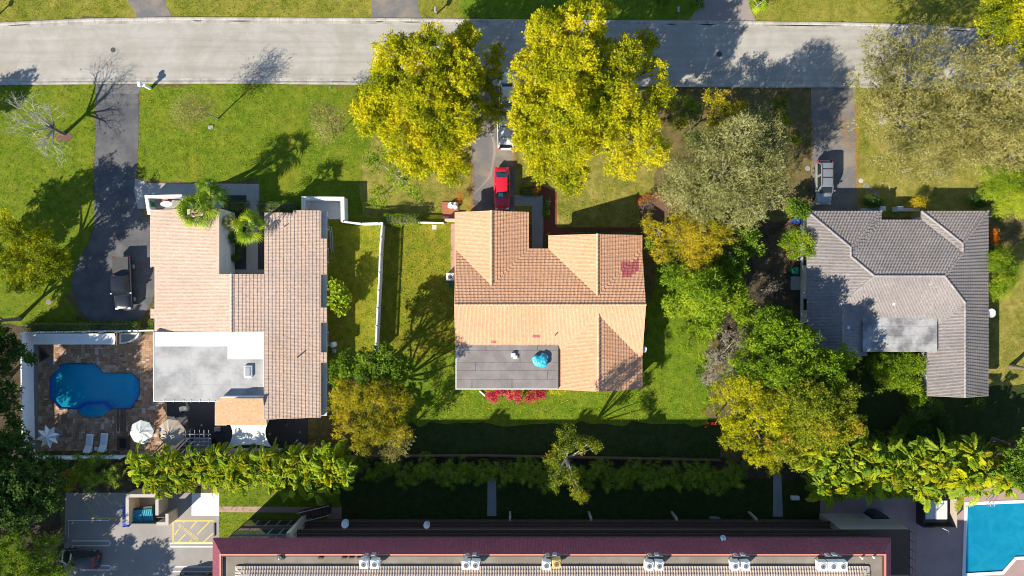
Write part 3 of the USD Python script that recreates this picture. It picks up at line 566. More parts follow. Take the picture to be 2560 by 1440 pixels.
def band(house, name, pts, h0, h1, w, mat):
    """A strip such as a gutter along image points taken at height h1."""
    ln = LineString([P2(x, y, h1) for x, y in pts]); part(house, name, slab(ln.buffer(w / 2, cap_style='flat', join_style='mitre'), h0, h1), mat)

# ---------------------------------------------------------------- house 1 (west, tan tiles)
EV = 2.5
def G(px, py, h=EV): return P2(px, py, h)
h1 = thing('house', 'west house with tan ribbed tile roof, walled courtyard and white flat roof', 'house', P(600, 760))
foot1 = poly((377, 525), (564, 525), (564, 686), (671, 686), (671, 534), (738, 534), (738, 527), (803, 527), (803, 597), (817, 597), (817, 686), (803, 686), (803, 769), (817, 769), (817, 806), (803, 806), (803, 881), (817, 881), (817, 906), (803, 906), (803, 1043), (671, 1043), (671, 828), (388, 828), (388, 796), (377, 796), (377, 772), (388, 772), (388, 667), (377, 667), h=EV)
b = foot1.bounds; gab1 = wing(b[0], b[2], b[1] - .1, b[3] + .1, EV, .2, 'EW')
tiled_roof(h1, gab1 ^ prism(foot1, 1.5, 12), 'tile_tan', 'stucco_pale', cap_mat='tile_tan', pitch=.146, course=.37, amp=.016, lift=.040)
wall1 = foot1.buffer(-.30, join_style='mitre').intersection(sbox(b[0] + .4, b[1] + .35, b[2] - .75, b[3] - .4)).union(foot1.buffer(-.02).intersection(poly((540, 500), (690, 500), (690, 700), (540, 700), h=EV)))
part(h1, 'wall', slab(wall1, 0, EV - .17), 'stucco_white')
cy = foot1.buffer(-.015).intersection(poly((556, 512), (680, 512), (680, 692), (556, 692), h=EV)); part(h1, 'courtyard_wall', slab(cy.difference(foot1.buffer(-.2)), EV - .17, 3.45), 'stucco_white')
for y0, y1 in ((528, 596), (687, 768), (807, 880), (907, 1040)):
    part(h1, 'ledge', slab(poly((803.5, y0), (817, y0), (817, y1), (803.5, y1), h=2.2), 2.0, 2.2), 'stucco_pale')
for y in (560, 640, 727, 845, 970): window(h1, (*P2(826, y), 1.4), 'E', 1.5, 1.1)
FL = 3.15
fl1 = poly((384, 830), (660, 830), (660, 1003), (384, 1003), h=FL)
fr = part(h1, 'flat_roof', slab(fl1, FL - .35, FL), 'felt_white')
yy = [831, 866, 898, 931, 962, 1002]
for k in range(5):
    for x0, x1 in ((386, 478), (479, 568), (569, 658)):
        y0, y1 = yy[k], yy[k + 1]
        part(fr, 'felt_sheet', slab(poly((x0, y0 + .5), (x1, y0 + .5), (x1, y1), (x0, y1), h=FL + .012), FL + .002, FL + .010 + .003 * ((k + x0) % 2)), 'felt_white' if k == 0 or (x0 == 569 and k == 1) else 'felt_pale')
band(h1, 'gutter', [(384.5, 832), (384.5, 1003), (538, 1003)], FL - .12, FL + .05, .12, 'gutter_white')
for x in (411, 435, 459, 478, 500, 522): part(h1, 'gutter_bracket', bx(P(x, 0, FL)[0] - .03, P(x, 0, FL)[0] + .03, P(0, 1003, FL)[1] - .1, P(0, 1003, FL)[1] + .15, FL + .05, FL + .075), 'gutter_white')
part(h1, 'wall', slab(poly((398, 842), (668, 842), (668, 996), (398, 996), h=FL), 0, FL - .36), 'stucco_white')
sk = part(h1, 'skylight', rbx(*P2(612, 943, FL)[[0]], P2(632, 913, FL)[0], P2(0, 943, FL)[1], P2(0, 913, FL)[1], FL, FL + .28, .05), 'white_metal')
part(sk, 'glazing', rbx(P2(615, 0, FL)[0], P2(629, 0, FL)[0], P2(0, 940, FL)[1], P2(0, 916, FL)[1], FL + .2, FL + .36, .06), 'grey_metal')
# the low shingled roof at its back
tx0, tx1, ty0, ty1 = P2(538, 0, 2.9)[0], P2(659, 0, 3.9)[0], P2(0, 1062, 2.9)[1], P2(0, 996, 4.1)[1]
tan = wing(tx0, tx1, ty0, ty1, 2.9, .40, 'SW', .14)
tan = trimmed(tan, (0, 0, -1), -4.15)
tiled_roof(h1, tan, 'shingle_tan', 'stucco_pale', pitch=.30, course=.15, caps=False, name='lean_to_roof', flat=True, amp=.012, lift=.016)
part(h1, 'wall', slab(sbox(tx0 + .4, ty0 + .4, tx1 - .05, ty1 - .03), FL - .4, 2.76), 'stucco_white')
part(h1, 'parapet', slab(sbox(tx0 + 1.0, ty1 + .01, tx1 - .1, ty1 + .14), FL - .05, 3.86), 'stucco_white')
band(h1, 'gutter', [(538.5, 998), (538.5, 1062), (567, 1062)], 2.78, 2.93, .10, 'gutter_white')
vt = part(h1, 'vent_pipe', tube([P(744, 893, 3.0), P(744, 893, 3.55)], .07, 8), 'gutter_white'); part(h1, 'vent_pipe', tube([P(711, 566, 3.0), P(711, 566, 3.6)], .05, 8), 'grey_metal')
part(h1, 'fascia', slab(LineString([P2(376.5, 524, EV), P2(376.5, 667, EV)]).buffer(.05), EV - .2, EV - .01), 'gutter_white')

# ---------------------------------------------------------------- house 2 (middle, orange tiles)
h2 = thing('house', 'middle house with orange tile gables and a dark flat roof at the back', 'house', P(1372, 760))
xw, xe = P2(1139.5, 0, EV)[0], P2(1605, 0, EV)[0]; yr = -42 * .9384 * S; yn = P2(0, 622, EV)[1]; ys = 2 * yr - yn; SL = .36
sol = wing(xw, xe, ys, yn, EV, SL, 'NS') + wing(xw - .09, P2(1322, 0, EV)[0], yr, P2(0, 530, EV)[1], EV, SL, 'EW') + wing(P2(1371, 0, EV)[0], xe, yr, P2(0, 588, EV)[1], EV, SL, 'EW') + wing(P2(1376, 0, EV)[0], xe + .02, P2(0, 973, EV)[1], yr, EV, SL, 'EW')
red = [(poly((1553, 655), (1582, 655), (1597, 644), (1598, 676), (1578, 690), (1553, 692), h=3.0), 'tile_red'), (poly((1331, 836), (1351, 836), (1351, 846), (1331, 846), h=3.3), 'tile_red'), (poly((1228, 851), (1242, 851), (1242, 860), (1228, 860), h=3.2), 'tile_red')]
tiled_roof(h2, sol, 'tile_orange', 'trim_coral', patches=red, pitch=.140, course=.325, amp=.020, lift=.040)
FL2 = 3.12
fl2 = poly((1140, 861), (1396, 861), (1396, 972), (1140, 972), h=FL2); fr2 = part(h2, 'flat_roof', slab(fl2, FL2 - .3, FL2), 'felt_seam')
rows2 = [(861, 876, [1140, 1215, 1344, 1396]), (876.6, 905, [1140, 1300, 1396]), (905.6, 926.5, [1140, 1189, 1396]), (927.1, 947.6, [1140, 1368, 1396]), (948.2, 971, [1140, 1180, 1280, 1396])]
for y0, y1, xs_ in rows2:
    for x0, x1 in zip(xs_[:-1], xs_[1:]):
        part(fr2, 'felt_sheet', slab(poly((x0 + .5, y0), (x1 - .5, y0), (x1 - .5, y1), (x0 + .5, y1), h=FL2), FL2 + .001, FL2 + .012 + rt.uniform(0, .008)), 'felt_grey')
band(h2, 'gutter', [(1140, 868), (1140, 972.5), (1394, 972.5)], FL2 - .14, FL2 + .03, .10, 'gutter_white')
ft2 = shapely.union_all([sbox(xw + .45, ys + .45, xe - .45, yn - .5), sbox(xw + .45, yr, P2(1322, 0, EV)[0] - .5, P2(0, 530, EV)[1] - .45), sbox(P2(1371, 0, EV)[0] + .5, yr, xe - .45, P2(0, 588, EV)[1] - .45), sbox(P2(1376, 0, EV)[0] + .4, P2(0, 973, EV)[1] + .45, xe - .45, yr), poly((1150, 866), (1400, 866), (1400, 962), (1150, 962), h=EV)])
walls(h2, ft2, EV - .17, 'stucco_cream')
gd = part(h2, 'garage_door', bx(P2(1190, 0)[0], P2(1290, 0)[0], P2(0, 530, EV)[1] - .46, P2(0, 530, EV)[1] - .38, .02, 2.2), 'gutter_white')
for k in range(4): part(gd, 'panel', bx(P2(1191, 0)[0], P2(1289, 0)[0], P2(0, 530, EV)[1] - .40, P2(0, 530, EV)[1] - .365, .06 + k * .54, .56 + k * .54), 'gutter_white')
for x in (1420, 1490, 1560): window(h2, (P2(x, 0)[0], P2(0, 588, EV)[1] - .45, 1.4), 'N', 1.4, 1.2)
for x in (1190, 1250, 1320): window(h2, (P2(x, 0)[0], P2(0, 962, EV)[1], 1.4), 'S', 1.6, 1.2)
for x, y, z in ((1388, 838, 3.4),): part(h2, 'vent_pipe', tube([P(x, y, z), P(x, y, z + .45)], .06, 8), 'gutter_white')
v1 = part(h2, 'roof_vent', rbx(*P2(1278, 884, FL2)[[0]], P2(1289, 0, FL2)[0], P2(0, 892, FL2)[1], P2(0, 882, FL2)[1], FL2, FL2 + .32, .04), 'white_metal'); part(h2, 'roof_vent', rbx(P2(1283, 0, FL2)[0], P2(1294, 0, FL2)[0], P2(0, 897, FL2)[1], P2(0, 888, FL2)[1], FL2, FL2 + .22, .04), 'white_metal')

# ---------------------------------------------------------------- house 3 (east, grey tiles)
h3 = thing('house', 'east house with weathered grey tile hip roof around a small flat roof', 'house', P(2243, 720))
xw3, xe3 = P2(2018, 0, EV)[0], P2(2470, 0, EV)[0]; yr3 = 30 * .938 * S; yn3 = P2(0, 550, EV)[1]; ys3 = 2 * yr3 - yn3
s3 = wing(xw3, xe3, ys3, yn3, EV, SL, 'NSEW') + wing(xw3, P2(2203, 0, EV)[0], yr3 - .5, P2(0, 528, EV)[1], EV, SL, 'NEW') + wing(P2(2304, 0, EV)[0], xe3, yr3 - .5, P2(0, 528, EV)[1], EV, SL, 'NEW') \
    + wing(P2(2319, 0, EV)[0], xe3, P2(0, 990, EV)[1], yr3, EV, SL, 'EW') + wing(xw3, P2(2167, 0, EV)[0], P2(0, 890, EV)[1], yr3, EV, SL, 'EW')
tiled_roof(h3, s3, 'tile_grey', 'slate_grey', pitch=.152, course=.34, amp=.046, lift=.035)
FL3 = 3.12
fr3 = part(h3, 'flat_roof', slab(poly((2157, 793), (2343, 793), (2343, 880), (2157, 880), h=FL3), FL3 - .4, FL3), 'felt_mid')
for y0, y1 in ((793, 817), (817.5, 838), (838.5, 858), (858.5, 879.5)):
    for x0, x1 in ((2157.5, 2257), (2257.5, 2342.5)): part(fr3, 'felt_sheet', slab(poly((x0, y0), (x1, y0), (x1, y1), (x0, y1), h=FL3), FL3 + .001, FL3 + .012 + rt.uniform(0, .006)), 'felt_mid')
ft3 = shapely.union_all([sbox(xw3 + .32, ys3 + .5, xe3 - .5, yn3 - .5), sbox(xw3 + .32, yr3, P2(2203, 0, EV)[0] - .5, P2(0, 528, EV)[1] - .5), sbox(P2(2304, 0, EV)[0] + .5, yr3, xe3 - .5, P2(0, 528, EV)[1] - .5), sbox(P2(2319, 0, EV)[0] + .75, P2(0, 990, EV)[1] + .45, xe3 - .5, yr3), sbox(xw3 + .32, P2(0, 890, EV)[1] + .4, P2(2167, 0, EV)[0] - .3, yr3)])
walls(h3, ft3, EV - .17, 'stucco_white')
for x, y, z in ((2211, 708, 4.2), (2322, 708, 4.2), (2233, 759, 3.5), (2119, 819, 3.3)): part(h3, 'roof_vent', rbx(P2(x - 4, 0, z)[0], P2(x + 4, 0, z)[0], P2(0, y + 4, z)[1], P2(0, y - 4, z)[1], z - .25, z + .2, .05), 'white_metal')
for y in (600, 650, 760, 820): window(h3, (xw3 + .32, P2(0, y)[1], 1.4), 'W', 1.4, 1.1)
for x in (2060, 2150, 2340, 2430): window(h3, (P2(x, 0)[0], P2(0, 528, EV)[1] - .5, 1.4), 'N', 1.5, 1.2)
for x0, x1, nm in ((2158, 2206, 'w'), (2250, 2300, 'e')):      # the low entrance walls at its front door
    y0, y1 = P2(0, 527, .8)[1], P2(0, 520, .8)[1]
    t = thing('entrance_wall', 'low pale entrance wall with a pier, on the %s side of the grey house front door' % ('west' if nm == 'w' else 'east'), 'wall', P((x0 + x1) / 2, 523))
    part(t, 'wall', bx(P2(x0, 0, .8)[0], P2(x1, 0, .8)[0], y0, y1, 0, .75), 'stucco_pale'); xp = x1 if nm == 'w' else x0
    part(t, 'pier', rbx(P2(xp - 7, 0, 1)[0], P2(xp + 7, 0, 1)[0], y0 - .05, y1 + .16, 0, 1.15, .04), 'stucco_white')

# ---------------------------------------------------------------- apartment block along the south edge
ap = thing('apartment_block', 'long three-storey apartment block with maroon tile skirt roof and gravel flat roof', 'building', P(1380, 1440))
HE, HT = 7.5, 9.6
ex0, ex1, eyn = P2(533, 0, HE)[0], P2(2226, 0, HE)[0], P2(0, 1345, HE)[1]; ix0, ix1, iyn = P2(553, 0, HT)[0], P2(2210, 0, HT)[0], P2(0, 1383, HT)[1]; eys = eyn - 17.0; iys = iyn - 15.5
ring = [np.array([[ex0, eyn, HE], [ex1, eyn, HE], [ex1, eys, HE], [ex0, eys, HE]]), np.array([[ix0, iyn, HT], [ix1, iyn, HT], [ix1, iys, HT], [ix0, iys, HT]])]
mr = part(ap, 'skirt_roof', trimesh.Trimesh(np.vstack(ring)).convex_hull, 'skirt_tile')
for k in range(4):
    a, b_, c_, d_ = ring[0][k], ring[0][(k + 1) % 4], ring[1][(k + 1) % 4], ring[1][k]; tr3 = np.array([[a, c_, b_], [a, d_, c_]]); nn = np.cross(b_ - a, d_ - a); nn = nn if nn[2] > 0 else -nn
    v, f, tint, _ = tile_plane(tr3, nn, .26, .30, .03, .03, False); part(mr, 'roof_tiles', (v, f), 'tile_maroon', tint=tint, kind='stuff')
fz = 9.15      # a well cut into the top: parapet and gravel roof laid over it
inn = sbox(ix0 + .25, iys + .25, ix1 - .25, iyn - .22)
part(ap, 'parapet', slab(sbox(ix0, iys, ix1, iyn).difference(inn), HT - .05, HT + .26), 'skirt_tile')
part(ap, 'coping', slab(sbox(ix0 - .04, iys - .04, ix1 + .04, iyn + .04).difference(sbox(ix0 + .12, iys + .12, ix1 - .12, iyn - .10)), HT + .26, HT + .31), 'trim_coral')
part(ap, 'flat_roof', slab(inn, HT - .02, HT + .06), 'gravel_roof')
RZ = HT + .06
tw_ = wing(P2(590, 0, RZ)[0], P2(2172, 0, RZ)[0], iys + 1.0, P2(0, 1414, RZ)[1], RZ + .08, .30, 'NSEW', .1)
tiled_roof(ap, tw_, 'tile_cream', 'slate_grey', pitch=.25, course=.36, name='upper_roof', caps=False)
wy = eyn - .65; wp = sbox(ex0 + .65, eys + .65, ex1 - .65, wy)
part(ap, 'wall', slab(wp, 0, HE - .01), 'stucco_brown')
gy = eyn - .02; gx0, gx1 = P2(735, 0, 5)[0], P2(2275, 0, 5.2)[0]
for z in (2.6, 5.2):
    part(ap, 'gallery_floor', slab(sbox(gx0, wy + .005, P2(2105, 0, 5.2)[0], gy), z - .2, z), 'brown_tile')
    for k in range(40):
        x = gx0 + (P2(2105, 0, 5.2)[0] - gx0) * k / 39; part(ap, 'railing_post', bx(x - .02, x + .02, gy - .06, gy - .02, z, z + 1.05), 'black_metal')
    part(ap, 'handrail', bx(gx0, P2(2105, 0, 5.2)[0], gy - .07, gy - .01, z + 1.05, z + 1.10), 'brown_tile'); part(ap, 'handrail', bx(gx0, P2(2105, 0, 5.2)[0], gy - .055, gy - .025, z + .5, z + .53), 'black_metal')
for x in (1275, 1477, 1690, 1888): part(ap, 'column', bx(P2(x, 0, 2)[0] - .12, P2(x, 0, 2)[0] + .12, gy + .01, gy + .24, 0, 2.4), 'stucco_sand')
# east annex with its brown terrace and rail
ax0, ax1, ays = P2(2105, 0, 5.2)[0], P2(2275, 0, 5.2)[0], P2(0, 1437, 5.2)[1]
an = shapely.union_all([sbox(ax0, wy + .01, ax1, gy), sbox(ex1 - .60, ays, ax1, gy)])
part(ap, 'annex_wall', slab(an.buffer(-.01), 0, 5.0), 'stucco_sand'); part(ap, 'terrace_floor', slab(an, 5.0, 5.2), 'brown_tile')
for k in range(6): y = gy - .1 + (ays + .1 - gy) * k / 5; part(ap, 'railing_post', bx(ax1 - .08, ax1 - .03, y - .025, y + .025, 5.2, 6.3), 'black_metal')
for z in (6.28, 5.75): part(ap, 'handrail', bx(ax1 - .08, ax1 - .03, ays, gy, z, z + .05), 'black_metal'); part(ap, 'handrail', bx(ex1 - .5, ax1 - .03, ays, ays + .05, z, z + .05), 'black_metal')
# the block's south-east wing, beyond the frame: its shade lies on the pool deck
part(ap, 'south_wing', slab(sbox(ex1 - 1.0, P2(0, 1900)[1], P2(2167, 0)[0], P2(0, 1541)[1]), 0, HT), 'stucco_cream')
# north-west corner: glazing, fin and stair
for z in (1.4, 3.9, 6.3):
    for k in range(5):
        x = P2(600 + k * 28, 0, 3)[0]; f_ = part(ap, 'window', bx(x, x + 1.12, wy - .02, wy + .04, z - .85, z + .85), 'grey_metal'); part(f_, 'pane', bx(x + .06, x + 1.06, wy - .01, wy + .05, z - .79, z + .79), 'car_glass')
part(ap, 'fin_wall', bx(P2(727, 0, 6)[0], P2(736, 0, 6)[0], wy - .05, gy + .5, 0, HE - .1), 'stucco_sand')
st0, st1 = P2(745, 0, 3)[0], P2(822, 0, 1)[0]
for k in range(15):
    z = 2.6 - k * .173; x = st0 + (st1 - st0) * k / 15; part(ap, 'stair_tread', bx(x, x + (st1 - st0) / 15 + .03, gy + .05, gy + 1.15, z - .17, z - .0), 'brown_tile')
for dy in (.08, 1.12): part(ap, 'stair_rail', tube([(st0, gy + dy, 3.5), (st1, gy + dy, 1.0)], .05, 6), 'stucco_sand')
for k, x in enumerate((908, 966, 984, 1004, 1022)): part(ap, 'roof_hatch', bx(P2(x - 80 * 0 - 105, 0, RZ)[0] - .22 + .0, P2(x - 105, 0, RZ)[0] + .22, iyn - .42, iyn - .27, RZ, RZ + .35), 'wood_brown')
# ================================================================ plants
rg = np.random.default_rng(21)
ORD = ['first', 'second', 'third', 'fourth', 'fifth', 'sixth', 'seventh', 'eighth', 'ninth', 'tenth', 'eleventh', 'twelfth', 'thirteenth', 'fourteenth', 'fifteenth', 'sixteenth', 'seventeenth', 'eighteenth', 'nineteenth', 'twentieth', 'twenty-first', 'twenty-second', 'twenty-third', 'twenty-fourth', 'twenty-fifth', 'twenty-sixth', 'twenty-seventh', 'twenty-eighth', 'twenty-ninth', 'thirtieth', 'thirty-first', 'thirty-second', 'thirty-third', 'thirty-fourth']
def unit(v): return v / (np.linalg.norm(v, axis=-1, keepdims=True) + 1e-9)
def leaves(pos, axis, nrm, L, W, tint):
    """Folded pointed leaves: base, two sides, tip."""
    N = len(pos); axis = unit(axis); side = unit(np.cross(nrm, axis)); up = np.cross(axis, side)
    L, W = np.broadcast_to(L, N)[:, None], np.broadcast_to(W, N)[:, None]
    v = np.stack([pos, pos + axis * L * .45 + side * W * .5 + up * W * .18, pos + axis * L, pos + axis * L * .45 - side * W * .5 + up * W * .18], 1).reshape(-1, 3)
    k = (np.arange(N) * 4)[:, None]
    return v, np.vstack([k + [0, 2, 1], k + [0, 3, 2]]), np.repeat(tint, 4)
DENS = {'broad': 4.2, 'feather': 3.2, 'spray': 2.4}; BIG = {'broad': .86, 'feather': 1.12, 'spray': 1.1}
def crown_mesh(lobes, leaf=.24, wid=.13, per_m2=16, clump=.42, gap=.42, kind='broad', seed=0, up=.55, clump_leaves=26, tone=0.0, lump=1.0):
    """A crown: lobes (x, y, z, r) -> twig-end clumps over each lobe's shell -> leaves. Clumps drop out where a noise is low, so that light passes."""
    r_ = np.random.default_rng(1000 + seed); V, F, T, n = [], [], [], 0; tips = []; leaf *= BIG[kind]; wid *= BIG[kind] * (1.25 if kind == 'feather' else 1.0)
    for (x, y, z, r) in lobes:
        c = np.array([x, y, z]); flat = .86
        if kind == 'broad' and lump:     # each lobe is a heap of smaller leafy heads with dark gaps between them
            ns = max(5, int(5.2 * r ** 1.3 * lump)); a_ = np.arange(ns) * 2.39996 + r_.random() * 6.28; zz = 1 - (np.arange(ns) + .5) / ns * 1.25; hd = np.c_[np.cos(a_) * np.sqrt(1 - zz ** 2), np.sin(a_) * np.sqrt(1 - zz ** 2), zz] + r_.normal(size=(ns, 3)) * .16
            hr = (.27 * r + .20) * r_.uniform(.7, 1.25, ns); hc = c + unit(hd) * ((r - hr * .8) * r_.uniform(.72, 1.08, ns))[:, None] * [1, 1, flat]; hc = hc[(r_.random(ns) > (gap - .34) * .8)]; hr = hr[:len(hc)]
            k_ = np.maximum(4, (7.5 * hr ** 2 * per_m2 * DENS[kind] / clump_leaves)).astype(int); w_ = np.repeat(np.arange(len(hc)), k_); K = len(w_)
            d = unit(r_.normal(size=(K, 3)) + [0, 0, .25]); p = hc[w_] + d * (hr[w_] * (1 - .45 * r_.random(K) ** 2))[:, None]
            d = unit(d + .35 * unit(p - c)); keep = np.ones(K, bool)
        else:
            K = max(6, int(4 * math.pi * r * r * per_m2 * DENS[kind] / clump_leaves))
            d = unit(r_.normal(size=(K, 3))); d[:, 2] = np.where(d[:, 2] < -.35, -d[:, 2], d[:, 2])
            rad = r * (1 - .55 * r_.random(K) ** 2.2) * (.82 + .36 * meshkit.noise(d * 2.2 + c, seed))
            p = c + d * rad[:, None] * [1, 1, flat]
            keep = meshkit.noise(p * .75, seed + 3) * .6 + meshkit.noise(p * 1.9, seed + 9) * .4 > gap * .9 + .02
        p, d = p[keep], d[keep]
        if not len(p): continue
        tips.append(p[:: max(1, len(p) // 5)])
        m = len(p); nl = clump_leaves
        base_t = .5 + (meshkit.noise(p * .55, seed + 5) - .5) * 1.1 + r_.normal(0, .10, m) + tone
        if kind == 'broad':
            off = r_.normal(size=(m, nl, 3)) * clump * (.62 if lump else 1) * np.array([.5, .5, .36]); pos = (p[:, None] + off).reshape(-1, 3)
            ax = unit(off + d[:, None] * .25 + r_.normal(size=off.shape) * .3 + [0, 0, -.05]).reshape(-1, 3)
            nr = unit(np.repeat(d, nl, 0) * .85 + (off / clump).reshape(-1, 3) * .7 + [0, 0, up * .55] + r_.normal(size=pos.shape) * .34)
            Ls = leaf * r_.uniform(.65, 1.3, len(pos)); Ws = wid * r_.uniform(.7, 1.25, len(pos))
        elif kind == 'feather':     # fine twigs carrying narrow leaves
            dirs = unit(np.repeat(d, nl, 0) * .8 + r_.normal(size=(m * nl, 3)) * .75); s = r_.random(m * nl) * clump * 1.9
            tw = unit(d[:, None] + r_.normal(size=(m, 4, 3)) * .8); which = r_.integers(0, 4, m * nl)
            pos = np.repeat(p, nl, 0) + tw[np.repeat(np.arange(m), nl), which] * s[:, None] + r_.normal(size=(m * nl, 3)) * .06
            ax = unit(tw[np.repeat(np.arange(m), nl), which] * .6 + r_.normal(size=pos.shape) * .6); nr = unit(np.repeat(d, nl, 0) * .6 + [0, 0, up] + r_.normal(size=pos.shape) * .45)
            Ls = leaf * r_.uniform(.6, 1.3, len(pos)); Ws = wid * r_.uniform(.6, 1.2, len(pos))
        elif kind == 'spray':       # flat, outward, feathery sprays
            dirh = unit(d * [1, 1, .35] + r_.normal(size=d.shape) * .22); s = np.tile(np.linspace(0, 1, nl), m)
            sd = unit(np.cross(dirh, [0, 0, 1.0])); sg = np.tile(np.where(np.arange(nl) % 2, 1, -1), m)
            q = np.repeat(dirh, nl, 0); pos = np.repeat(p, nl, 0) + q * (s * clump * 2.4)[:, None] - np.array([0, 0, 1]) * (s ** 2 * clump * .5)[:, None]
            ax = unit(q * .75 + np.repeat(sd, nl, 0) * sg[:, None] * .75 + r_.normal(size=pos.shape) * .15); nr = unit([0, 0, 1.0] + r_.normal(size=pos.shape) * .25)
            Ls = leaf * r_.uniform(.7, 1.2, len(pos)) * np.tile(1.15 - .6 * np.linspace(0, 1, nl), m); Ws = wid * np.ones(len(pos))
        t = np.repeat(base_t, nl) + r_.normal(0, .16, len(pos))
        v, f, tt = leaves(pos, ax, nr, Ls, Ws, np.clip(t, 0, 1)); V.append(v); F.append(f + n); T.append(tt); n += len(v)
    return np.vstack(V), np.vstack(F), np.concatenate(T), np.vstack(tips)
def limb_path(a, b, bend, r_, n=6):
    t = np.linspace(0, 1, n)[:, None]; m = (a + b) / 2 + [0, 0, bend] + r_.normal(size=3) * np.linalg.norm(b - a) * .07
    return (1 - t) ** 2 * a + 2 * t * (1 - t) * m + t ** 2 * b
def tree(name, label, mat, lobes_px, base=None, trunk_r=.22, group=None, bark='bark', cat='tree', fork=.38, lift=0.0, limbs=True, twigs=True, **kw):
    lobes = np.array([[*P(x, y, h + lift), r] for x, y, h, r in lobes_px]); seed = len(counts) * 7 + int(lobes[0, 0] * 10) % 97; r_ = np.random.default_rng(seed)
    if base is None:
        w = lobes[:, 3] ** 2; bxy = (lobes[:, :2] * w[:, None]).sum(0) / w.sum()
    else: bxy = P2(*base)
    b = np.array([*bxy, 0.0]); t = thing(name, label, cat, b, group=group)
    top = np.average(lobes[:, 2], weights=lobes[:, 3]); fk = b + [0, 0, max(.5, top * fork)] + [*(lobes[:, :2].mean(0) - bxy) * .15, 0]
    v, f, tt, tips = crown_mesh([tuple(l) for l in lobes], seed=seed, **kw)
    part(t, 'trunk', tube(np.array([b - [0, 0, .05], b + (fk - b) * .3 + [.03, .02, 0], fk]), [trunk_r * 1.35, trunk_r, trunk_r * .8], 9), bark, True)
    if limbs:
        for i, l in enumerate(lobes):
            pth = limb_path(fk, l[:3] + [0, 0, -.15 * l[3]], .2, r_); part(t, 'limb', tube(pth, np.linspace(trunk_r * .6, trunk_r * .16, len(pth)), 6), bark, True)
        if twigs:
            tw = []
            for p in tips:
                l = lobes[np.argmin(((lobes[:, :3] - p) ** 2).sum(1)), :3]; pth = limb_path(l + (p - l) * .1, p, .05, r_, 4); tw.append(tube(pth, np.linspace(trunk_r * .16, .012, 4), 4))
            part(t, 'twigs', tw, 'bark_pale' if bark == 'bark_grey' else bark, kind='stuff')
    part(t, 'crown', (v, f), mat, tint=tt)
    return t
# --- the two large yellow-leaved trees over the street
tree('shade_tree', 'large bright yellow tree overhanging the road, west of the driveway with the red car', 'leaf_yellow',
     [(1000, 150, 7.2, 2.7), (1085, 130, 7.6, 2.7), (1140, 195, 7.8, 2.9), (965, 225, 6.8, 2.5), (1060, 255, 8.2, 3.2), (1145, 295, 7.2, 2.8), (935, 300, 6.2, 2.0), (1010, 345, 6.8, 2.8), (1095, 360, 6.6, 2.7), (1165, 105, 6.6, 1.7), (1170, 75, 6.2, 1.0), (1130, 420, 5.6, 1.9), (1040, 410, 5.6, 1.9), (905, 265, 5.6, 1.2), (1235, 140, 4.2, 1.3), (1225, 205, 4.4, 1.7), (1235, 275, 4.4, 1.6)],
     trunk_r=.34, per_m2=21, leaf=.25, wid=.15, gap=.36, lift=.8)
tree('sparse_tree', 'pale green tree with bare grey branches at the edge of the yellow tree', 'leaf_lime',
     [(940, 400, 4.2, 1.3), (1000, 445, 4.4, 1.6), (950, 490, 3.6, 1.3), (1040, 480, 3.6, 1.1), (1060, 430, 4.4, 1.2), (975, 380, 4.6, 1.2)], per_m2=9, leaf=.24, wid=.14, gap=.52, trunk_r=.2, bark='bark_pale')
tree('shade_tree', 'widest golden yellow tree, east of the driveway with the red car', 'leaf_yellow',
     [(1370, 85, 7.8, 2.4), (1465, 60, 8.2, 2.5), (1497, 22, 6.6, 1.1), (1340, 180, 7.8, 2.7), (1440, 165, 8.8, 3.1), (1550, 150, 7.8, 2.4), (1330, 275, 7.2, 2.7), (1430, 265, 8.8, 3.2), (1535, 245, 8.2, 2.7), (1640, 165, 6.8, 1.5), (1648, 235, 6.8, 1.5), (1335, 365, 6.2, 2.3), (1430, 355, 7.6, 2.7), (1510, 325, 7.2, 2.3), (1430, 440, 5.8, 2.0), (1365, 425, 5.2, 1.8), (1600, 305, 7.0, 1.9), (1625, 370, 6.6, 2.0), (1560, 405, 5.6, 1.9), (1610, 110, 5, 1.5)],
     trunk_r=.38, per_m2=21, leaf=.25, wid=.15, gap=.37, tone=.04, lift=1.0)
tree('small_tree', 'small orange-gold tree close to the road between the yellow and the grey-olive tree', 'leaf_gold', [(1790, 258, 4.2, 1.5), (1828, 290, 4.6, 1.5), (1788, 318, 4.0, 1.3), (1850, 262, 3.8, .9)], per_m2=22, gap=.38, leaf=.2, wid=.12, trunk_r=.14)
tree('small_tree', 'low green shrubby tree at the left foot of the small gold tree', 'leaf_green', [(1735, 345, 3.2, 1.2), (1720, 270, 2.8, 1.4), (1780, 355, 3.0, 1.0)], per_m2=20, gap=.4, leaf=.2, wid=.12, trunk_r=.12)
tree('olive_tree', 'broad grey-olive tree with fine leaves, north-east of the orange roofed house', 'leaf_greyolive',
     [(1770, 375, 7.0, 1.9), (1850, 350, 8.0, 2.1), (1725, 440, 6.4, 2.0), (1805, 440, 8.2, 2.5), (1890, 420, 8.2, 2.3), (1750, 505, 6.2, 2.0), (1850, 505, 7.2, 2.3), (1920, 365, 7.2, 1.7), (1915, 480, 6.4, 1.8), (1688, 475, 4.8, 1.4), (1900, 310, 7.0, 1.3)], kind='feather', per_m2=30, leaf=.26, wid=.055, gap=.36, clump=.5, clump_leaves=34, trunk_r=.26, bark='bark_grey')
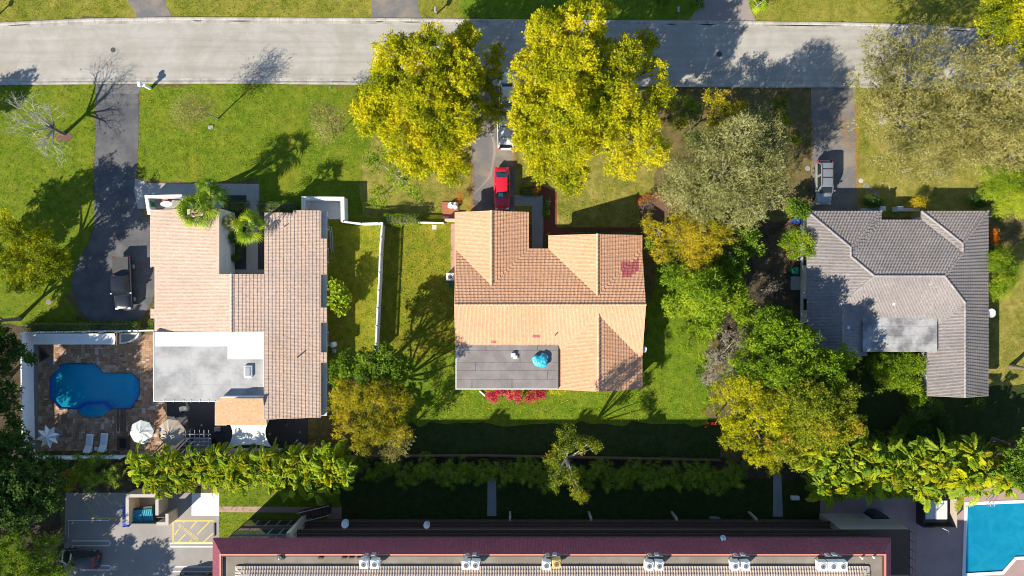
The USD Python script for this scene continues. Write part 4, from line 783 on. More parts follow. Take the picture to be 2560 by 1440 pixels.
tree('mixed_tree', 'olive-yellow tree with bare twigs touching the east gable of the orange house', 'leaf_gold', [(1700, 570, 4.8, 1.8), (1755, 580, 5.4, 2.1), (1642, 580, 4.4, 1.3), (1655, 632, 4.4, 1.4), (1738, 638, 4.8, 1.8), (1798, 590, 4.8, 1.6), (1690, 610, 4.6, 1.5), (1775, 625, 4.8, 1.5), (1620, 560, 4.0, 1.0)], per_m2=22, leaf=.18, wid=.11, gap=.38, trunk_r=.2, bark='bark_pale', tone=.0)
tree('broadleaf_tree', 'leafy mid-green tree standing between the olive-yellow tree and the blue bin', 'leaf_green', [(1868, 592, 3.8, 1.4), (1832, 650, 4.0, 1.6), (1850, 560, 3.4, 1.0), (1885, 620, 3.0, .9), (1820, 700, 3.6, 1.1)], per_m2=17, leaf=.32, wid=.20, gap=.42, trunk_r=.15)
tree('fern_tree', 'vivid lime tree with flat fern-like sprays east of the orange roof', 'leaf_lime', [(1760, 730, 5.6, 2.6), (1700, 700, 4.6, 1.8), (1825, 735, 4.8, 2.0), (1690, 760, 4.4, 1.6), (1760, 795, 4.4, 2.0), (1828, 690, 4.4, 1.5), (1850, 780, 3.8, 1.5)], per_m2=21, leaf=.36, wid=.11, gap=.44, trunk_r=.2, up=.8)
# --- the belt south-west of the grey house
tree('broadleaf_tree', 'big rounded green tree shading the west corner of the grey roof', 'leaf_lime', [(1955, 825, 6.0, 2.2), (1900, 860, 5, 1.9), (2000, 870, 6.8, 2.3), (1960, 925, 7.0, 2.5), (2050, 925, 7.0, 2.4), (2095, 900, 5.4, 1.6), (1885, 930, 5.6, 1.6), (1920, 800, 5.2, 1.5)], per_m2=21, leaf=.26, wid=.16, gap=.40, trunk_r=.3, tone=-.18)
tree('rust_tree', 'tall yellow-green tree with rust-coloured leaf tips, south of the grey house flat roof', 'leaf_rust', [(2010, 1000, 7.8, 2.7), (2100, 985, 6.4, 2.1), (2110, 1060, 5.8, 2.0), (2040, 1075, 6.6, 2.4), (2080, 1120, 4.8, 1.7), (1960, 1105, 5.6, 2.1), (2000, 1140, 4.6, 1.5)], per_m2=20, leaf=.23, wid=.14, gap=.40, trunk_r=.28)
tree('mixed_tree', 'yellow-gold bushy tree at the east end of the shaded back lawn', 'leaf_yellow', [(1930, 1035, 6.8, 2.4), (1870, 975, 5.8, 2.0), (1845, 1040, 5.2, 1.9), (1830, 1090, 4.2, 1.5), (1900, 1120, 4.8, 1.9), (1800, 985, 4.4, 1.2), (1930, 1160, 3.8, 1.2), (1965, 1050, 6.4, 2.0)], per_m2=21, leaf=.2, wid=.12, gap=.40, trunk_r=.24, tone=-.2)
tree('dead_shrub', 'pale dry leafless-looking vine thicket between the lime and the gold tree', 'leaf_dead', [(1800, 905, 3.6, 1.3), (1835, 850, 3.8, 1.3), (1780, 935, 3.2, .9), (1850, 900, 4.0, 1.0)], kind='feather', per_m2=20, leaf=.26, wid=.04, gap=.4, clump=.4, trunk_r=.1, bark='bark_pale', cat='shrub')
tree('ornamental_shrub', 'low yellow-green shrub on the lawn edge under the lime tree', 'leaf_lime', [(1720, 870, 1.4, .9), (1760, 850, 1.8, .9), (1700, 830, 1.2, .7)], per_m2=22, leaf=.16, wid=.09, gap=.4, trunk_r=.06, cat='shrub', tone=-.1)
for k, (lab, mt, lobes, tn) in enumerate([('low green shrub under the olive-yellow tree, nearest the orange roof', 'leaf_green', [(1650, 680, 2.0, 1.0), (1625, 610, 2.2, .8), (1680, 660, 2.4, .9)], .1),
        ('green shrub filling the gap between the olive-yellow tree and the lime tree', 'leaf_lime', [(1790, 650, 3.2, 1.1), (1760, 665, 3.0, 1.1), (1720, 660, 3.0, 1.0)], -.1),
        ('broad-leaved green shrub below the bare twiggy shrub', 'leaf_green', [(1890, 790, 3.2, 1.2), (1925, 780, 3.0, 1.0), (1870, 830, 3.4, 1.1), (1905, 820, 3.4, 1.0)], .15),
        ('low green shrub between the pale dry thicket and the shaded back lawn', 'leaf_lime', [(1775, 965, 2.2, 1.0), (1765, 900, 2.0, .9), (1785, 1010, 2.6, 1.0), (1750, 930, 1.4, .7)], -.2),
        ('yellow-green shrub west of the big rounded green tree', 'leaf_lime', [(1840, 900, 4.4, 1.2), (1860, 870, 4.6, 1.1), (1830, 940, 4.2, 1.1)], .1),
        ('low olive undergrowth beside the worn driveway under the grey-olive tree', 'leaf_rust', [(1960, 300, .8, .8), (1985, 350, .7, .7), (1950, 260, .9, .8), (1700, 310, 1.2, 1.0), (1680, 260, 1.0, .8)], -.15)]):
    tree('shrub', lab, mt, lobes, per_m2=18, leaf=.22, wid=.13, gap=.40, trunk_r=.07, cat='shrub', tone=tn)
# --- the east side
tree('olive_tree', 'very large thin-leaved olive-grey tree over the lawn in front of the grey house', 'leaf_olive',
     [(2200, 130, 5.6, 2.0), (2290, 110, 6.0, 2.2), (2180, 200, 6.0, 2.2), (2270, 200, 7.0, 2.7), (2370, 190, 6.6, 2.4), (2190, 285, 5.6, 2.1), (2280, 300, 6.6, 2.7), (2380, 290, 6.2, 2.4), (2230, 375, 5.2, 2.1), (2320, 385, 5.2, 2.3), (2400, 375, 4.8, 1.8), (2250, 430, 4.2, 1.4), (2345, 435, 4.2, 1.4)], kind='feather', per_m2=20, leaf=.25, wid=.055, gap=.44, clump=.52, clump_leaves=32, trunk_r=.34, bark='bark_grey')
tree('olive_tree', 'yellow-olive fine-leaved tree at the east edge, behind the large olive-grey one', 'leaf_olive', [(2460, 165, 6.6, 2.1), (2520, 220, 6.8, 2.3), (2480, 295, 6.2, 2.3), (2545, 325, 6.0, 2.0), (2455, 365, 4.8, 1.6), (2530, 385, 4.4, 1.4), (2470, 400, 3.8, 1.1)], kind='feather', per_m2=29, leaf=.25, wid=.065, gap=.38, clump=.46, clump_leaves=32, trunk_r=.28, bark='bark_grey', tone=.22)
tree('shade_tree', 'bright yellow-green tree in the top right corner', 'leaf_yellow', [(2500, 60, 7.8, 2.1), (2555, 25, 7.8, 2.2), (2482, 108, 6.6, 1.4), (2545, 110, 7.2, 1.9), (2490, 10, 7.0, 1.9), (2600, 70, 7.4, 2.2)], per_m2=20, leaf=.22, wid=.13, gap=.40, trunk_r=.26, tone=-.28)
def dome_shrub(label, mat, spots, group=None, **kw):
    k = dict(lump=0, per_m2=34, leaf=.20, wid=.06, gap=.25, clump=.26, clump_leaves=22, trunk_r=.07, limbs=False, cat='shrub'); k.update(kw)
    return tree('clipped_shrub' if 'clipped' in label else 'shrub', label, mat, spots, group=group, **k)
dome_shrub('large lime-green domed shrub cluster beyond the north-east corner of the grey roof', 'leaf_lime', [(2470, 430, 2.2, 1.0), (2515, 445, 2.6, 1.3), (2480, 475, 2.2, 1.1), (2530, 490, 2.6, 1.3), (2505, 520, 2.0, 1.0), (2552, 455, 2.2, 1.1), (2550, 525, 2.0, .9)], tone=.1)
dome_shrub('northern lime-green domed shrub against the east eave of the grey roof', 'leaf_lime', [(2487, 655, 2.6, 1.15), (2530, 672, 2.3, .95), (2500, 640, 2.2, .9)])
dome_shrub('southern, rounder lime-green domed shrub beside the east eave, above the white dish', 'leaf_lime', [(2500, 712, 2.5, 1.25), (2522, 700, 2.3, .9), (2490, 730, 2.1, .9)], tone=.05)
dome_shrub('small bright green shrub by the bonnet of the silver car', 'leaf_green', [(1990, 520, 1.9, .9), (2008, 528, 2.1, .8), (1975, 515, 1.6, .6)], leaf=.24, wid=.14, gap=.35)
dome_shrub('bushy yellow-green shrub with a few red blooms at the west wall of the grey house', 'leaf_lime', [(1990, 590, 2.3, 1.0), (1978, 622, 2.3, 1.0), (2008, 610, 2.8, 1.0), (2020, 628, 2.6, .6), (1965, 605, 1.7, .7)], leaf=.22, wid=.07, gap=.38)
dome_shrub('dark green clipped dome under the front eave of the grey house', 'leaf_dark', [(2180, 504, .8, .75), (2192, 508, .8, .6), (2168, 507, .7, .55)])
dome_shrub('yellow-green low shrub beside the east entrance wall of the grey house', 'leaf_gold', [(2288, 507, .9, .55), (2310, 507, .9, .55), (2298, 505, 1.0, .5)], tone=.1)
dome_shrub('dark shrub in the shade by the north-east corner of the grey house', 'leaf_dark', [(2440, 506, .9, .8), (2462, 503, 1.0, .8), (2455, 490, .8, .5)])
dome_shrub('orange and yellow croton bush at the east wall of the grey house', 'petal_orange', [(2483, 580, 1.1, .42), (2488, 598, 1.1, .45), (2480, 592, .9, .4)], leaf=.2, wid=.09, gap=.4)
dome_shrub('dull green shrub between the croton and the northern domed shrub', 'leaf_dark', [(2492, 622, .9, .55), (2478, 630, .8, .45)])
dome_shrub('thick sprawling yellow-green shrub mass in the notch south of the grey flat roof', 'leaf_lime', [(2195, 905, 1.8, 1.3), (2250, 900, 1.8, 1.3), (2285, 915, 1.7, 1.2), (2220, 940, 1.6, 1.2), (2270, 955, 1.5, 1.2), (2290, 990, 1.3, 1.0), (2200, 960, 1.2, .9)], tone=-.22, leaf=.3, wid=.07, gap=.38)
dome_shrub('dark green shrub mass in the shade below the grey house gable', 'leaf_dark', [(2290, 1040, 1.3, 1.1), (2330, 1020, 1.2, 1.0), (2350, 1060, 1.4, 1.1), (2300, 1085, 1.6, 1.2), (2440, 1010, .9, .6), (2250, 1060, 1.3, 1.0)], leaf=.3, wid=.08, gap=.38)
tree('bare_shrub', 'leafless grey twiggy shrub between the lime tree and the grey house', 'leaf_dead', [(1920, 715, 2.2, .9), (1935, 730, 2.0, .8), (1905, 735, 1.8, .7)], kind='feather', per_m2=5, leaf=.22, wid=.03, gap=.3, clump=.35, trunk_r=.08, bark='bark_pale', cat='shrub')
# --- west side
tree('shade_tree', 'yellow-green tree on the west edge beside the turning circle of the black pickup', 'leaf_yellow', [(60, 590, 5.6, 1.8), (110, 640, 5.6, 1.9), (40, 660, 5.6, 1.9), (142, 668, 5.2, 1.5), (28, 560, 5.2, 1.5), (90, 700, 4.8, 1.4), (160, 645, 4.6, 1.0), (50, 715, 4.2, 1.0), (105, 590, 4.8, 1.3), (-40, 620, 5.6, 2.2)], per_m2=17, leaf=.24, wid=.15, gap=.45, trunk_r=.24, tone=-.28)
tree('mixed_tree', 'dense olive-gold tree at the south-east corner of the tan roofed house', 'leaf_gold', [(865, 985, 5.6, 1.8), (925, 990, 6.2, 2.2), (985, 1005, 5.8, 2.0), (870, 1055, 5.2, 1.8), (940, 1065, 5.6, 2.1), (990, 1070, 4.8, 1.6), (905, 1110, 4.4, 1.3), (850, 1010, 4.4, 1.2)], per_m2=21, leaf=.17, wid=.11, gap=.38, trunk_r=.24, lift=1.2)
tree('broadleaf_tree', 'leafy green tree at the south end of the white fence', 'leaf_green', [(870, 915, 4.8, 1.6), (930, 925, 5.2, 1.8), (990, 930, 4.6, 1.6), (905, 900, 4.4, 1.3), (1000, 975, 4.2, 1.4), (850, 940, 4.2, 1.1), (960, 900, 5.4, 1.6), (1010, 915, 4.6, 1.3)], per_m2=21, leaf=.28, wid=.17, gap=.38, trunk_r=.2, tone=.05, lift=1.8)
tree('olive_tree', 'small grey-green wispy tree at the foot of the olive-gold one', 'leaf_olive', [(990, 1112, 4.0, 1.0), (1002, 1090, 4.2, .9), (975, 1125, 3.4, .7)], kind='feather', per_m2=30, leaf=.22, wid=.06, gap=.34, clump=.4, trunk_r=.1)
tree('slender_tree', 'slender olive tree growing out of the dark shrub row, lit by the sun', 'leaf_rust', [(1415, 1085, 8.0, 1.0), (1432, 1108, 8.4, 1.2), (1400, 1125, 8.0, 1.0), (1380, 1148, 7.6, 1.0), (1395, 1185, 7.4, 1.0), (1425, 1190, 7.4, .9), (1440, 1228, 7.2, .8), (1456, 1240, 7.0, .5), (1493, 1117, 7.0, .5), (1475, 1105, 7.2, .4), (1385, 1215, 7.0, .6)], base=(1412, 1130), per_m2=24, leaf=.18, wid=.11, gap=.38, trunk_r=.15, bark='bark_pale', tone=-.08)
tree('sea_grape', 'small bush of round lime leaves against the east wall of the tan roofed house', 'leaf_lime', [(838, 715, 2.2, .6), (850, 735, 2.4, .75), (838, 755, 2.0, .7), (850, 772, 1.6, .45), (858, 745, 2.0, .6)], per_m2=11, leaf=.42, wid=.40, gap=.30, clump=.42, clump_leaves=12, up=1.2, trunk_r=.06, cat='shrub', tone=.2)
# dark thicket down the west edge
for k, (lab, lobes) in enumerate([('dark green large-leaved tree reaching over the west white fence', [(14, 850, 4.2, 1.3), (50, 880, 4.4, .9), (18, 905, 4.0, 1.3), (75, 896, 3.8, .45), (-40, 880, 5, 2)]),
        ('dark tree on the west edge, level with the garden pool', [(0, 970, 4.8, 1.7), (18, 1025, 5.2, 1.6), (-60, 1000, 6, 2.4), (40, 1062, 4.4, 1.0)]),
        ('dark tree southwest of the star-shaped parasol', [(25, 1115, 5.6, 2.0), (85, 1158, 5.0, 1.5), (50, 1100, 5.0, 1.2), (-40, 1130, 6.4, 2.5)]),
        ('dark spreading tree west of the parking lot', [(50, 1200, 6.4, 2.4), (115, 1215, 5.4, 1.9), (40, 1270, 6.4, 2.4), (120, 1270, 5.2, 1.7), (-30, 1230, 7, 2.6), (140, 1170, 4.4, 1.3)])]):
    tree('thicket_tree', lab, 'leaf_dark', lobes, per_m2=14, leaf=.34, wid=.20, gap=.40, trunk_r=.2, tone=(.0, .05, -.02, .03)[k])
tree('thicket_tree', 'sunlit olive-green tree in the lower left corner', 'leaf_green', [(40, 1360, 6.0, 2.2), (100, 1395, 5.6, 2.0), (150, 1430, 5.0, 1.5), (60, 1440, 6.0, 2.2), (20, 1415, 5.6, 2), (130, 1350, 4.8, 1.2)], per_m2=20, leaf=.2, wid=.12, gap=.40, trunk_r=.24, tone=.1)
edge_n = {}
# trees beyond the frame whose shade falls into the picture
for x, y, h, r in ((-20, 1505, 6, 2.0), (-25, 1575, 5.5, 2.1), (45, 1610, 5.5, 2.1), (115, 1645, 6, 2.1), (-65, 1485, 5.5, 1.9), (-120, 1440, 5.5, 2.0), (-140, 1290, 9, 3.2), (-120, 1120, 8.5, 3.2), (-210, 1430, 9, 3.2), (-110, 960, 7.5, 2.8), (-60, 800, 6.5, 2.0), (-290, 370, 7, 1.6), (-170, 690, 7, 2.2), (2700, 720, 8, 3.0), (2660, 930, 8, 3.0), (2720, 500, 7, 2.8), (2600, 1130, 7.5, 2.8)):
    _n = edge_n.get(x < 0, 0); edge_n[x < 0] = _n + 1
    tree('edge_tree', f'leafy tree outside the picture, {ORD[_n]} listed beyond its {"left" if x < 0 else "lower and right"} edge', 'leaf_green', [(x, y, h, r), (x + r * 18, y + r * 14, h - 1, r * .7), (x - r * 15, y + r * 16, h - 1.2, r * .7), (x + 8, y - r * 18, h - .8, r * .7)], group='trees just outside the picture', per_m2=13, leaf=.36, wid=.22, gap=.38, trunk_r=.22)
# --- bare and wispy small trees on the west lawn
def branching(start, d, L, r, depth, r_, out, spread=.55, grav=.0):
    n = 4; p = [np.array(start)]; dd = unit(np.array(d))
    for i in range(n): dd = unit(dd + r_.normal(size=3) * .17 + [0, 0, grav]); p.append(p[-1] + dd * L / n)
    out.append((np.array(p), np.linspace(r, r * .62, n + 1)))
    if depth == 0: return
    for k in range(r_.integers(2, 4)):
        at = p[r_.integers(2, n + 1)] if k else p[-1]; branching(at, dd + r_.normal(size=3) * spread, L * r_.uniform(.62, .85), r * .56, depth - 1, r_, out, spread, grav)
bt = P(160, 335); t = thing('bare_tree', 'leafless grey tree with pale twigs in a round mulch ring', 'tree', bt); r_ = np.random.default_rng(8); seg = []
part(t, 'trunk', tube([bt, bt + [.1, 0, .9], bt + [.25, .1, 1.9]], [.24, .19, .17], 9), 'bark', True)
for tx, ty, th in ((90, 300, 5.4), (30, 290, 5.6), (65, 255, 5.2), (40, 340, 5.2), (110, 360, 4.6), (120, 270, 4.6), (90, 380, 4.0), (20, 250, 5.4), (135, 385, 3.6)):
    e = P(tx, ty, th); s_ = bt + [.25, .1, 1.9]; pth = limb_path(s_, s_ + (e - s_) * .7, .2, r_); part(t, 'limb', tube(pth, np.linspace(.11, .045, len(pth)), 6), 'bark_grey', True)
    for k in range(4): branching(pth[r_.integers(3, len(pth))], e - s_ + r_.normal(size=3) * 1.2, 1.0, .03, 3, r_, seg, .6)
part(t, 'twigs', [tube(a, b, 4) for a, b in seg], 'bark_pale', kind='stuff')
tl = np.array([a[-1] for a, b in seg]); sel = tl[r_.choice(len(tl), 60)]; v, f, tt = leaves(sel, r_.normal(size=sel.shape), np.tile([0, 0, 1.], (60, 1)), .2, .12, r_.random(60)); part(t, 'last_leaves', (v, f), 'leaf_yellow', tint=tt)
tree('wispy_tree', 'thin see-through sapling on the lawn with a stone at its foot', 'leaf_olive', [(475, 285, 4.4, 1.4), (500, 270, 4.6, 1.2), (470, 265, 4.8, 1.0), (495, 300, 3.8, 1.0), (515, 285, 3.6, .8)], base=(545, 297), kind='feather', per_m2=20, leaf=.22, wid=.03, gap=.36, clump=.5, trunk_r=.07, bark='bark_grey', fork=.5, tone=.1)
tree('wispy_tree', 'thin beige-leaved sapling left of the big yellow tree', 'leaf_olive', [(815, 300, 3.6, 1.3), (835, 290, 3.8, 1.0), (820, 325, 3.2, 1.0), (800, 285, 3.4, .9), (845, 318, 3, .7)], base=(850, 330), kind='feather', per_m2=24, leaf=.22, wid=.04, gap=.36, clump=.45, trunk_r=.07, bark='bark_grey', fork=.5, tone=.1)
# --- hedges: clipped, leafy box on the surface
def hedge(label, px, h, mat='leaf_green', tone=0.0, n=150, leaf=.12):
    x0, y0, x1, y1 = px; a, b = P2(x0, y1, h * .8), P2(x1, y0, h * .8); t = thing('hedge', label, 'hedge', (*((a + b) / 2), 0)); r_ = np.random.default_rng(int(x0 * 7 + y0)); w, d = b - a
    part(t, 'stems', rbx(a[0] + .12, b[0] - .12, a[1] + .1, b[1] - .1, 0, h - .12, .15), 'bark')
    N = int(n * (w * d + 2 * h * (w + d))); u = r_.random((N, 3)); face = r_.choice(3, N, p=np.array([w * d, h * w, h * d]) / (w * d + h * w + h * d)); s = r_.integers(0, 2, N)
    u[face == 0, 2] = 1; u[face == 1, 1] = s[face == 1]; u[face == 2, 0] = s[face == 2]
    p = np.c_[a[0] + u[:, 0] * w, a[1] + u[:, 1] * d, u[:, 2] * h]; nr = np.zeros((N, 3)); nr[face == 0, 2] = 1; nr[face == 1, 1] = s[face == 1] * 2 - 1; nr[face == 2, 0] = s[face == 2] * 2 - 1
    p += nr * ((meshkit.noise(p * 2.2, 4) - .6) * .42)[:, None] + r_.normal(size=p.shape) * .05; p[:, 2] = np.maximum(p[:, 2], .03)
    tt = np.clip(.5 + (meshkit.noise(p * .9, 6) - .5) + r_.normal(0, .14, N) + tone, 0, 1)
    v, f, tt = leaves(p, unit(r_.normal(size=p.shape) + nr * .5), unit(nr + r_.normal(size=p.shape) * .5), leaf * r_.uniform(.7, 1.4, N), leaf * .62, tt); v[:, 2] = np.maximum(v[:, 2], .01); part(t, 'foliage', (v, f), mat, tint=tt)
hedge('long clipped hedge along the north side of the garden pool fence', (60, 806, 348, 829), 1.0, 'leaf_green', -.05)
hedge('short clipped hedge between the paved gap and the tan roof corner', (370, 800, 388, 826), .9, 'leaf_green', .1)
hedge('bright clipped hedge at the north-west corner of the middle lawn', (960, 536, 1046, 562), 1.3, 'leaf_lime', -.1)
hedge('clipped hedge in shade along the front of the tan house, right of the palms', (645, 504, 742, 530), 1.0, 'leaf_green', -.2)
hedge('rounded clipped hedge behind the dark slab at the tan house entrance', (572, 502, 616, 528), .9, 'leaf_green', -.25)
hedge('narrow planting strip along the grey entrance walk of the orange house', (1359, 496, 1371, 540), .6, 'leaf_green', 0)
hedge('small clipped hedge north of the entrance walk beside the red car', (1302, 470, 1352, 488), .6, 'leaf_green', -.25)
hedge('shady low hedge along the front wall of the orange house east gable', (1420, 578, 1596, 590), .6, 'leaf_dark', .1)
# --- flowering shrubs
dome_shrub('long bank of pink bougainvillea under the back edge of the dark flat roof', 'petal_pink', [(1228, 985, .9, .5), (1250, 982, 1.0, .5), (1272, 988, .9, .5), (1295, 984, 1.0, .6), (1318, 990, .9, .55), (1340, 986, .9, .55), (1358, 983, .8, .4), (1300, 1000, .6, .4), (1235, 995, .6, .4)], leaf=.16, wid=.12, gap=.38, per_m2=46)
dome_shrub('yellow flowering clump right of the pink bougainvillea', 'petal_yellow', [(1380, 976, .6, .32), (1398, 978, .6, .32), (1412, 975, .5, .25)], leaf=.13, wid=.09, gap=.35)
dome_shrub('small red-flowered shrub at the west edge of the gold tree by the back lawn', 'petal_red', [(1753, 1030, 4.6, .10), (1755, 1048, 4.4, .10), (1768, 1058, 4.6, .2), (1781, 1055, 4.6, .2)], base=(1790, 1040), leaf=.11, wid=.08, gap=.5, per_m2=14)
dome_shrub('orange-leaved shrub beside the garage corner of the orange house', 'petal_orange', [(1158, 510, .8, .4), (1130, 503, .7, .35), (1118, 520, .6, .3), (1166, 522, .6, .3), (1150, 490, .7, .4)], leaf=.14, wid=.06, gap=.52)
dome_shrub('orange shrub in the mulch bed under the olive tree', 'petal_orange', [(1615, 494, .7, .4), (1640, 490, .7, .35), (1600, 505, .6, .3)], leaf=.15, wid=.07, gap=.5)
tree('bare_shrub', 'dry twiggy shrub in the brown mulch beside the orange house lawn', 'leaf_dead', [(1608, 515, 1.0, .5), (1622, 508, 1.0, .4)], kind='feather', per_m2=9, leaf=.18, wid=.03, gap=.3, clump=.3, trunk_r=.05, bark='bark_pale', cat='shrub')
dome_shrub('yellow and green croton by the entrance walk corner of the orange house', 'petal_orange', [(1343, 476, .6, .25), (1336, 481, .6, .25)], leaf=.14, wid=.08, tone=.2)
dome_shrub('golden dry bush in the dark corner northwest of the parking lot', 'leaf_rust', [(165, 1195, 1.8, .8), (195, 1185, 1.9, .8), (180, 1210, 1.5, .7)], leaf=.2, wid=.1, gap=.42)
dome_shrub('shrub in the shade of the courtyard of the tan house', 'leaf_dark', [(592, 590, 1.0, .5), (600, 610, .8, .5), (590, 640, .7, .4)], leaf=.4, wid=.07)
# --- palms ------------------------------------------------------------------
def frond_fan(base, d, L, r_, up=(0, 0, 1), segs=11, spread=2.5, droop=.45):
    """A fan palm leaf: stalk and a pleated fan of pointed segments that bend down at the tips."""
    d = unit(np.array(d, float)); s = unit(np.cross(d, up)); n = np.cross(s, d); c = base + d * L * .42
    V, F = [], []; v, f = tube([base, base + d * L * .2 + [0, 0, .03], c], [.022, .018, .012], 4); V.append(v); F.append(f); k = len(v)
    for i, a in enumerate(np.linspace(-spread / 2, spread / 2, segs)):
        q = d * math.cos(a) + s * math.sin(a); l = L * .62 * (1 - .22 * abs(a) / spread * 2) * r_.uniform(.9, 1.08); w = q * 0 + np.cross(n, q) * (l * .075)
        m_ = c + q * l * .55 + n * (.02 if i % 2 else -.02) - np.array([0, 0, 1]) * l * droop * .18; e = c + q * l - np.array([0, 0, 1]) * l * droop * r_.uniform(.6, 1.3)
        V.append(np.array([c - w * .15, c + w * .15, m_ + w * .62 + n * .015, m_ - w * .62 - n * .015, e])); F.append(np.array([[0, 1, 2], [0, 2, 3], [3, 2, 4]]) + k); k += 5
    return np.vstack(V), np.vstack(F)
def fan_palm(label, px, crown_px, h, L, n, seed, mat='leaf_lime', tone=.35, droopy=.5):
    b, c = P(*px), P(*crown_px, h); r_ = np.random.default_rng(seed); t = thing('fan_palm', label, 'palm tree', b)
    pth = limb_path(b - [0, 0, .05], c, .1, r_, 8); part(t, 'trunk', tube(pth, np.linspace(.2, .13, 8), 9), 'bark_grey', True)
    for i in range(n):
        a = i * 2.399 + r_.normal(0, .2); e = 1.38 - 1.9 * (i / n) + r_.normal(0, .1); d = np.array([math.cos(a) * math.cos(e), math.sin(a) * math.cos(e), math.sin(e)])
        v, f = frond_fan(c, d, L * r_.uniform(.85, 1.1), r_, droop=droopy * r_.uniform(.7, 1.3)); part(t, 'leaf', (v, f), mat, tint=np.full(len(v), np.clip(tone + r_.normal(0, .26), 0, 1)))
fan_palm('western, fuller fan palm leaning over the front edge of the tan roof', (522, 478), (488, 525), 5.2, 2.2, 24, 1, 'leaf_lime', .3)
fan_palm('torn-leaved fan palm in the middle of the tan house entrance palms', (535, 490), (525, 500), 5.6, 2.1, 18, 2, 'leaf_green', .75)
fan_palm('tall fan palm at the north end of the tan house entrance palms', (530, 480), (520, 470), 4.6, 1.6, 16, 3, 'leaf_lime', .2)
fan_palm('neat star-shaped fan palm over the tan house courtyard', (645, 565), (625, 568), 5.2, 2.05, 21, 4, 'leaf_lime', .55, .35)
fan_palm('small palm in the courtyard planting below the star-shaped fan palm', (592, 600), (585, 592), 1.8, 1.0, 14, 5, 'leaf_green', .2)
fan_palm('low palm between the two fan palms at the tan house', (575, 560), (572, 556), 3.0, 1.1, 14, 6, 'leaf_gold', .5)
def frond(base, d, L, r_, droop=.6, pairs=17):
    """A feather frond: an arching rib with paired leaflets that hang from it and close towards its tip."""
    d = unit(np.array(d, float)); n = 8; t = np.linspace(0, 1, n); h = unit(np.array([d[0], d[1], 0.0]) + 1e-6); bend = r_.uniform(.75, 1.3) * droop; sw = np.cross(h, [0, 0, 1]) * r_.normal(0, .22)
    f_ = lambda q: base + d * L * q[:, None] + np.array([0, 0, -1.0]) * (q ** 2.1 * L * bend)[:, None] + h * (q ** 2 * L * .10)[:, None] + sw * (q ** 2 * L)[:, None]
    v, f = tube(f_(t), np.linspace(.028, .006, n), 4); q = np.repeat(np.linspace(.22, .985, pairs), 2); e = 1e-3; p = f_(q); tg = unit(f_(q + e) - f_(q - e)); sg = np.tile([1.0, -1.0], pairs)
    s0 = unit(np.cross(tg, [0, 0, 1])); tw = r_.normal(0, .45); u0 = np.cross(s0, tg); s_ = s0 * math.cos(tw) + u0 * math.sin(tw); u_ = np.cross(s_, tg)
    ln = L * .30 * np.sin(np.clip((q - .12) / .9, 0, 1) * math.pi) ** .55 * r_.uniform(.8, 1.15, len(q)); ax = unit(s_ * sg[:, None] * .8 + tg * .75 + u_ * .28 + r_.normal(size=p.shape) * .07)
    sd = unit(np.cross(ax, u_ + r_.normal(size=p.shape) * .25)); w = .040 + .022 * r_.random(len(q)); m = p + ax * (ln * .55)[:, None]; tip = p + ax * (ln * .92)[:, None] - np.array([0, 0, 1]) * (ln * .32)[:, None]
    V = np.stack([p - sd * (w * .35)[:, None], p + sd * (w * .35)[:, None], m + sd * w[:, None], m - sd * w[:, None], tip], 1).reshape(-1, 3); k = len(v) + np.arange(len(q))[:, None] * 5
    return np.vstack([v, V]), np.vstack([f, k + [0, 1, 2], k + [0, 2, 3], k + [3, 2, 4]])
def paddle_plant(seed, label, loc, group, n=34, H=5.6):
    r_ = np.random.default_rng(seed); t = thing('areca_palm', label, 'palm tree', loc, group=group); ORIGIN[t] = np.zeros(3)
    for k in range(4):
        a = k * 1.6 + r_.random(); q = np.array([math.cos(a), math.sin(a), 0]) * .6; Hk = H * r_.uniform(.80, 1.06); part(t, 'stem', tube([q * .5, q * .8 + [0, 0, Hk * .5], q + [0, 0, Hk]], [.07, .06, .05], 7), 'bark_grey', True)
        for i in range(n // 4):
            a2 = a + i * 2.399 + r_.normal(0, .3); e = r_.uniform(.15, 1.15) if i else 1.35; d = (math.cos(a2) * math.cos(e), math.sin(a2) * math.cos(e), math.sin(e)); x = r_.random()
            v, f = frond(q + [0, 0, Hk - .04 * i], d, r_.uniform(1.0, 1.7), r_, r_.uniform(.45, .95))
            mt, tn = ('leaf_lime', r_.uniform(.4, 1.0)) if x < .36 else ('leaf_yellow', r_.uniform(.05, .55)) if x < .64 else ('leaf_green', r_.uniform(.1, 1)) if x < .92 else ('leaf_gold', r_.uniform(.3, 1)) if x < .98 else ('leaf_dead', .2)
            part(t, 'frond', (v, f), mt, tint=np.clip(tn + r_.normal(0, .09, len(v)), 0, 1))
    return t
protos, PH = [], 4.3
def paddle_row(pts, where, group, seed0):
    r_ = np.random.default_rng(seed0)
    for i, (x, y, h) in enumerate(sorted(pts)):
        lab = f'yellow-green feathery palm, {ORD[i]} from the west in the row {where}'; hh = h * 2.3; loc = np.array([*P2(x, y, hh + .2), 0.0])
        if len(protos) < 5: protos.append(paddle_plant(40 + len(protos), lab, loc, group, H=hh))
        else: copy_of(protos[r_.integers(0, 5)], loc, r_.uniform(0, 360), lab, group, float(h * 2.3 / PH * r_.uniform(.95, 1.06)))
_r = np.random.default_rng(31)
paddle_row([(x + _r.normal(0, 5), (1158, 1198, 1178, 1214)[i % 4] + _r.normal(0, 6), ((1.85, 1.7, 1.8, 1.65)[i % 4] if x < 640 else 1.9 + (x - 640) * .0028)) for i, x in enumerate(np.linspace(338, 848, 31))], 'behind the pool patio', 'feathery palms behind the pool patio', 1)
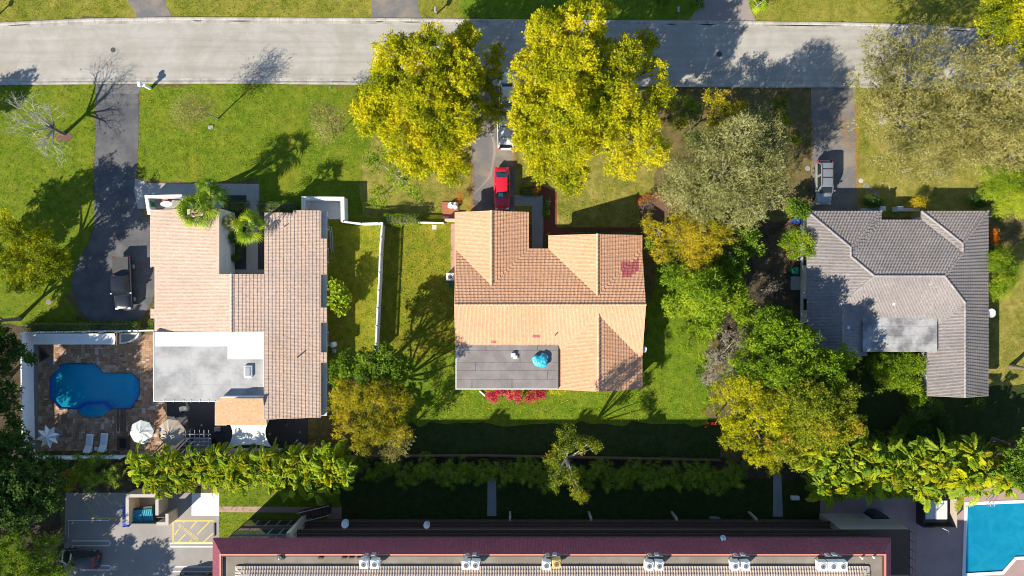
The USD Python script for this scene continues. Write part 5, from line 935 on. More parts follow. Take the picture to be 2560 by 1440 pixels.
paddle_row([(x + _r.normal(0, 6), (1150, 1225, 1185, 1205)[i % 4] + _r.normal(0, 8), (2.6, 2.4, 2.55, 2.45)[i % 4]) for i, x in enumerate(np.linspace(2052, 2455, 27))] + [(2500, 1190, 2.3), (2530, 1205, 2.2), (2556, 1175, 2.4)], 'north of the apartment block pool', 'feathery palms north of the corner pool', 2)
# dark feathery shrubs in the shade along the back boundary
def strap_shrub(seed, label, loc, group):
    r_ = np.random.default_rng(seed); t = thing('lady_palm', label, 'shrub', loc, group=group); ORIGIN[t] = np.zeros(3); st, V, F, k = [], [], [], 0
    for i in range(17):
        a = r_.uniform(0, 6.28); rad = r_.uniform(.1, .75); q = np.array([math.cos(a) * rad, math.sin(a) * rad, 0]); h = r_.uniform(1.0, 2.2) * (1.1 - .3 * rad); st.append(tube([q * .6, q + [0, 0, h]], [.02, .014], 4))
        for j in range(3):
            a2 = a + r_.normal(0, 1.0) + j * 2.1; e = r_.uniform(.0, .8); v, f = frond_fan(q + [0, 0, h], (math.cos(a2) * math.cos(e), math.sin(a2) * math.cos(e), math.sin(e)), r_.uniform(.55, .8), r_, segs=8, spread=2.6, droop=.3); V.append(v); F.append(f + k); k += len(v)
    part(t, 'canes', st, 'bark', kind='stuff'); part(t, 'foliage', (np.vstack(V), np.vstack(F)), 'leaf_green', tint=np.clip(np.repeat(r_.normal(.75, .2, k // 5 + 1), 5)[:k], 0, 1)); return t
sp_, r_ = [], np.random.default_rng(77)
for i, x in enumerate(np.linspace(905, 1840, 34)):
    y = (1160, 1182, 1170)[i % 3] + 6 * math.sin(i * 1.7) + (x - 900) * .018; lab = f'dark feathery shrub in shade, {ORD[i]} from the west along the back boundary'; loc = np.array([*P2(x, y, 1.2), 0.0]); g = 'dark shrubs along the back boundary'
    if len(sp_) < 3: sp_.append(strap_shrub(60 + i, lab, loc, g))
    else: copy_of(sp_[r_.integers(0, 3)], loc, r_.uniform(0, 360), lab, g, float(r_.uniform(1.1, 1.5)))
for i, (x, y) in enumerate([(220, 1160), (262, 1150), (290, 1185), (245, 1195), (205, 1185), (2090, 1120), (2170, 1100), (2230, 1090), (2300, 1110), (2370, 1110), (2440, 1110), (2500, 1120), (2545, 1110), (2480, 1150)]):
    lab = (f'dark feathery shrub, {ORD[i]} from the left in the shade north of the parking lot' if i < 5 else f'dark feathery shrub, {ORD[i - 5]} from the left in the shade south of the grey house')
    copy_of(sp_[i % 3], np.array([*P2(x, y, 1.2), 0.0]), 50 * i, lab, 'dark shrubs in the shade', 1.25)
# cut-leaf palms at the street's far side
fan_palm('low palm with two white posts at its foot, right of the pale driveway', (1898, 10), (1895, 2), 1.8, 1.5, 16, 9, 'leaf_lime', .55)
fan_palm('shaded palm at the top edge, left of the pale driveway', (1660, -8), (1655, -6), 1.8, 1.3, 14, 10, 'leaf_green', .2)
fan_palm('shaded round palm on the left shoulder of the pale driveway', (1742, 2), (1742, 2), 1.4, 1.2, 16, 12, 'leaf_green', .3)
# --- litter along the drive edges
r_ = np.random.default_rng(9); pts = []
for x0, y0, x1, y1, w, n in ((1178, 400, 1181, 530, 7, 420), (1286, 370, 1290, 430, 7, 160), (2140, 260, 2142, 470, 5, 420), (2105, 290, 2125, 370, 14, 260), (2031, 300, 2031, 520, 4, 140), (1150, 470, 1120, 500, 22, 160), (1700, 220, 1690, 300, 30, 200), (2300, 440, 2400, 460, 40, 120)):
    s = r_.random(n); pts.append(np.c_[x0 + (x1 - x0) * s + r_.normal(0, w / 2, n), y0 + (y1 - y0) * s + r_.normal(0, w / 2, n)])
pts = np.vstack(pts); p3 = np.c_[(pts[:, 0] - 1280) * S, (720 - pts[:, 1]) * S, np.full(len(pts), .032)]; N = len(p3)
v, f, tt = leaves(p3, np.c_[r_.normal(size=(N, 2)), np.zeros(N)], np.tile([0, 0, 1.], (N, 1)), r_.uniform(.08, .17, N), .07, r_.random(N)); lp = part(None, 'leaf_litter', (v, f), 'litter', tint=tt, kind='stuff')
# ================================================================ vehicles
def loft(sts, n=5, p=3.2):
    """A body from stations (x, half-width, z low, z high): rounded-box sections joined along x."""
    V = []; a = np.linspace(0, 2 * np.pi, 20, endpoint=False) + np.pi / 20; ca, sa = np.cos(a), np.sin(a); ex = 2 / p; cx = np.sign(ca) * np.abs(ca) ** ex; cz = np.sign(sa) * np.abs(sa) ** ex
    for x, hw, z0, z1 in sts: V.append(np.c_[np.full(20, x), cx * hw, (z0 + z1) / 2 + cz * (z1 - z0) / 2])
    m = len(sts); k = np.arange(20); k2 = (k + 1) % 20; F = []
    for i in range(m - 1): F += [np.c_[i * 20 + k, (i + 1) * 20 + k, i * 20 + k2], np.c_[i * 20 + k2, (i + 1) * 20 + k, (i + 1) * 20 + k2]]
    V = np.vstack(V + [V[0].mean(0, keepdims=True), V[-1].mean(0, keepdims=True)]); c0, c1 = m * 20, m * 20 + 1
    F += [np.c_[k, k2, np.full(20, c0)], np.c_[(m - 1) * 20 + k2, (m - 1) * 20 + k, np.full(20, c1)]]
    t = trimesh.Trimesh(V, np.vstack(F), process=False); t.fix_normals(); return t
def quadslab(q, n, th=.012):
    q = np.asarray(q, float); n = unit(np.asarray(n, float)); return trimesh.Trimesh(np.vstack([q - n * th, q + n * th])).convex_hull
def inset(q, k): q = np.asarray(q, float); c = q.mean(0); return c + (q - c) * k
def vehicle(name, label, cat, px, rot, mat, L, W, body, cab, roof_mat=None, rails=False, bed=None, glass='car_glass', wheel_r=.33, wb=(.30, -.29), shade=None, mirrors='car', plate=False):
    """Front is +x. body: stations as fractions of L; cab: (front base x, front top x, rear top x, rear base x, base z, roof z, base half-width, roof half-width)."""
    t = thing(name, label, cat, (*P2(*px), .02), rot); ORIGIN[t] = np.zeros(3); hb = W / 2
    part(t, 'body', loft([(x * L, hb * w, z0, z1) for x, w, z0, z1 in body]), mat, 50)
    fb, ft, rt_, rb, zb, zr, wb_, wr = cab; fb, ft, rt_, rb = (v * L for v in (fb, ft, rt_, rb)); wb_, wr = wb_ * hb, wr * hb
    base = [(fb, wb_, zb), (fb, -wb_, zb), (rb, -wb_, zb), (rb, wb_, zb)]; top = [(ft, wr, zr), (ft, -wr, zr), (rt_, -wr, zr), (rt_, wr, zr)]
    part(t, 'cabin', trimesh.Trimesh(np.array(base + top)).convex_hull, mat)
    nx = 7; crow = []
    for i, x in enumerate(np.linspace(ft + .03, rt_ - .03, nx)):       # a crowned roof skin with rounded edges
        e = 1 - .12 * abs(2 * i / (nx - 1) - 1) ** 3
        for y in np.linspace(-1, 1, 7): crow.append((x, y * wr * e, zr + .045 * (1 - abs(y) ** 3) * (1 - .5 * abs(2 * i / (nx - 1) - 1) ** 4)))
    crow = np.array(crow); g = np.arange(nx * 7).reshape(nx, 7); F = np.vstack([np.c_[g[:-1, :-1].ravel(), g[:-1, 1:].ravel(), g[1:, :-1].ravel()], np.c_[g[1:, :-1].ravel(), g[:-1, 1:].ravel(), g[1:, 1:].ravel()]]); F = F[:, ::-1] if np.cross(crow[F[0, 1]] - crow[F[0, 0]], crow[F[0, 2]] - crow[F[0, 0]])[2] < 0 else F
    part(t, 'roof', (crow, F), roof_mat or mat, True)
    q = [base[0], base[1], top[1], top[0]]; n = np.array([zr - zb, 0, fb - ft]); part(t, 'windscreen', quadslab(inset(q, .90), n), glass)
    if shade: qq = inset(q, .62) + unit(n) * .02; part(t, 'sunshade', quadslab(qq * [1, .6, 1] + [0, -.12, 0], n, .004), shade, label='pale cyan sunshade behind the windscreen')
    q = [base[3], base[2], top[2], top[3]]; n = np.array([-(zr - zb), 0, rt_ - rb]) * [1, 1, 1]; n[2] = abs(rt_ - rb); part(t, 'rear_window', quadslab(inset(q, .86), n), glass)
    for s in (1, -1):
        b0, b1, t0, t1 = (np.array(v) * [1, s, 1] for v in (base[0], base[3], top[0], top[3])); mid = lambda u, v, k: u + (v - u) * k
        n = np.array([0, s * (zr - zb), wb_ - wr])
        for k0, k1 in ((.04, .50), (.53, .96)): part(t, 'side_window', quadslab(inset([mid(b0, b1, k0), mid(b0, b1, k1), mid(t0, t1, k1), mid(t0, t1, k0)], .88), n), glass)
        mx = fb - .25; part(t, 'mirror', rbx(mx - .07, mx + .07, s * (hb - .02), s * (hb + .17), zb + .02, zb + .17, .03), mat if mirrors == 'car' else mirrors)
        for k in wb:
            wx = k * L; w = part(t, 'wheel', trimesh.creation.cylinder(wheel_r, .22, sections=24, transform=trimesh.transformations.rotation_matrix(math.pi / 2, [1, 0, 0]) @ np.eye(4)).apply_translation([wx, s * (hb - .10), wheel_r]), 'tyre', 40)
            part(w, 'rim', trimesh.creation.cylinder(wheel_r * .62, .06, sections=18, transform=trimesh.transformations.rotation_matrix(math.pi / 2, [1, 0, 0])).apply_translation([wx, s * (hb + .005), wheel_r]), 'alloy', 40)
        x1, w1, _, z1 = body[-2]; x0, w0, _, z0 = body[1]
        part(t, 'headlight', rbx(x1 * L - .12, x1 * L + .10, s * hb * w1 * .55, s * hb * w1 * .97, z1 - .17, z1 - .02, .04), 'lamp_clear')
        part(t, 'tail_light', rbx(x0 * L - .10, x0 * L + .08, s * hb * w0 * .62, s * hb * w0 * .99, z0 - .20, z0 - .02, .04), 'lamp_red')
        if rails: part(t, 'roof_rail', tube([(ft - .1, s * wr * .86, zr + .03), (ft - .2, s * wr * .86, zr + .09), (rt_ + .2, s * wr * .86, zr + .09), (rt_ + .1, s * wr * .86, zr + .03)], .02, 6), 'black_metal')
    if rails:
        for k in (.38, .75): x = ft + (rt_ - ft) * k; part(t, 'cross_bar', bx(x - .03, x + .03, -wr * .86, wr * .86, zr + .075, zr + .105), 'black_metal')
    if bed: x0, x1, z = bed; part(t, 'bed_cover', rbx(x0 * L, x1 * L, -hb * .88, hb * .88, z, z + .05, .04), 'bed_cover'); part(t, 'tailgate_trim', rbx(x0 * L - .05, x0 * L - .01, -hb * .86, hb * .86, z - .15, z + .03, .02), 'steel')
    part(t, 'bonnet_seam', bx(fb + .02, fb + .05, -hb * .75, hb * .75, zb - .03, zb + .02), 'black_metal')
    return t
SEDAN = [(-.50, .72, .35, .72), (-.485, .86, .25, .86), (-.42, .95, .22, .97), (-.30, 1.0, .20, .98), (0, 1.0, .20, .95), (.26, .99, .20, .95), (.40, .95, .21, .87), (.47, .84, .24, .76), (.50, .66, .32, .64)]
vehicle('parked_car', 'red saloon car parked nose-in at the orange house garage', 'car', (1255, 474), -90, 'car_red', 4.6, 1.80, SEDAN, (.22, .09, -.24, -.40, .92, 1.42, .86, .66), shade='sunshade_cyan')
VAN = [(-.50, .80, .35, 1.0), (-.49, .92, .28, 1.1), (-.40, .98, .22, 1.05), (-.2, 1.0, .20, 1.02), (.1, 1.0, .20, 1.02), (.3, .98, .20, 1.0), (.42, .93, .21, .90), (.48, .84, .26, .78), (.50, .68, .34, .66)]
vehicle('parked_car', 'white minivan with dark roof bars, half under the yellow tree in the middle driveway', 'minivan', (1265, 322), 90, 'car_white', 4.9, 1.92, VAN, (.33, .19, -.42, -.485, 1.0, 1.68, .92, .78), rails=True)
vehicle('parked_car', 'pale car mostly hidden by leaves, in front of the white minivan', 'car', (1268, 236), 90, 'car_white', 4.4, 1.78, SEDAN, (.22, .09, -.24, -.40, .92, 1.42, .86, .66))
vehicle('parked_car', 'silver estate car with black roof rails on the worn driveway of the grey house', 'car', (2052, 459), -90, 'car_silver', 4.75, 1.84, VAN, (.25, .12, -.41, -.48, .98, 1.55, .90, .72), rails=True)
PICK = [(-.50, .90, .45, 1.10), (-.49, .96, .35, 1.16), (-.30, 1.0, .32, 1.17), (-.12, 1.0, .30, 1.17), (.1, 1.0, .30, 1.16), (.30, .99, .30, 1.16), (.42, .96, .31, 1.10), (.48, .88, .35, 1.02), (.50, .74, .45, .88)]
vehicle('parked_truck', 'black pickup truck with a covered bed on the dark turning circle', 'pickup truck', (318, 708), -88, 'car_black', 5.7, 1.98, PICK, (.235, .13, -.13, -.17, 1.15, 1.85, .90, .74), bed=(-.485, -.20, 1.17), wheel_r=.40, mirrors='white_metal', wb=(.31, -.31))
vehicle('parked_car', 'black hatchback with red tail lights in the shaded parking lot', 'car', (212, 1390), 172, 'car_black', 4.2, 1.76, VAN, (.27, .13, -.36, -.47, .93, 1.46, .88, .70))
vehicle('parked_car', 'dark grey car at the bottom edge beside the apartment block wall', 'car', (492, 1452), 180, 'car_charcoal', 4.5, 1.80, SEDAN, (.22, .09, -.24, -.40, .92, 1.42, .86, .66))
# ================================================================ walls, fences
def px_path(pts, h): return [np.array([*P2(x, y, h), 0.0]) for x, y in pts]
def panel_fence(label, pts, h, lattice=.0, step=1.85, th=.09, mat='vinyl_white', hpx=None):
    q = px_path(pts, hpx if hpx is not None else h); t = thing('panel_fence', label, 'fence', q[0]); ln = LineString([p[:2] for p in q]); n = max(1, round(ln.length / step)); ds = np.linspace(0, ln.length, n + 1)
    for d in ds: c = ln.interpolate(d); part(t, 'post', rbx(c.x - .065, c.x + .065, c.y - .065, c.y + .065, 0, h + .07, .02), mat); part(t, 'post_cap', trimesh.Trimesh(np.array([[c.x + a * .085, c.y + b * .085, h + .07] for a in (-1, 1) for b in (-1, 1)] + [[c.x, c.y, h + .15]])).convex_hull, mat)
    bal = []
    for a, b in zip(ds[:-1], ds[1:]):
        seg = shapely.ops.substring(ln, a + .07, b - .07) if hasattr(shapely, 'ops') else LineString([ln.interpolate(a + .07), ln.interpolate(b - .07)])
        part(t, 'panel', slab(seg.buffer(th / 2, cap_style='flat', join_style='mitre'), .06, h - lattice), mat); part(t, 'rail', slab(seg.buffer(.07, cap_style='flat', join_style='mitre'), h - .05, h + .03), mat)
        if lattice:
            for d in np.arange(a + .15, b - .08, .19): c = ln.interpolate(d); bal.append(bx(c.x - .03, c.x + .03, c.y - .03, c.y + .03, h - lattice - .01, h - .04))
    if bal: part(t, 'balusters', bal, mat, kind='stuff')
    return t
import shapely.ops
panel_fence('tall white panel fence with baluster top between the tan and the orange house', [(857, 554), (905, 559), (955, 557), (950, 620), (947, 700), (943, 780), (938, 888), (922, 889)], 1.85, .32)
panel_fence('white panel fence along the west side of the garden pool terrace', [(53, 834), (54, 960), (57, 1140)], 1.85, 0, hpx=1.85)
panel_fence('white panel fence south of the two sun loungers, half hidden by leaves', [(57, 1148), (140, 1148), (260, 1146), (300, 1146)], 1.5, 0, hpx=1.5)
panel_fence('low white rail fence between the clipped hedge and the orange house', [(1047, 556), (1108, 557)], .95, .5, hpx=.95)
panel_fence('grey wooden boundary fence north of the dark shrub row', [(900, 1142), (1200, 1140), (1500, 1146), (1800, 1152)], .8, 0, mat='wood_brown', hpx=.8)
panel_fence('pale rail fence along the hedge side of the pool awning', [(62, 832), (200, 829), (345, 827), (384, 826)], 1.3, .8, hpx=1.3)
def masonry(label, pts, h, th, mat, cap=None, name='garden_wall', hpx=None):
    q = px_path(pts, hpx if hpx is not None else h); t = thing(name, label, 'wall', q[0]); ln = LineString([p[:2] for p in q])
    part(t, 'wall', slab(ln.buffer(th / 2, cap_style='flat', join_style='mitre'), 0, h), mat)
    if cap: part(t, 'coping', slab(ln.buffer(th / 2 + .03, cap_style='flat', join_style='mitre'), h, h + .06), cap)
    return t
masonry('white walled court with a broad coping at the north-east corner of the tan house', [(758, 540), (758, 496), (856, 497), (857, 554)], 1.75, .34, 'stucco_white', 'concrete_white')
setting('court_floor', sheet(poly((764, 500), (850, 500), (850, 548), (764, 548)), .022), 'concrete_white')
masonry('low white wall around the bin corner at the north-west corner of the tan house', [(373, 536), (366, 492), (455, 490)], 1.35, .26, 'stucco_white', 'concrete_white')
masonry('grey retaining wall at the foot of the patio behind the shade sail', [(560, 1128), (700, 1128)], 1.0, .25, 'concrete', 'concrete_white')
masonry('low pale garden wall stub at the garage corner of the orange house', [(1112, 550), (1138, 550)], .9, .22, 'stucco_cream', 'stone_pad')
# dumpster enclosure
de = thing('bin_enclosure', 'beige masonry enclosure around the teal-lidded dumpster', 'enclosure', P(365, 1280)); He = 2.1
def seg(pts): return LineString([P2(x, y, He) for x, y in pts]).buffer(.14, cap_style='square', join_style='mitre')
part(de, 'wall', slab(seg([(319, 1307), (319, 1239), (393, 1239), (393, 1284)]), 0, He), 'stucco_cream'); part(de, 'wall', slab(seg([(396, 1309), (418, 1309), (418, 1288)]), 0, He), 'stucco_cream')
for s in ([(319, 1307), (319, 1239), (393, 1239), (393, 1284)], [(396, 1309), (418, 1309), (418, 1288)]): part(de, 'coping', slab(LineString([P2(x, y, He) for x, y in s]).buffer(.17, cap_style='square', join_style='mitre'), He, He + .06), 'stone_pad')
for k, (a, b) in enumerate((((323, 1311), (356, 1311)), ((358, 1311), (392, 1311)))): part(de, 'gate', slab(LineString([P2(*a, He), P2(*b, He)]).buffer(.04), .1, 1.9), 'steel_green')
du = thing('dumpster', 'dark green dumpster with two ribbed teal lids inside the beige enclosure', 'dumpster', P(372, 1277), 8); ORIGIN[du] = np.zeros(3)
part(du, 'bin_body', trimesh.Trimesh(np.array([(x * a, y * b, z) for z, a, b in ((.12, 1.0, .62), (1.25, 1.12, .80)) for x in (-1, 1) for y in (-1, 1)])).convex_hull, 'steel_green')
for s in (-1, 1):
    l = part(du, 'lid', rbx(s * .04, s * 1.10, -.84, .55, 1.26, 1.33, .03), 'lid_teal')
    for k in range(5): part(l, 'rib', rbx(s * (.14 + k * .2), s * (.20 + k * .2), -.78, .5, 1.33, 1.37, .015), 'lid_teal')
for s in (-1, 1): part(du, 'caster', trimesh.creation.cylinder(.09, .08).apply_translation([s * .8, .4, .09]), 'tyre')
# wheelie bins
def bin_(label, px, rot, mat, group=None, name='wheelie_bin'):
    t = thing(name, label, 'bin', P(*px), rot, group); ORIGIN[t] = np.zeros(3)
    part(t, 'bin_body', trimesh.Trimesh(np.array([(x * a, y * a, z) for z, a in ((.06, .24), (.95, .31)) for x in (-1, 1) for y in (-1, 1)])).convex_hull, mat); part(t, 'lid', rbx(-.35, .37, -.34, .34, .95, 1.03, .05), mat)
    part(t, 'handle', tube([(-.36, -.25, .93), (-.44, -.22, .95), (-.44, .22, .95), (-.36, .25, .93)], .02, 6), 'dark_plastic')
    for s in (-1, 1): part(t, 'wheel', trimesh.creation.cylinder(.12, .06, transform=trimesh.transformations.rotation_matrix(math.pi / 2, [1, 0, 0])).apply_translation([-.27, s * .27, .12]), 'tyre')
    return t
bin_('green wheelie bin in the walled corner of the tan house', (383, 513), 10, 'bin_green'); bin_('green wheelie bin at the west wall of the grey house', (1980, 678), 90, 'bin_green')
b3 = bin_('blue recycling bin with a white mark on its lid beside the green shrub', (1985, 554), 5, 'bin_blue')
for k in range(3): a = k * 2.094; part(b3, 'recycling_mark', bx(-.02, .02, -.06, .06, 1.031, 1.037).apply_transform(trimesh.transformations.rotation_matrix(a, [0, 0, 1])).apply_translation([.10 * math.cos(a), .10 * math.sin(a), 0]), 'paint_white')
for k, y in enumerate((1268, 1284, 1302)): bin_(('northernmost', 'middle', 'southernmost')[k] + ' of three blue bins against the outside of the dumpster enclosure', (327, y), 180, 'bin_blue', 'blue bins beside the enclosure')
# mailboxes
def mailbox(label, px, rot, mat, h=1.05):
    t = thing('mailbox', label, 'mailbox', P(*px), rot); ORIGIN[t] = np.zeros(3); part(t, 'post', rbx(-.06, .06, -.06, .06, 0, h + .05, .015), 'wood_brown' if mat != 'plastic_white' else mat)
    a = np.linspace(0, math.pi, 9); pr = Polygon([(-.13, 0), (.13, 0)] + [(.13 * math.cos(q), .16 + .13 * math.sin(q)) for q in a]); m = trimesh.creation.extrude_polygon(pr, .52, engine='earcut'); m.apply_transform(trimesh.transformations.rotation_matrix(math.pi / 2, [1, 0, 0])); m.apply_translation([0, .26, h]); part(t, 'box', m, mat)
    part(t, 'flag', bx(.13, .15, -.1, .12, h + .16, h + .30), 'lamp_red' if mat != 'plastic_white' else mat); return t
m1 = thing('mailbox', 'white boxed mailbox pillar at the mouth of the west driveway', 'mailbox', P(376, 222)); ORIGIN[m1] = np.zeros(3)
part(m1, 'post', rbx(-.14, .14, -.12, .12, 0, 1.15, .02), 'plastic_white'); part(m1, 'arm', rbx(-.55, .16, -.13, .13, 1.15, 1.27, .02), 'plastic_white'); part(m1, 'box', rbx(-.58, -.22, -.2, .36, 1.27, 1.62, .06), 'plastic_white'); part(m1, 'roof', rbx(-.2, .18, -.16, .16, 1.27, 1.40, .05), 'plastic_white')
mailbox('grey mailbox on a post on the far verge opposite the bright yellow tree', (1092, 35), 0, 'grey_metal'); mailbox('dull grey mailbox in the shade beside the pale driveway', (1690, 34), 0, 'grey_metal'); mailbox('mailbox at the left end of the far verge', (-3, 37), 0, 'grey_metal')
# manholes and lids
def disc(name, label, px, r, mat, cat='cover', z=.026):
    t = thing(name, label, cat, P(*px)); c = P(*px); part(t, 'lid', trimesh.creation.cylinder(r, .012, sections=28).apply_translation([c[0], c[1], z + .006]), mat); rg_ = trimesh.creation.annulus(r * .99, r * 1.15, .010, sections=28).apply_translation([c[0], c[1], z + .004]); part(t, 'frame', rg_, 'grey_metal')
disc('manhole_cover', 'round iron manhole cover under the shadow of the bare tree on the road', (283, 125), .27, 'cast_iron'); disc('manhole_cover', 'round iron manhole cover on the shaded part of the road', (1798, 135), .30, 'cast_iron')
for lab, px in (('pale round access lid on the lawn edge by the worn driveway', (2152, 452)), ('round access lid at the edge of the roof shadow, second from the driveway', (2166, 465)), ('round access lid in the roof shadow, third from the driveway', (2179, 475)), ('dark round access lid nearest the clipped dome in the roof shadow', (2192, 486)), ('brown round lid in the grass beside the silver car', (2019, 421)), ('round lid in the dark grass below the pickup turning circle edge', (122, 755))): disc('access_lid', lab, px, .24, 'stone_pad' if 'pale' in lab else 'felt_grey', z=.012)
sl = thing('garden_slab', 'square pale paving slab in the lawn near the low rail fence', 'slab', P(1086, 568)); c = P(1086, 568); part(sl, 'slab', rbx(c[0] - .25, c[0] + .25, c[1] - .25, c[1] + .25, 0, .05, .015), 'stone_pad')
rk = trimesh.creation.icosphere(2, .26); rk.vertices *= [1.25, .9, .35]; rk.vertices += (meshkit.noise(np.asarray(rk.vertices) * 5)[:, None] - .5) * .12; c = P(528, 319); rk.apply_translation([c[0], c[1], .05]); solo('garden_stone', rk, 'concrete', 'flat grey stone at the foot of the thin sapling', 'stone', smooth=True)
bl = P(825, 218); solo('utility_marker', rbx(bl[0] - .10, bl[0] + .10, bl[1] - .10, bl[1] + .08, .0, .07, .02), 'tarp_blue', 'small blue marker in the grass at the kerb', 'marker')
# ================================================================ pool terrace furniture
def parasol(label, px, h, r, mat, n=8, rot=0, sag=.0, star=0.0):
    c = P(*px, h); c[2] = 0; t = thing('parasol', label, 'parasol', c, rot); ORIGIN[t] = np.zeros(3); a = np.arange(2 * n) * math.pi / n; rad = np.where(np.arange(2 * n) % 2 == 0, r, r * (math.cos(math.pi / n) - star)); zz = np.where(np.arange(2 * n) % 2 == 0, h - r * .28, h - r * .25 - star * .3)
    V = np.vstack([[[0, 0, h]], np.c_[np.cos(a) * rad * .5, np.sin(a) * rad * .5, h - r * .12 - (np.arange(2 * n) % 2) * .05], np.c_[np.cos(a) * rad, np.sin(a) * rad, zz]]); m = 2 * n; i = np.arange(m); j = (i + 1) % m
    for k in range(n):
        f = []
        for q in (2 * k, 2 * k + 1): w = (q + 1) % m; f += [[0, 1 + q, 1 + w], [1 + q, 1 + m + q, 1 + w], [1 + w, 1 + m + q, 1 + m + w]]
        f = np.array(f); u, inv = np.unique(f, return_inverse=True); part(t, 'canopy_panel', (V[u], inv.reshape(-1, 3)), mat)
    for k in range(n): part(t, 'rib', tube([(0, 0, h - .05), V[1 + m + 2 * k] - [0, 0, .03]], .012, 4), 'wood_brown')
    part(t, 'pole', tube([(0, 0, 0), (0, 0, h + .08)], .035, 8), 'wood_brown'); part(t, 'finial', trimesh.creation.icosphere(1, .05).apply_translation([0, 0, h + .1]), 'dark_plastic'); part(t, 'base', trimesh.creation.cylinder(.30, .08, sections=20).apply_translation([0, 0, .06]), 'grey_metal'); return t
parasol('white half-folded parasol with star-like points at the corner of the pool terrace', (114, 1094), 2.3, 1.30, 'canvas_white', 8, 12, star=.33)
parasol('pale sage octagonal parasol next to the dark fire pit', (350, 1082), 2.5, 1.30, 'canvas_sage', 8, 6)
parasol('tan octagonal parasol with tree shadow, beside the dark pergola', (424, 1083), 2.6, 1.46, 'canvas_tan', 8, 16)
def lounger(label, px, rot):
    t = thing('sun_lounger', label, 'sun lounger', P(*px), rot); ORIGIN[t] = np.zeros(3)
    for sx in (-.85, .80):
        for sy in (-.28, .28): part(t, 'leg', rbx(sx - .03, sx + .03, sy - .03, sy + .03, 0, .28, .01), 'white_metal')
    part(t, 'frame', rbx(-.98, .98, -.36, .36, .26, .33, .02), 'white_metal'); part(t, 'seat_cushion', rbx(-.30, 1.0, -.37, .37, .33, .46, .05), 'canvas_white')
    m = rbx(-.80, 0, -.37, .37, 0, .12, .05); m.apply_transform(trimesh.transformations.rotation_matrix(math.radians(28), [0, 1, 0])); m.apply_translation([-.30, 0, .36]); part(t, 'back_cushion', m, 'canvas_white'); return t
lounger('left of two white sun loungers on the pool terrace', (228, 1106), 84); lounger('right of two white sun loungers on the pool terrace', (264, 1104), 84)
tb = thing('side_table', 'small round glass-topped table between the two sun loungers', 'table', P(246, 1119)); ORIGIN[tb] = np.zeros(3); part(tb, 'table_top', trimesh.creation.cylinder(.21, .025, sections=20).apply_translation([0, 0, .45]), 'canvas_sage'); part(tb, 'leg', tube([(0, 0, 0), (0, 0, .44)], .03, 8), 'white_metal')
pd = P(320, 923); solo('pool_float', trimesh.creation.cylinder(.10, .09, sections=16).apply_translation([pd[0], pd[1], .07]), 'plastic_white', 'small white round skimmer lid on the terrace north of the garden pool', 'lid')
# awning along the north side of the terrace
aw = thing('fabric_awning', 'long ivory fabric awning on ribs along the hedge side of the pool terrace', 'awning', P(190, 848)); ha = 2.2; top_, bot, xa, xb = P2(0, 834, ha)[1], P2(0, 861, ha)[1], P2(82, 0, ha)[0], P2(287, 0, ha)[0]
gx, gy_ = np.meshgrid(np.linspace(xa, xb, 27), np.linspace(bot, top_, 7), indexing='ij'); gz = ha + .05 * np.cos((gx - xa) / (xb - xa) * 26 * math.pi) * .5 - .12 * (1 - ((gy_ - bot) / (top_ - bot) * 2 - 1) ** 2); g = np.arange(27 * 7).reshape(27, 7)
F = np.vstack([np.c_[g[:-1, :-1].ravel(), g[1:, :-1].ravel(), g[:-1, 1:].ravel()], np.c_[g[1:, :-1].ravel(), g[1:, 1:].ravel(), g[:-1, 1:].ravel()]]); part(aw, 'fabric', (np.c_[gx.ravel(), gy_.ravel(), gz.ravel()], F), 'canvas_ivory', True)
for x in np.linspace(xa, xb, 15): part(aw, 'rib', tube([(x, bot - .10, ha - .19), (x, top_ + .22, ha - .19)], .022, 5), 'dark_plastic')
for x in np.linspace(xa, xb, 6): part(aw, 'post', tube([(x, top_ + .12, 0), (x, top_ + .12, ha)], .04, 6), 'white_metal')
part(aw, 'roller', tube([(xb + .28, bot - .15, ha + .05), (xb + .28, top_ + .15, ha + .05)], .09, 8), 'wood_brown'); part(aw, 'post', tube([(xb + .28, bot - .1, 0), (xb + .28, bot - .1, ha)], .04, 6), 'wood_brown')
cq = [P2(298, 832, .5)] + [P2(298 + 50 * math.sin(q), 832 + 28 * math.cos(q), .5) for q in np.linspace(0, 1.57, 9)]
wt = thing('wall_fountain', 'pale quarter-round stone platform at the end of the ivory awning', 'platform', P(315, 845)); part(wt, 'platform', slab(Polygon(cq), 0, .45), 'concrete'); part(wt, 'ledge', slab(Polygon(cq).difference(Polygon(cq).buffer(-.18)), .45, .52), 'concrete_white')
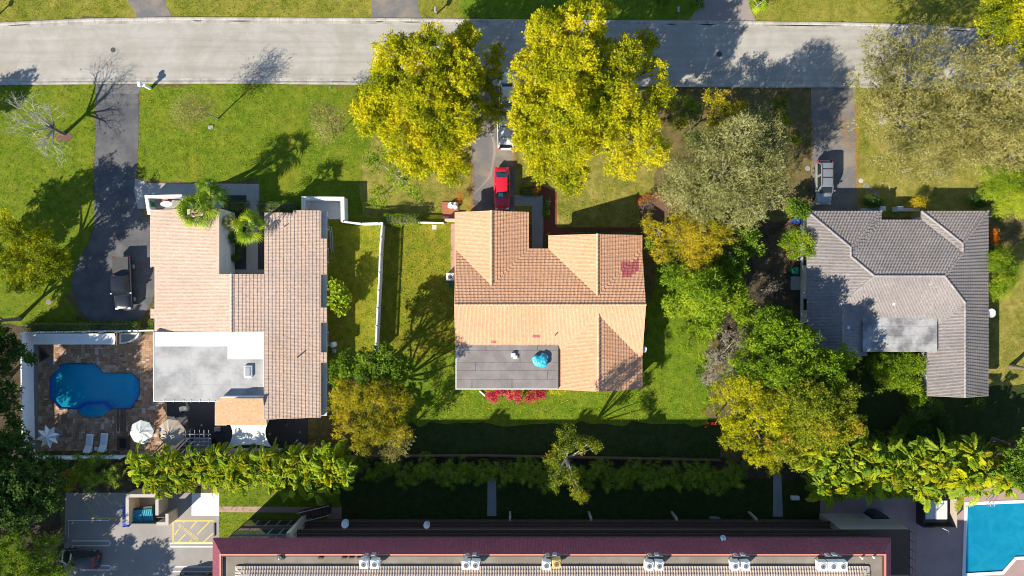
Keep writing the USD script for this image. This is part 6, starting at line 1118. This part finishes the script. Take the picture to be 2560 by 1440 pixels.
# pergola, sail, patio things
pg_ = thing('pergola', 'dark open pergola with pale slats south of the patio', 'pergola', P(497, 1100)); hp = 2.3; x0, x1, y0, y1 = P2(458, 0, hp)[0], P2(528, 0, hp)[0], P2(0, 1134, hp)[1], P2(0, 1085, hp)[1]
for x in (x0 + .1, x1 - .1):
    for y in (y0 + .1, y1 - .1): part(pg_, 'post', rbx(x - .05, x + .05, y - .05, y + .05, 0, hp, .01), 'black_metal')
for y in np.linspace(y0, y1, 6): part(pg_, 'slat', rbx(x0, x1, y - .03, y + .03, hp + .07, hp + .13, .01), 'grey_metal')
for x in np.linspace(x0 + .25, x1 - .25, 6): part(pg_, 'rafter', rbx(x - .03, x + .03, y0 - .05, y1 + .45, hp, hp + .07, .01), 'white_metal' if x > 0 else 'grey_metal')
dt = thing('outdoor_bench', 'dark slate bar counter under the pergola', 'counter', P(512, 1110)); c = P(515, 1108); part(dt, 'top', rbx(c[0] - 1.0, c[0] + 1.0, c[1] - .7, c[1] + .7, .85, .92, .03), 'slate_grey'); part(dt, 'base', rbx(c[0] - .9, c[0] + .9, c[1] - .6, c[1] + .6, 0, .85, .03), 'black_metal')
cn = np.array([P(566, 1045, 3.0), P(676, 1046, 2.7), P(679, 1118, 2.7), P(567, 1121, 2.4)]); n = 15; u, v = np.meshgrid(np.linspace(0, 1, n), np.linspace(0, 1, n), indexing='ij')
def pull(a): return .13 * np.sin(math.pi * a)
U = pull(v) + u * (1 - 2 * pull(v)); Vv = pull(u) * .85 + v * (1 - 1.7 * pull(u)); U, Vv = u + (U - u) * np.abs(2 * u - 1) ** 1.5, v + (Vv - v) * np.abs(2 * v - 1) ** 1.5
sv = (1 - U)[..., None] * ((1 - Vv)[..., None] * cn[0] + Vv[..., None] * cn[3]) + U[..., None] * ((1 - Vv)[..., None] * cn[1] + Vv[..., None] * cn[2]); sv[..., 2] -= .18 * np.sin(math.pi * u) * np.sin(math.pi * v)
g = np.arange(n * n).reshape(n, n); F = np.vstack([np.c_[g[:-1, :-1].ravel(), g[:-1, 1:].ravel(), g[1:, :-1].ravel()], np.c_[g[1:, :-1].ravel(), g[:-1, 1:].ravel(), g[1:, 1:].ravel()]])
ss = thing('shade_sail', 'taut ivory shade sail stretched from the lean-to roof over the patio', 'shade sail', np.array([*cn.mean(0)[:2], 0])); part(ss, 'sail', (sv.reshape(-1, 3), F[:, ::-1]), 'canvas_ivory', True)
for k in (2, 3): part(ss, 'post', tube([[*cn[k][:2], 0], cn[k]], .05, 7), 'black_metal')
pl = P(546, 1072); solo('patio_planter', rbx(pl[0] - .3, pl[0] + .3, pl[1] - .25, pl[1] + .25, 0, .45, .05), 'concrete', 'small square pale planter at the corner of the lean-to roof', 'planter')
for k, (x, y) in enumerate(((465, 1020), (437, 1047))): c = P(x, y); t = thing('patio_chair', ('pale metal chair on the dark patio under the flat roof edge', 'pale folding chair on the dark patio north of the tan parasol')[k], 'chair', c, 30 * k); ORIGIN[t] = np.zeros(3); part(t, 'seat', rbx(-.25, .25, -.25, .25, .42, .47, .02), 'canvas_ivory'); part(t, 'backrest', rbx(-.27, -.22, -.25, .25, .47, .9, .02), 'canvas_ivory'); [part(t, 'leg', tube([(a, b, 0), (a, b, .42)], .018, 5), 'steel') for a in (-.22, .22) for b in (-.22, .22)]
# bin corner clutter, ladders, heaters
c = P(424, 512); t = thing('garden_table', 'white oval table with clutter in the walled bin corner', 'table', c); ORIGIN[t] = np.zeros(3); m = trimesh.creation.cylinder(.5, .04, sections=24); m.vertices *= [1.3, .6, 1]; part(t, 'table_top', m.apply_translation([0, 0, .72]), 'plastic_white'); [part(t, 'leg', tube([(a, b, 0), (a, b, .7)], .025, 5), 'plastic_white') for a in (-.4, .4) for b in (-.15, .15)]
c = P(418, 501); t = thing('storage_box', 'terracotta coloured storage box beside the white table', 'box', c); part(t, 'box_body', rbx(c[0] - .35, c[0] + .35, c[1] - .18, c[1] + .18, 0, .5, .03), 'planter_red'); part(t, 'lid', rbx(c[0] - .38, c[0] + .38, c[1] - .2, c[1] + .2, .5, .56, .02), 'planter_red')
t = thing('ladder', 'aluminium ladder lying on the grass beside the tan house east wall', 'ladder', P(827, 595)); a0, a1, b0, b1 = P(824, 565, .06), P(828, 632, .06), P(829, 565, .06), P(833, 632, .06); part(t, 'rail', tube([a0, a1], .03, 5), 'steel'); part(t, 'rail', tube([b0, b1], .03, 5), 'steel'); [part(t, 'rung', tube([a0 + (a1 - a0) * k / 9, b0 + (b1 - b0) * k / 9], .016, 5), 'steel') for k in range(1, 9)]
c = P(836, 861); t = thing('water_heater', 'white cylindrical tank at the east wall of the tan house', 'tank', c); ORIGIN[t] = np.zeros(3); part(t, 'tank', trimesh.creation.capsule(.75, .32, count=[16, 12]).apply_translation([0, 0, .36]), 'plastic_white', True); part(t, 'pipe', tube([(.1, -.3, .1), (.25, -.7, .1), (.0, -.9, .1)], .04, 6), 'steel'); part(t, 'pump', rbx(-.2, .2, -.9, -.5, 0, .4, .05), 'grey_metal')
def ac_unit(label, loc, rot, mat='white_metal', group=None, s=.84, fan='dark_plastic', feet=.35):
    t = thing('air_conditioner', label, 'air conditioner', loc, rot, group); ORIGIN[t] = np.zeros(3); z = feet
    for a in (-.3, .3):
        for b in (-.3, .3): part(t, 'foot', rbx(a - .03, a + .03, b - .03, b + .03, 0, z, .01), 'grey_metal')
    part(t, 'casing', rbx(-s / 2, s / 2, -s / 2, s / 2, z, z + .72, .04), mat); part(t, 'fan_ring', trimesh.creation.annulus(.25, .34, .05, sections=24).apply_translation([0, 0, z + .735]), mat, 40); w = part(t, 'fan_well', trimesh.creation.cylinder(.25, .03, sections=24).apply_translation([0, 0, z + .722]), 'dark_plastic')
    for k in range(4): q = trimesh.creation.box([.22, .09, .012]); q.apply_translation([.12, 0, 0]); q.apply_transform(trimesh.transformations.rotation_matrix(k * math.pi / 2 + .4, [0, 0, 1])); part(w, 'fan_blade', q.apply_translation([0, 0, z + .748]), fan)
    for r in (.09, .17, .24): part(t, 'grille', trimesh.creation.annulus(r - .008, r + .008, .01, sections=20).apply_translation([0, 0, z + .77]), mat)
    return t
ac_unit('white air conditioner on the west wall of the orange house', P(1127, 692), 0, feet=.1)
c = P(1127, 712); solo('garden_hose', trimesh.creation.torus(.2, .07, 20, 8).apply_translation([c[0], c[1], .09]), 'bin_green', 'coiled green hose below the white air conditioner', 'hose', smooth=True)
zr_ = RZ
AC = [('pair nearest the round roof vent', (911, 1408), (938, 1408)), ('second pair from the west', (1166, 1410), (1189, 1410)), ('third pair from the west', (1366, 1411), (1391, 1407)), ('fourth pair from the west', (1622, 1412), (1647, 1412)), ('fifth pair from the west', (1836, 1412), (1862, 1412))]
for k, (w, a, b) in enumerate(AC):
    for j, q in enumerate((a, b)):
        ye = (k, j) == (2, 1); lab = 'rusty yellow air conditioner on the apartment roof' if ye else f'white rooftop air conditioner, {"left" if j == 0 else "right"} one of the {w}'
        hh = zr_ + .75; c = P(*q, hh); ac_unit(lab, (c[0], c[1], zr_), R.uniform(-6, 6), 'yellow_metal' if ye else 'white_metal', None if ye else 'rooftop air conditioners', fan='planter_red' if ye else 'dark_plastic')
for j, x in enumerate((2054, 2080, 2104)): c = P(x, 1413, zr_ + .75); ac_unit(f'white rooftop air conditioner, {("left", "middle", "right")[j]} one of the row of three at the east end', (c[0], c[1], zr_), 0, group='rooftop air conditioners', s=.9)
for k, xm in enumerate((925, 1178, 1379, 1635, 1850, 2080)):
    c = P(xm, 1388, zr_ + .9); t = thing('pipe_stand', f'metal pipe stand behind the air conditioners, {ORD[k]} from the west on the apartment roof', 'pipe stand', (c[0], c[1], zr_)); ORIGIN[t] = np.zeros(3)
    part(t, 'upright', tube([(-.7, 0, 0), (-.7, 0, 1.2)], .03, 5), 'steel'); part(t, 'upright', tube([(.7, 0, 0), (.7, 0, 1.2)], .03, 5), 'steel'); part(t, 'switch_box', rbx(-.55, -.2, -.08, .08, .5, 1.1, .03), 'grey_metal'); part(t, 'switch_box', rbx(.1, .5, -.08, .08, .4, 1.0, .03), 'grey_metal'); part(t, 'crossbar', tube([(-.8, 0, 1.15), (.8, 0, 1.15)], .03, 5), 'steel')
c = P(703, 1391, zr_); t = thing('roof_turbine', 'round metal vent in a dark box near the west end of the apartment roof', 'vent', (c[0], c[1], zr_)); ORIGIN[t] = np.zeros(3); part(t, 'box', rbx(-.32, .32, -.25, .25, 0, .3, .02), 'wood_brown'); part(t, 'cap', trimesh.creation.icosphere(2, .2).apply_translation([0, 0, .42]), 'steel', True)
for j, (x, y) in enumerate(((2150, 1391), (2179, 1389))): c = P(x, y, zr_); t = thing('vent_pipe', ('left', 'right')[j] + ' of the two small white vents at the east end of the apartment roof', 'vent', (c[0], c[1], zr_)); ORIGIN[t] = np.zeros(3); part(t, 'pipe', tube([(0, 0, 0), (0, 0, .4)], .07, 8), 'white_metal'); part(t, 'cap', trimesh.creation.icosphere(1, .12).apply_translation([0, 0, .42]), 'white_metal', True)
# satellite dishes
def dish(label, at, aim, r, mat='white_metal', base=(0, 0, -.9)):
    t = thing('satellite_dish', label, 'satellite dish', at + np.array(base)); a = unit(np.array(aim, float)); s = unit(np.cross(a, [0, 0, 1.0])); u = np.cross(s, a); V, F = [at - a * r * .25], []; m = 24
    for i, k in enumerate((.4, .75, 1.0)):
        q = np.linspace(0, 2 * np.pi, m, endpoint=False); V += list(at - a * r * .25 * (1 - k * k) + np.cos(q)[:, None] * s * r * k * .92 + np.sin(q)[:, None] * u * r * k)
    i = np.arange(m); j = (i + 1) % m; F = [np.c_[np.zeros(m, int), 1 + i, 1 + j]]
    for k in range(2): o = 1 + k * m; F += [np.c_[o + i, o + m + i, o + j], np.c_[o + j, o + m + i, o + m + j]]
    part(t, 'reflector', (np.array(V), np.vstack(F)), mat, True); part(t, 'arm', tube([at - u * r * .9, at + a * r * .9], .02, 5), 'grey_metal'); part(t, 'receiver', trimesh.creation.icosphere(1, .05).apply_translation(at + a * r * .9), 'grey_metal'); part(t, 'mast', tube([at + np.array(base), at - a * r * .3], .03, 6), 'grey_metal')
dish('white satellite dish at the east eave of the orange house', P(1610, 874, 2.6), (.25, -.2, .9), .36, base=(-.5, 0, -.5)); dish('white satellite dish low at the west wall of the grey house', P(2013, 738, 1.6), (-.2, -.4, .85), .42, base=(.35, .1, -.6))
dish('large white dish at the east eave of the grey house', P(2479, 783, 2.4), (.1, -.1, 1), .5, base=(-.6, 0, -.5)); dish('blue-grey dish on the apartment gallery near the stair', P(863, 1309, 4.6), (.75, .15, .55), .5, 'canvas_white', (0, -.6, -.4)); dish('blue-grey dish on the apartment gallery, further east', P(1067, 1312, 4.6), (.6, .2, .65), .42, 'canvas_white', (0, -.6, -.4)); dish('small dish on the maroon tile skirt of the apartment block', P(1808, 1345, 7.8), (0, .5, .8), .3, 'canvas_white', (0, -.3, -.35))
dish('round white vent pan by the beige annex wall of the apartment block', P(2111, 1309, 1.4), (0, 0, 1), .33, 'canvas_white', (0, 0, -1.4))
# on the roofs
r_ = np.random.default_rng(4); m = trimesh.creation.icosphere(4, .8); vv = np.asarray(m.vertices); ang = np.arctan2(vv[:, 1], vv[:, 0]); vv *= (1 + .25 * (meshkit.fbm(vv * 2.2, 4, 3) - .5)[:, None] * 2 + .10 * (meshkit.noise(vv * 8, 5) - .5)[:, None]); vv *= [1.08 - .0, .98, .55]; vv[:, 0] *= np.where(vv[:, 1] > .2, 1.0, .92); vv[:, 0] += .25 * np.clip(-vv[:, 1], 0, 1); vv[:, 1] -= .3 * np.exp(-((vv[:, 0] + .1) / .25) ** 2) * (vv[:, 1] > .2); vv[:, 2] = np.maximum(vv[:, 2] + .18, 0); c = P(1350, 900, FL2 + .2)
solo('crumpled_tarp', (vv + [c[0], c[1], FL2 + .016], m.faces), 'tarp_blue', 'crumpled bright blue tarpaulin lying on the dark flat roof', 'tarpaulin', smooth=30)
c = P(1207, 984); pp_ = thing('downpipe', 'white pipe end lying at the left of the pink bougainvillea', 'pipe', c); part(pp_, 'pipe', tube([P(1199, 977, .1), P(1214, 990, .1)], .10, 8), 'plastic_white')
c = P(1130, 516); t = thing('covered_planter', 'white plastic sheet on a terracotta bed by the garage corner', 'planter', c); m = trimesh.creation.icosphere(3, .55); m.vertices *= [1.15, .7, .45]; m.vertices += (meshkit.noise(np.asarray(m.vertices) * 4)[:, None] - .5) * .25; part(t, 'sheet', m.apply_translation([c[0] + .15, c[1] + .05, .35]), 'plastic_white', 30); part(t, 'bed', slab(poly((1104, 505), (1146, 505), (1146, 545), (1108, 548)), 0, .12), 'planter_red')
c = P(1994, 646); t = thing('plant_pot', 'white-rimmed pot with a red bloom at the foot of the red-flowered shrub', 'pot', c); ORIGIN[t] = np.zeros(3); part(t, 'pot', trimesh.creation.annulus(.18, .26, .4, sections=20).apply_translation([0, 0, .2]), 'plastic_white', 40); part(t, 'soil', trimesh.creation.cylinder(.18, .3, sections=20).apply_translation([0, 0, .16]), 'stain_black'); part(t, 'bloom', trimesh.creation.icosphere(1, .08).apply_translation([0, 0, .4]), 'lamp_red')
c = P(1988, 708); solo('equipment_pad', rbx(c[0] - .5, c[0] + .6, c[1] - .75, c[1] + .75, 0, .10, .02), 'concrete', 'grey concrete pad south of the green bin at the grey house', 'concrete pad')
c = P(616, 590); t = thing('plant_pot', 'round dark pot with reddish plant in the tan house courtyard', 'pot', P(597, 648)); ORIGIN[t] = np.zeros(3); part(t, 'pot', trimesh.creation.annulus(.24, .36, .5, sections=20).apply_translation([0, 0, .25]), 'dark_plastic', 40); part(t, 'soil', trimesh.creation.cylinder(.24, .4, sections=20).apply_translation([0, 0, .22]), 'mulch_red')
# east deck
c = P(2180, 1294); t = thing('storage_tank', 'dark upright tank with a pale cabinet north of the apartment annex', 'tank', c); ORIGIN[t] = np.zeros(3); part(t, 'tank', trimesh.creation.cylinder(1.05, 1.9, sections=14).apply_translation([0, 0, .95]), 'dark_plastic'); part(t, 'cabinet', rbx(-1.9, -1.08, -.7, .6, 0, 1.8, .04), 'grey_metal'); part(t, 'pipe', tube([(.35, -1.08, 0), (.35, -1.08, 1.8)], .05, 6), 'steel')
hx0, hx1, hy0, hy1 = P2(2290, 0)[0], P2(2372, 0)[0], P2(0, 1308)[1], P2(0, 1236)[1]; t = thing('spa_enclosure', 'black fenced enclosure around a pale covered hot tub beside the corner pool', 'enclosure', ((hx0 + hx1) / 2, (hy0 + hy1) / 2, 0))
for a, b_ in (((hx0, hx0 + .08), (hy0, hy1)), ((hx0 + .085, hx1 - .085), (hy0, hy0 + .08)), ((hx0 + .085, hx1 - .085), (hy1 - .08, hy1))): part(t, 'panel', bx(*a, *b_, 0, 1.4), 'black_metal')
part(t, 'panel', bx(hx1 - .08, hx1, hy0, hy1, 0, 1.4), 'stucco_sand', label='beige side panel'); part(t, 'tub', rbx(hx0 + .5, hx1 - .6, hy0 + .7, hy1 - .3, 0, .85, .08), 'dark_plastic'); part(t, 'tub_cover', rbx(hx0 + .45, hx1 - .75, hy0 + .75, hy1 - .35, .85, .97, .05), 'canvas_sage')
t = thing('handrail', 'short white bent handrail on the pink deck below the hot tub enclosure', 'handrail', P(2365, 1326)); part(t, 'rail', tube([P(2357, 1321, .05), P(2357, 1320.5, .8), P(2372, 1328, .8), P(2371, 1334, .05)], .04, 7), 'plastic_white', True)
c = P(1985, 1243); solo('utility_box', rbx(c[0] - .45, c[0] + .45, c[1] - .2, c[1] + .22, 0, .5, .05), 'plastic_white', 'pale utility box in the dark grass right of the eastern garden path', 'utility box')
for j, x in enumerate((1890, 1905)): b_ = P(x, 18); solo('timber_stake', tube([b_, b_ + [.25 - .5 * j, .1, 1.6]], .05, 6), 'plastic_white', ('left', 'right')[j] + ' white stake leaning at the foot of the palm beyond the road', 'stake')
for j, (a, b_) in enumerate((((170, 1305), (170, 1342)), ((537, 1308), (537, 1340)))): p, q = P(*a), P(*b_); solo('wheel_stop', rbx(p[0] - .09, p[0] + .09, q[1], p[1], .0125, .14, .04), 'slate_grey' if j == 0 else 'dark_plastic', ('concrete wheel stop at the west side of the shaded parking bay', 'dark wheel stop beside the yellow hatched bay')[j], 'wheel stop')
pv = P(268, 1332); solo('parking_bollard', tube([pv, pv + [0, 0, .9]], .07, 8), 'yellow_metal', 'short yellow bollard in the dappled parking lot', 'bollard')

# ================================================================ grass tufts standing out of the lawns
r_ = np.random.default_rng(15); prot = []
gt = UsdGeom.PointInstancer.Define(stage, '/World/grass_tufts'); tag(gt.GetPrim(), 'short grass tufts standing in the lawns', 'grass', None, 'stuff'); ORIGIN['/World/grass_tufts'] = np.zeros(3)
for k in range(6):
    n = 11; p = np.c_[r_.normal(0, .06, (n, 2)), np.zeros(n)]; ax = np.c_[r_.normal(0, .55, (n, 2)), np.ones(n) * .8]
    v, f, tt = leaves(p, ax, r_.normal(size=(n, 3)) + [0, 0, .1], r_.uniform(.07, .15, n), .028, np.clip((.15, .35, .5, .62, .78, .95)[k] + r_.normal(0, .06, n), 0, 1)); prot.append(part('/World/grass_tufts', 'tuft', (v, f), 'blade', tint=tt))
gt.CreatePrototypesRel().SetTargets([Sdf.Path(p) for p in prot])
paved_ = shapely.union_all([poly(*drive_a), poly(*[(x, NY(x, -2)) for x in xs], *[(x, SY(x, 2)) for x in xs[::-1]]), poly((340, 446), (1000, 446), (1000, 1000), (340, 1000)).intersection(poly((340, 446), (822, 446), (822, 1000), (340, 1000))), poly((1130, 470), (1610, 470), (1610, 975), (1130, 975)).difference(poly((1395, 470), (1610, 470), (1610, 570), (1395, 570))), poly((1178, 214), (1290, 214), (1290, 540), (1178, 540)), poly((2026, 214), (2144, 214), (2144, 545), (2026, 545)), poly((2010, 520), (2475, 520), (2475, 992), (2010, 992)), poly((308, -60), (435, -60), (435, 46), (308, 46)), poly((926, -60), (1056, -60), (1056, 46), (926, 46)), poly((1720, -60), (1895, -60), (1895, 55), (1720, 55)), poly((50, 800), (420, 800), (420, 1150), (50, 1150))])
shapely.prepare(paved_); Q = []
for reg_, dens in ((((0, 0), (2480, 0), (2480, 60), (0, 60)), 20), (((0, 212), (1180, 212), (1180, 545), (0, 545)), 20), (((0, 545), (240, 545), (200, 800), (0, 800)), 16), (((820, 545), (1135, 545), (1135, 1000), (820, 1000)), 20), (((1000, 970), (1770, 970), (1770, 1056), (1000, 1056)), 20), (((1285, 300), (1640, 300), (1640, 570), (1285, 570)), 16), (((2140, 220), (2480, 220), (2480, 470), (2140, 470)), 16), (((2476, 700), (2560, 700), (2560, 950), (2476, 950)), 16), (((545, 1212), (720, 1212), (640, 1340), (545, 1340)), 20), (((1605, 640), (1780, 800), (1770, 980), (1605, 980)), 18)):
    pg_t = poly(*reg_).difference(paved_); bb_ = pg_t.bounds; n = int((bb_[2] - bb_[0]) * (bb_[3] - bb_[1]) * dens * .5); q = np.c_[r_.uniform(bb_[0], bb_[2], n), r_.uniform(bb_[1], bb_[3], n)]; q = q[shapely.contains_xy(pg_t, q[:, 0], q[:, 1])]; Q.append(q)
Q = np.vstack(Q); n = len(Q); tone = np.clip(meshkit.fbm(np.c_[Q * .55, np.zeros(n)], 4, 8) * 6 + r_.normal(0, 1.0, n), 0, 5.99).astype(int); a = r_.uniform(0, 2 * np.pi, n)
gt.CreateProtoIndicesAttr(Vt.IntArray.FromNumpy(tone.astype(np.int32))); gt.CreatePositionsAttr(Vt.Vec3fArray.FromNumpy(np.c_[Q, np.full(n, .004)].astype(np.float32)))
gt.CreateOrientationsAttr(Vt.QuathArray([Gf.Quath(float(math.cos(x / 2)), 0.0, 0.0, float(math.sin(x / 2))) for x in a])); sc_ = r_.uniform(.5, .95, n); gt.CreateScalesAttr(Vt.Vec3fArray.FromNumpy(np.c_[sc_, sc_, sc_].astype(np.float32)))
# fallen leaves over the lawns
n = 900; reg_ = np.vstack([r_.uniform((820, 560), (1130, 900), (260, 2)), r_.uniform((1000, 980), (1750, 1050), (180, 2)), r_.uniform((250, 215), (1000, 440), (160, 2)), r_.uniform((1300, 440), (1600, 560), (120, 2)), r_.uniform((2150, 240), (2460, 470), (180, 2))])
p3 = np.c_[(reg_[:, 0] - 1280) * S, (720 - reg_[:, 1]) * S, np.full(len(reg_), .10)]; ok = ~shapely.contains_xy(paved_, p3[:, 0], p3[:, 1]); p3 = p3[ok]; n = len(p3); v, f, tt = leaves(p3, np.c_[r_.normal(size=(n, 2)), np.zeros(n)], np.tile([0, 0, 1.], (n, 1)), r_.uniform(.10, .20, n), .09, r_.random(n)); part(None, 'fallen_leaves', (v, f), 'leaf_yellow', tint=tt, kind='stuff')
stage.SetDefaultPrim(stage.GetPrimAtPath('/World'))
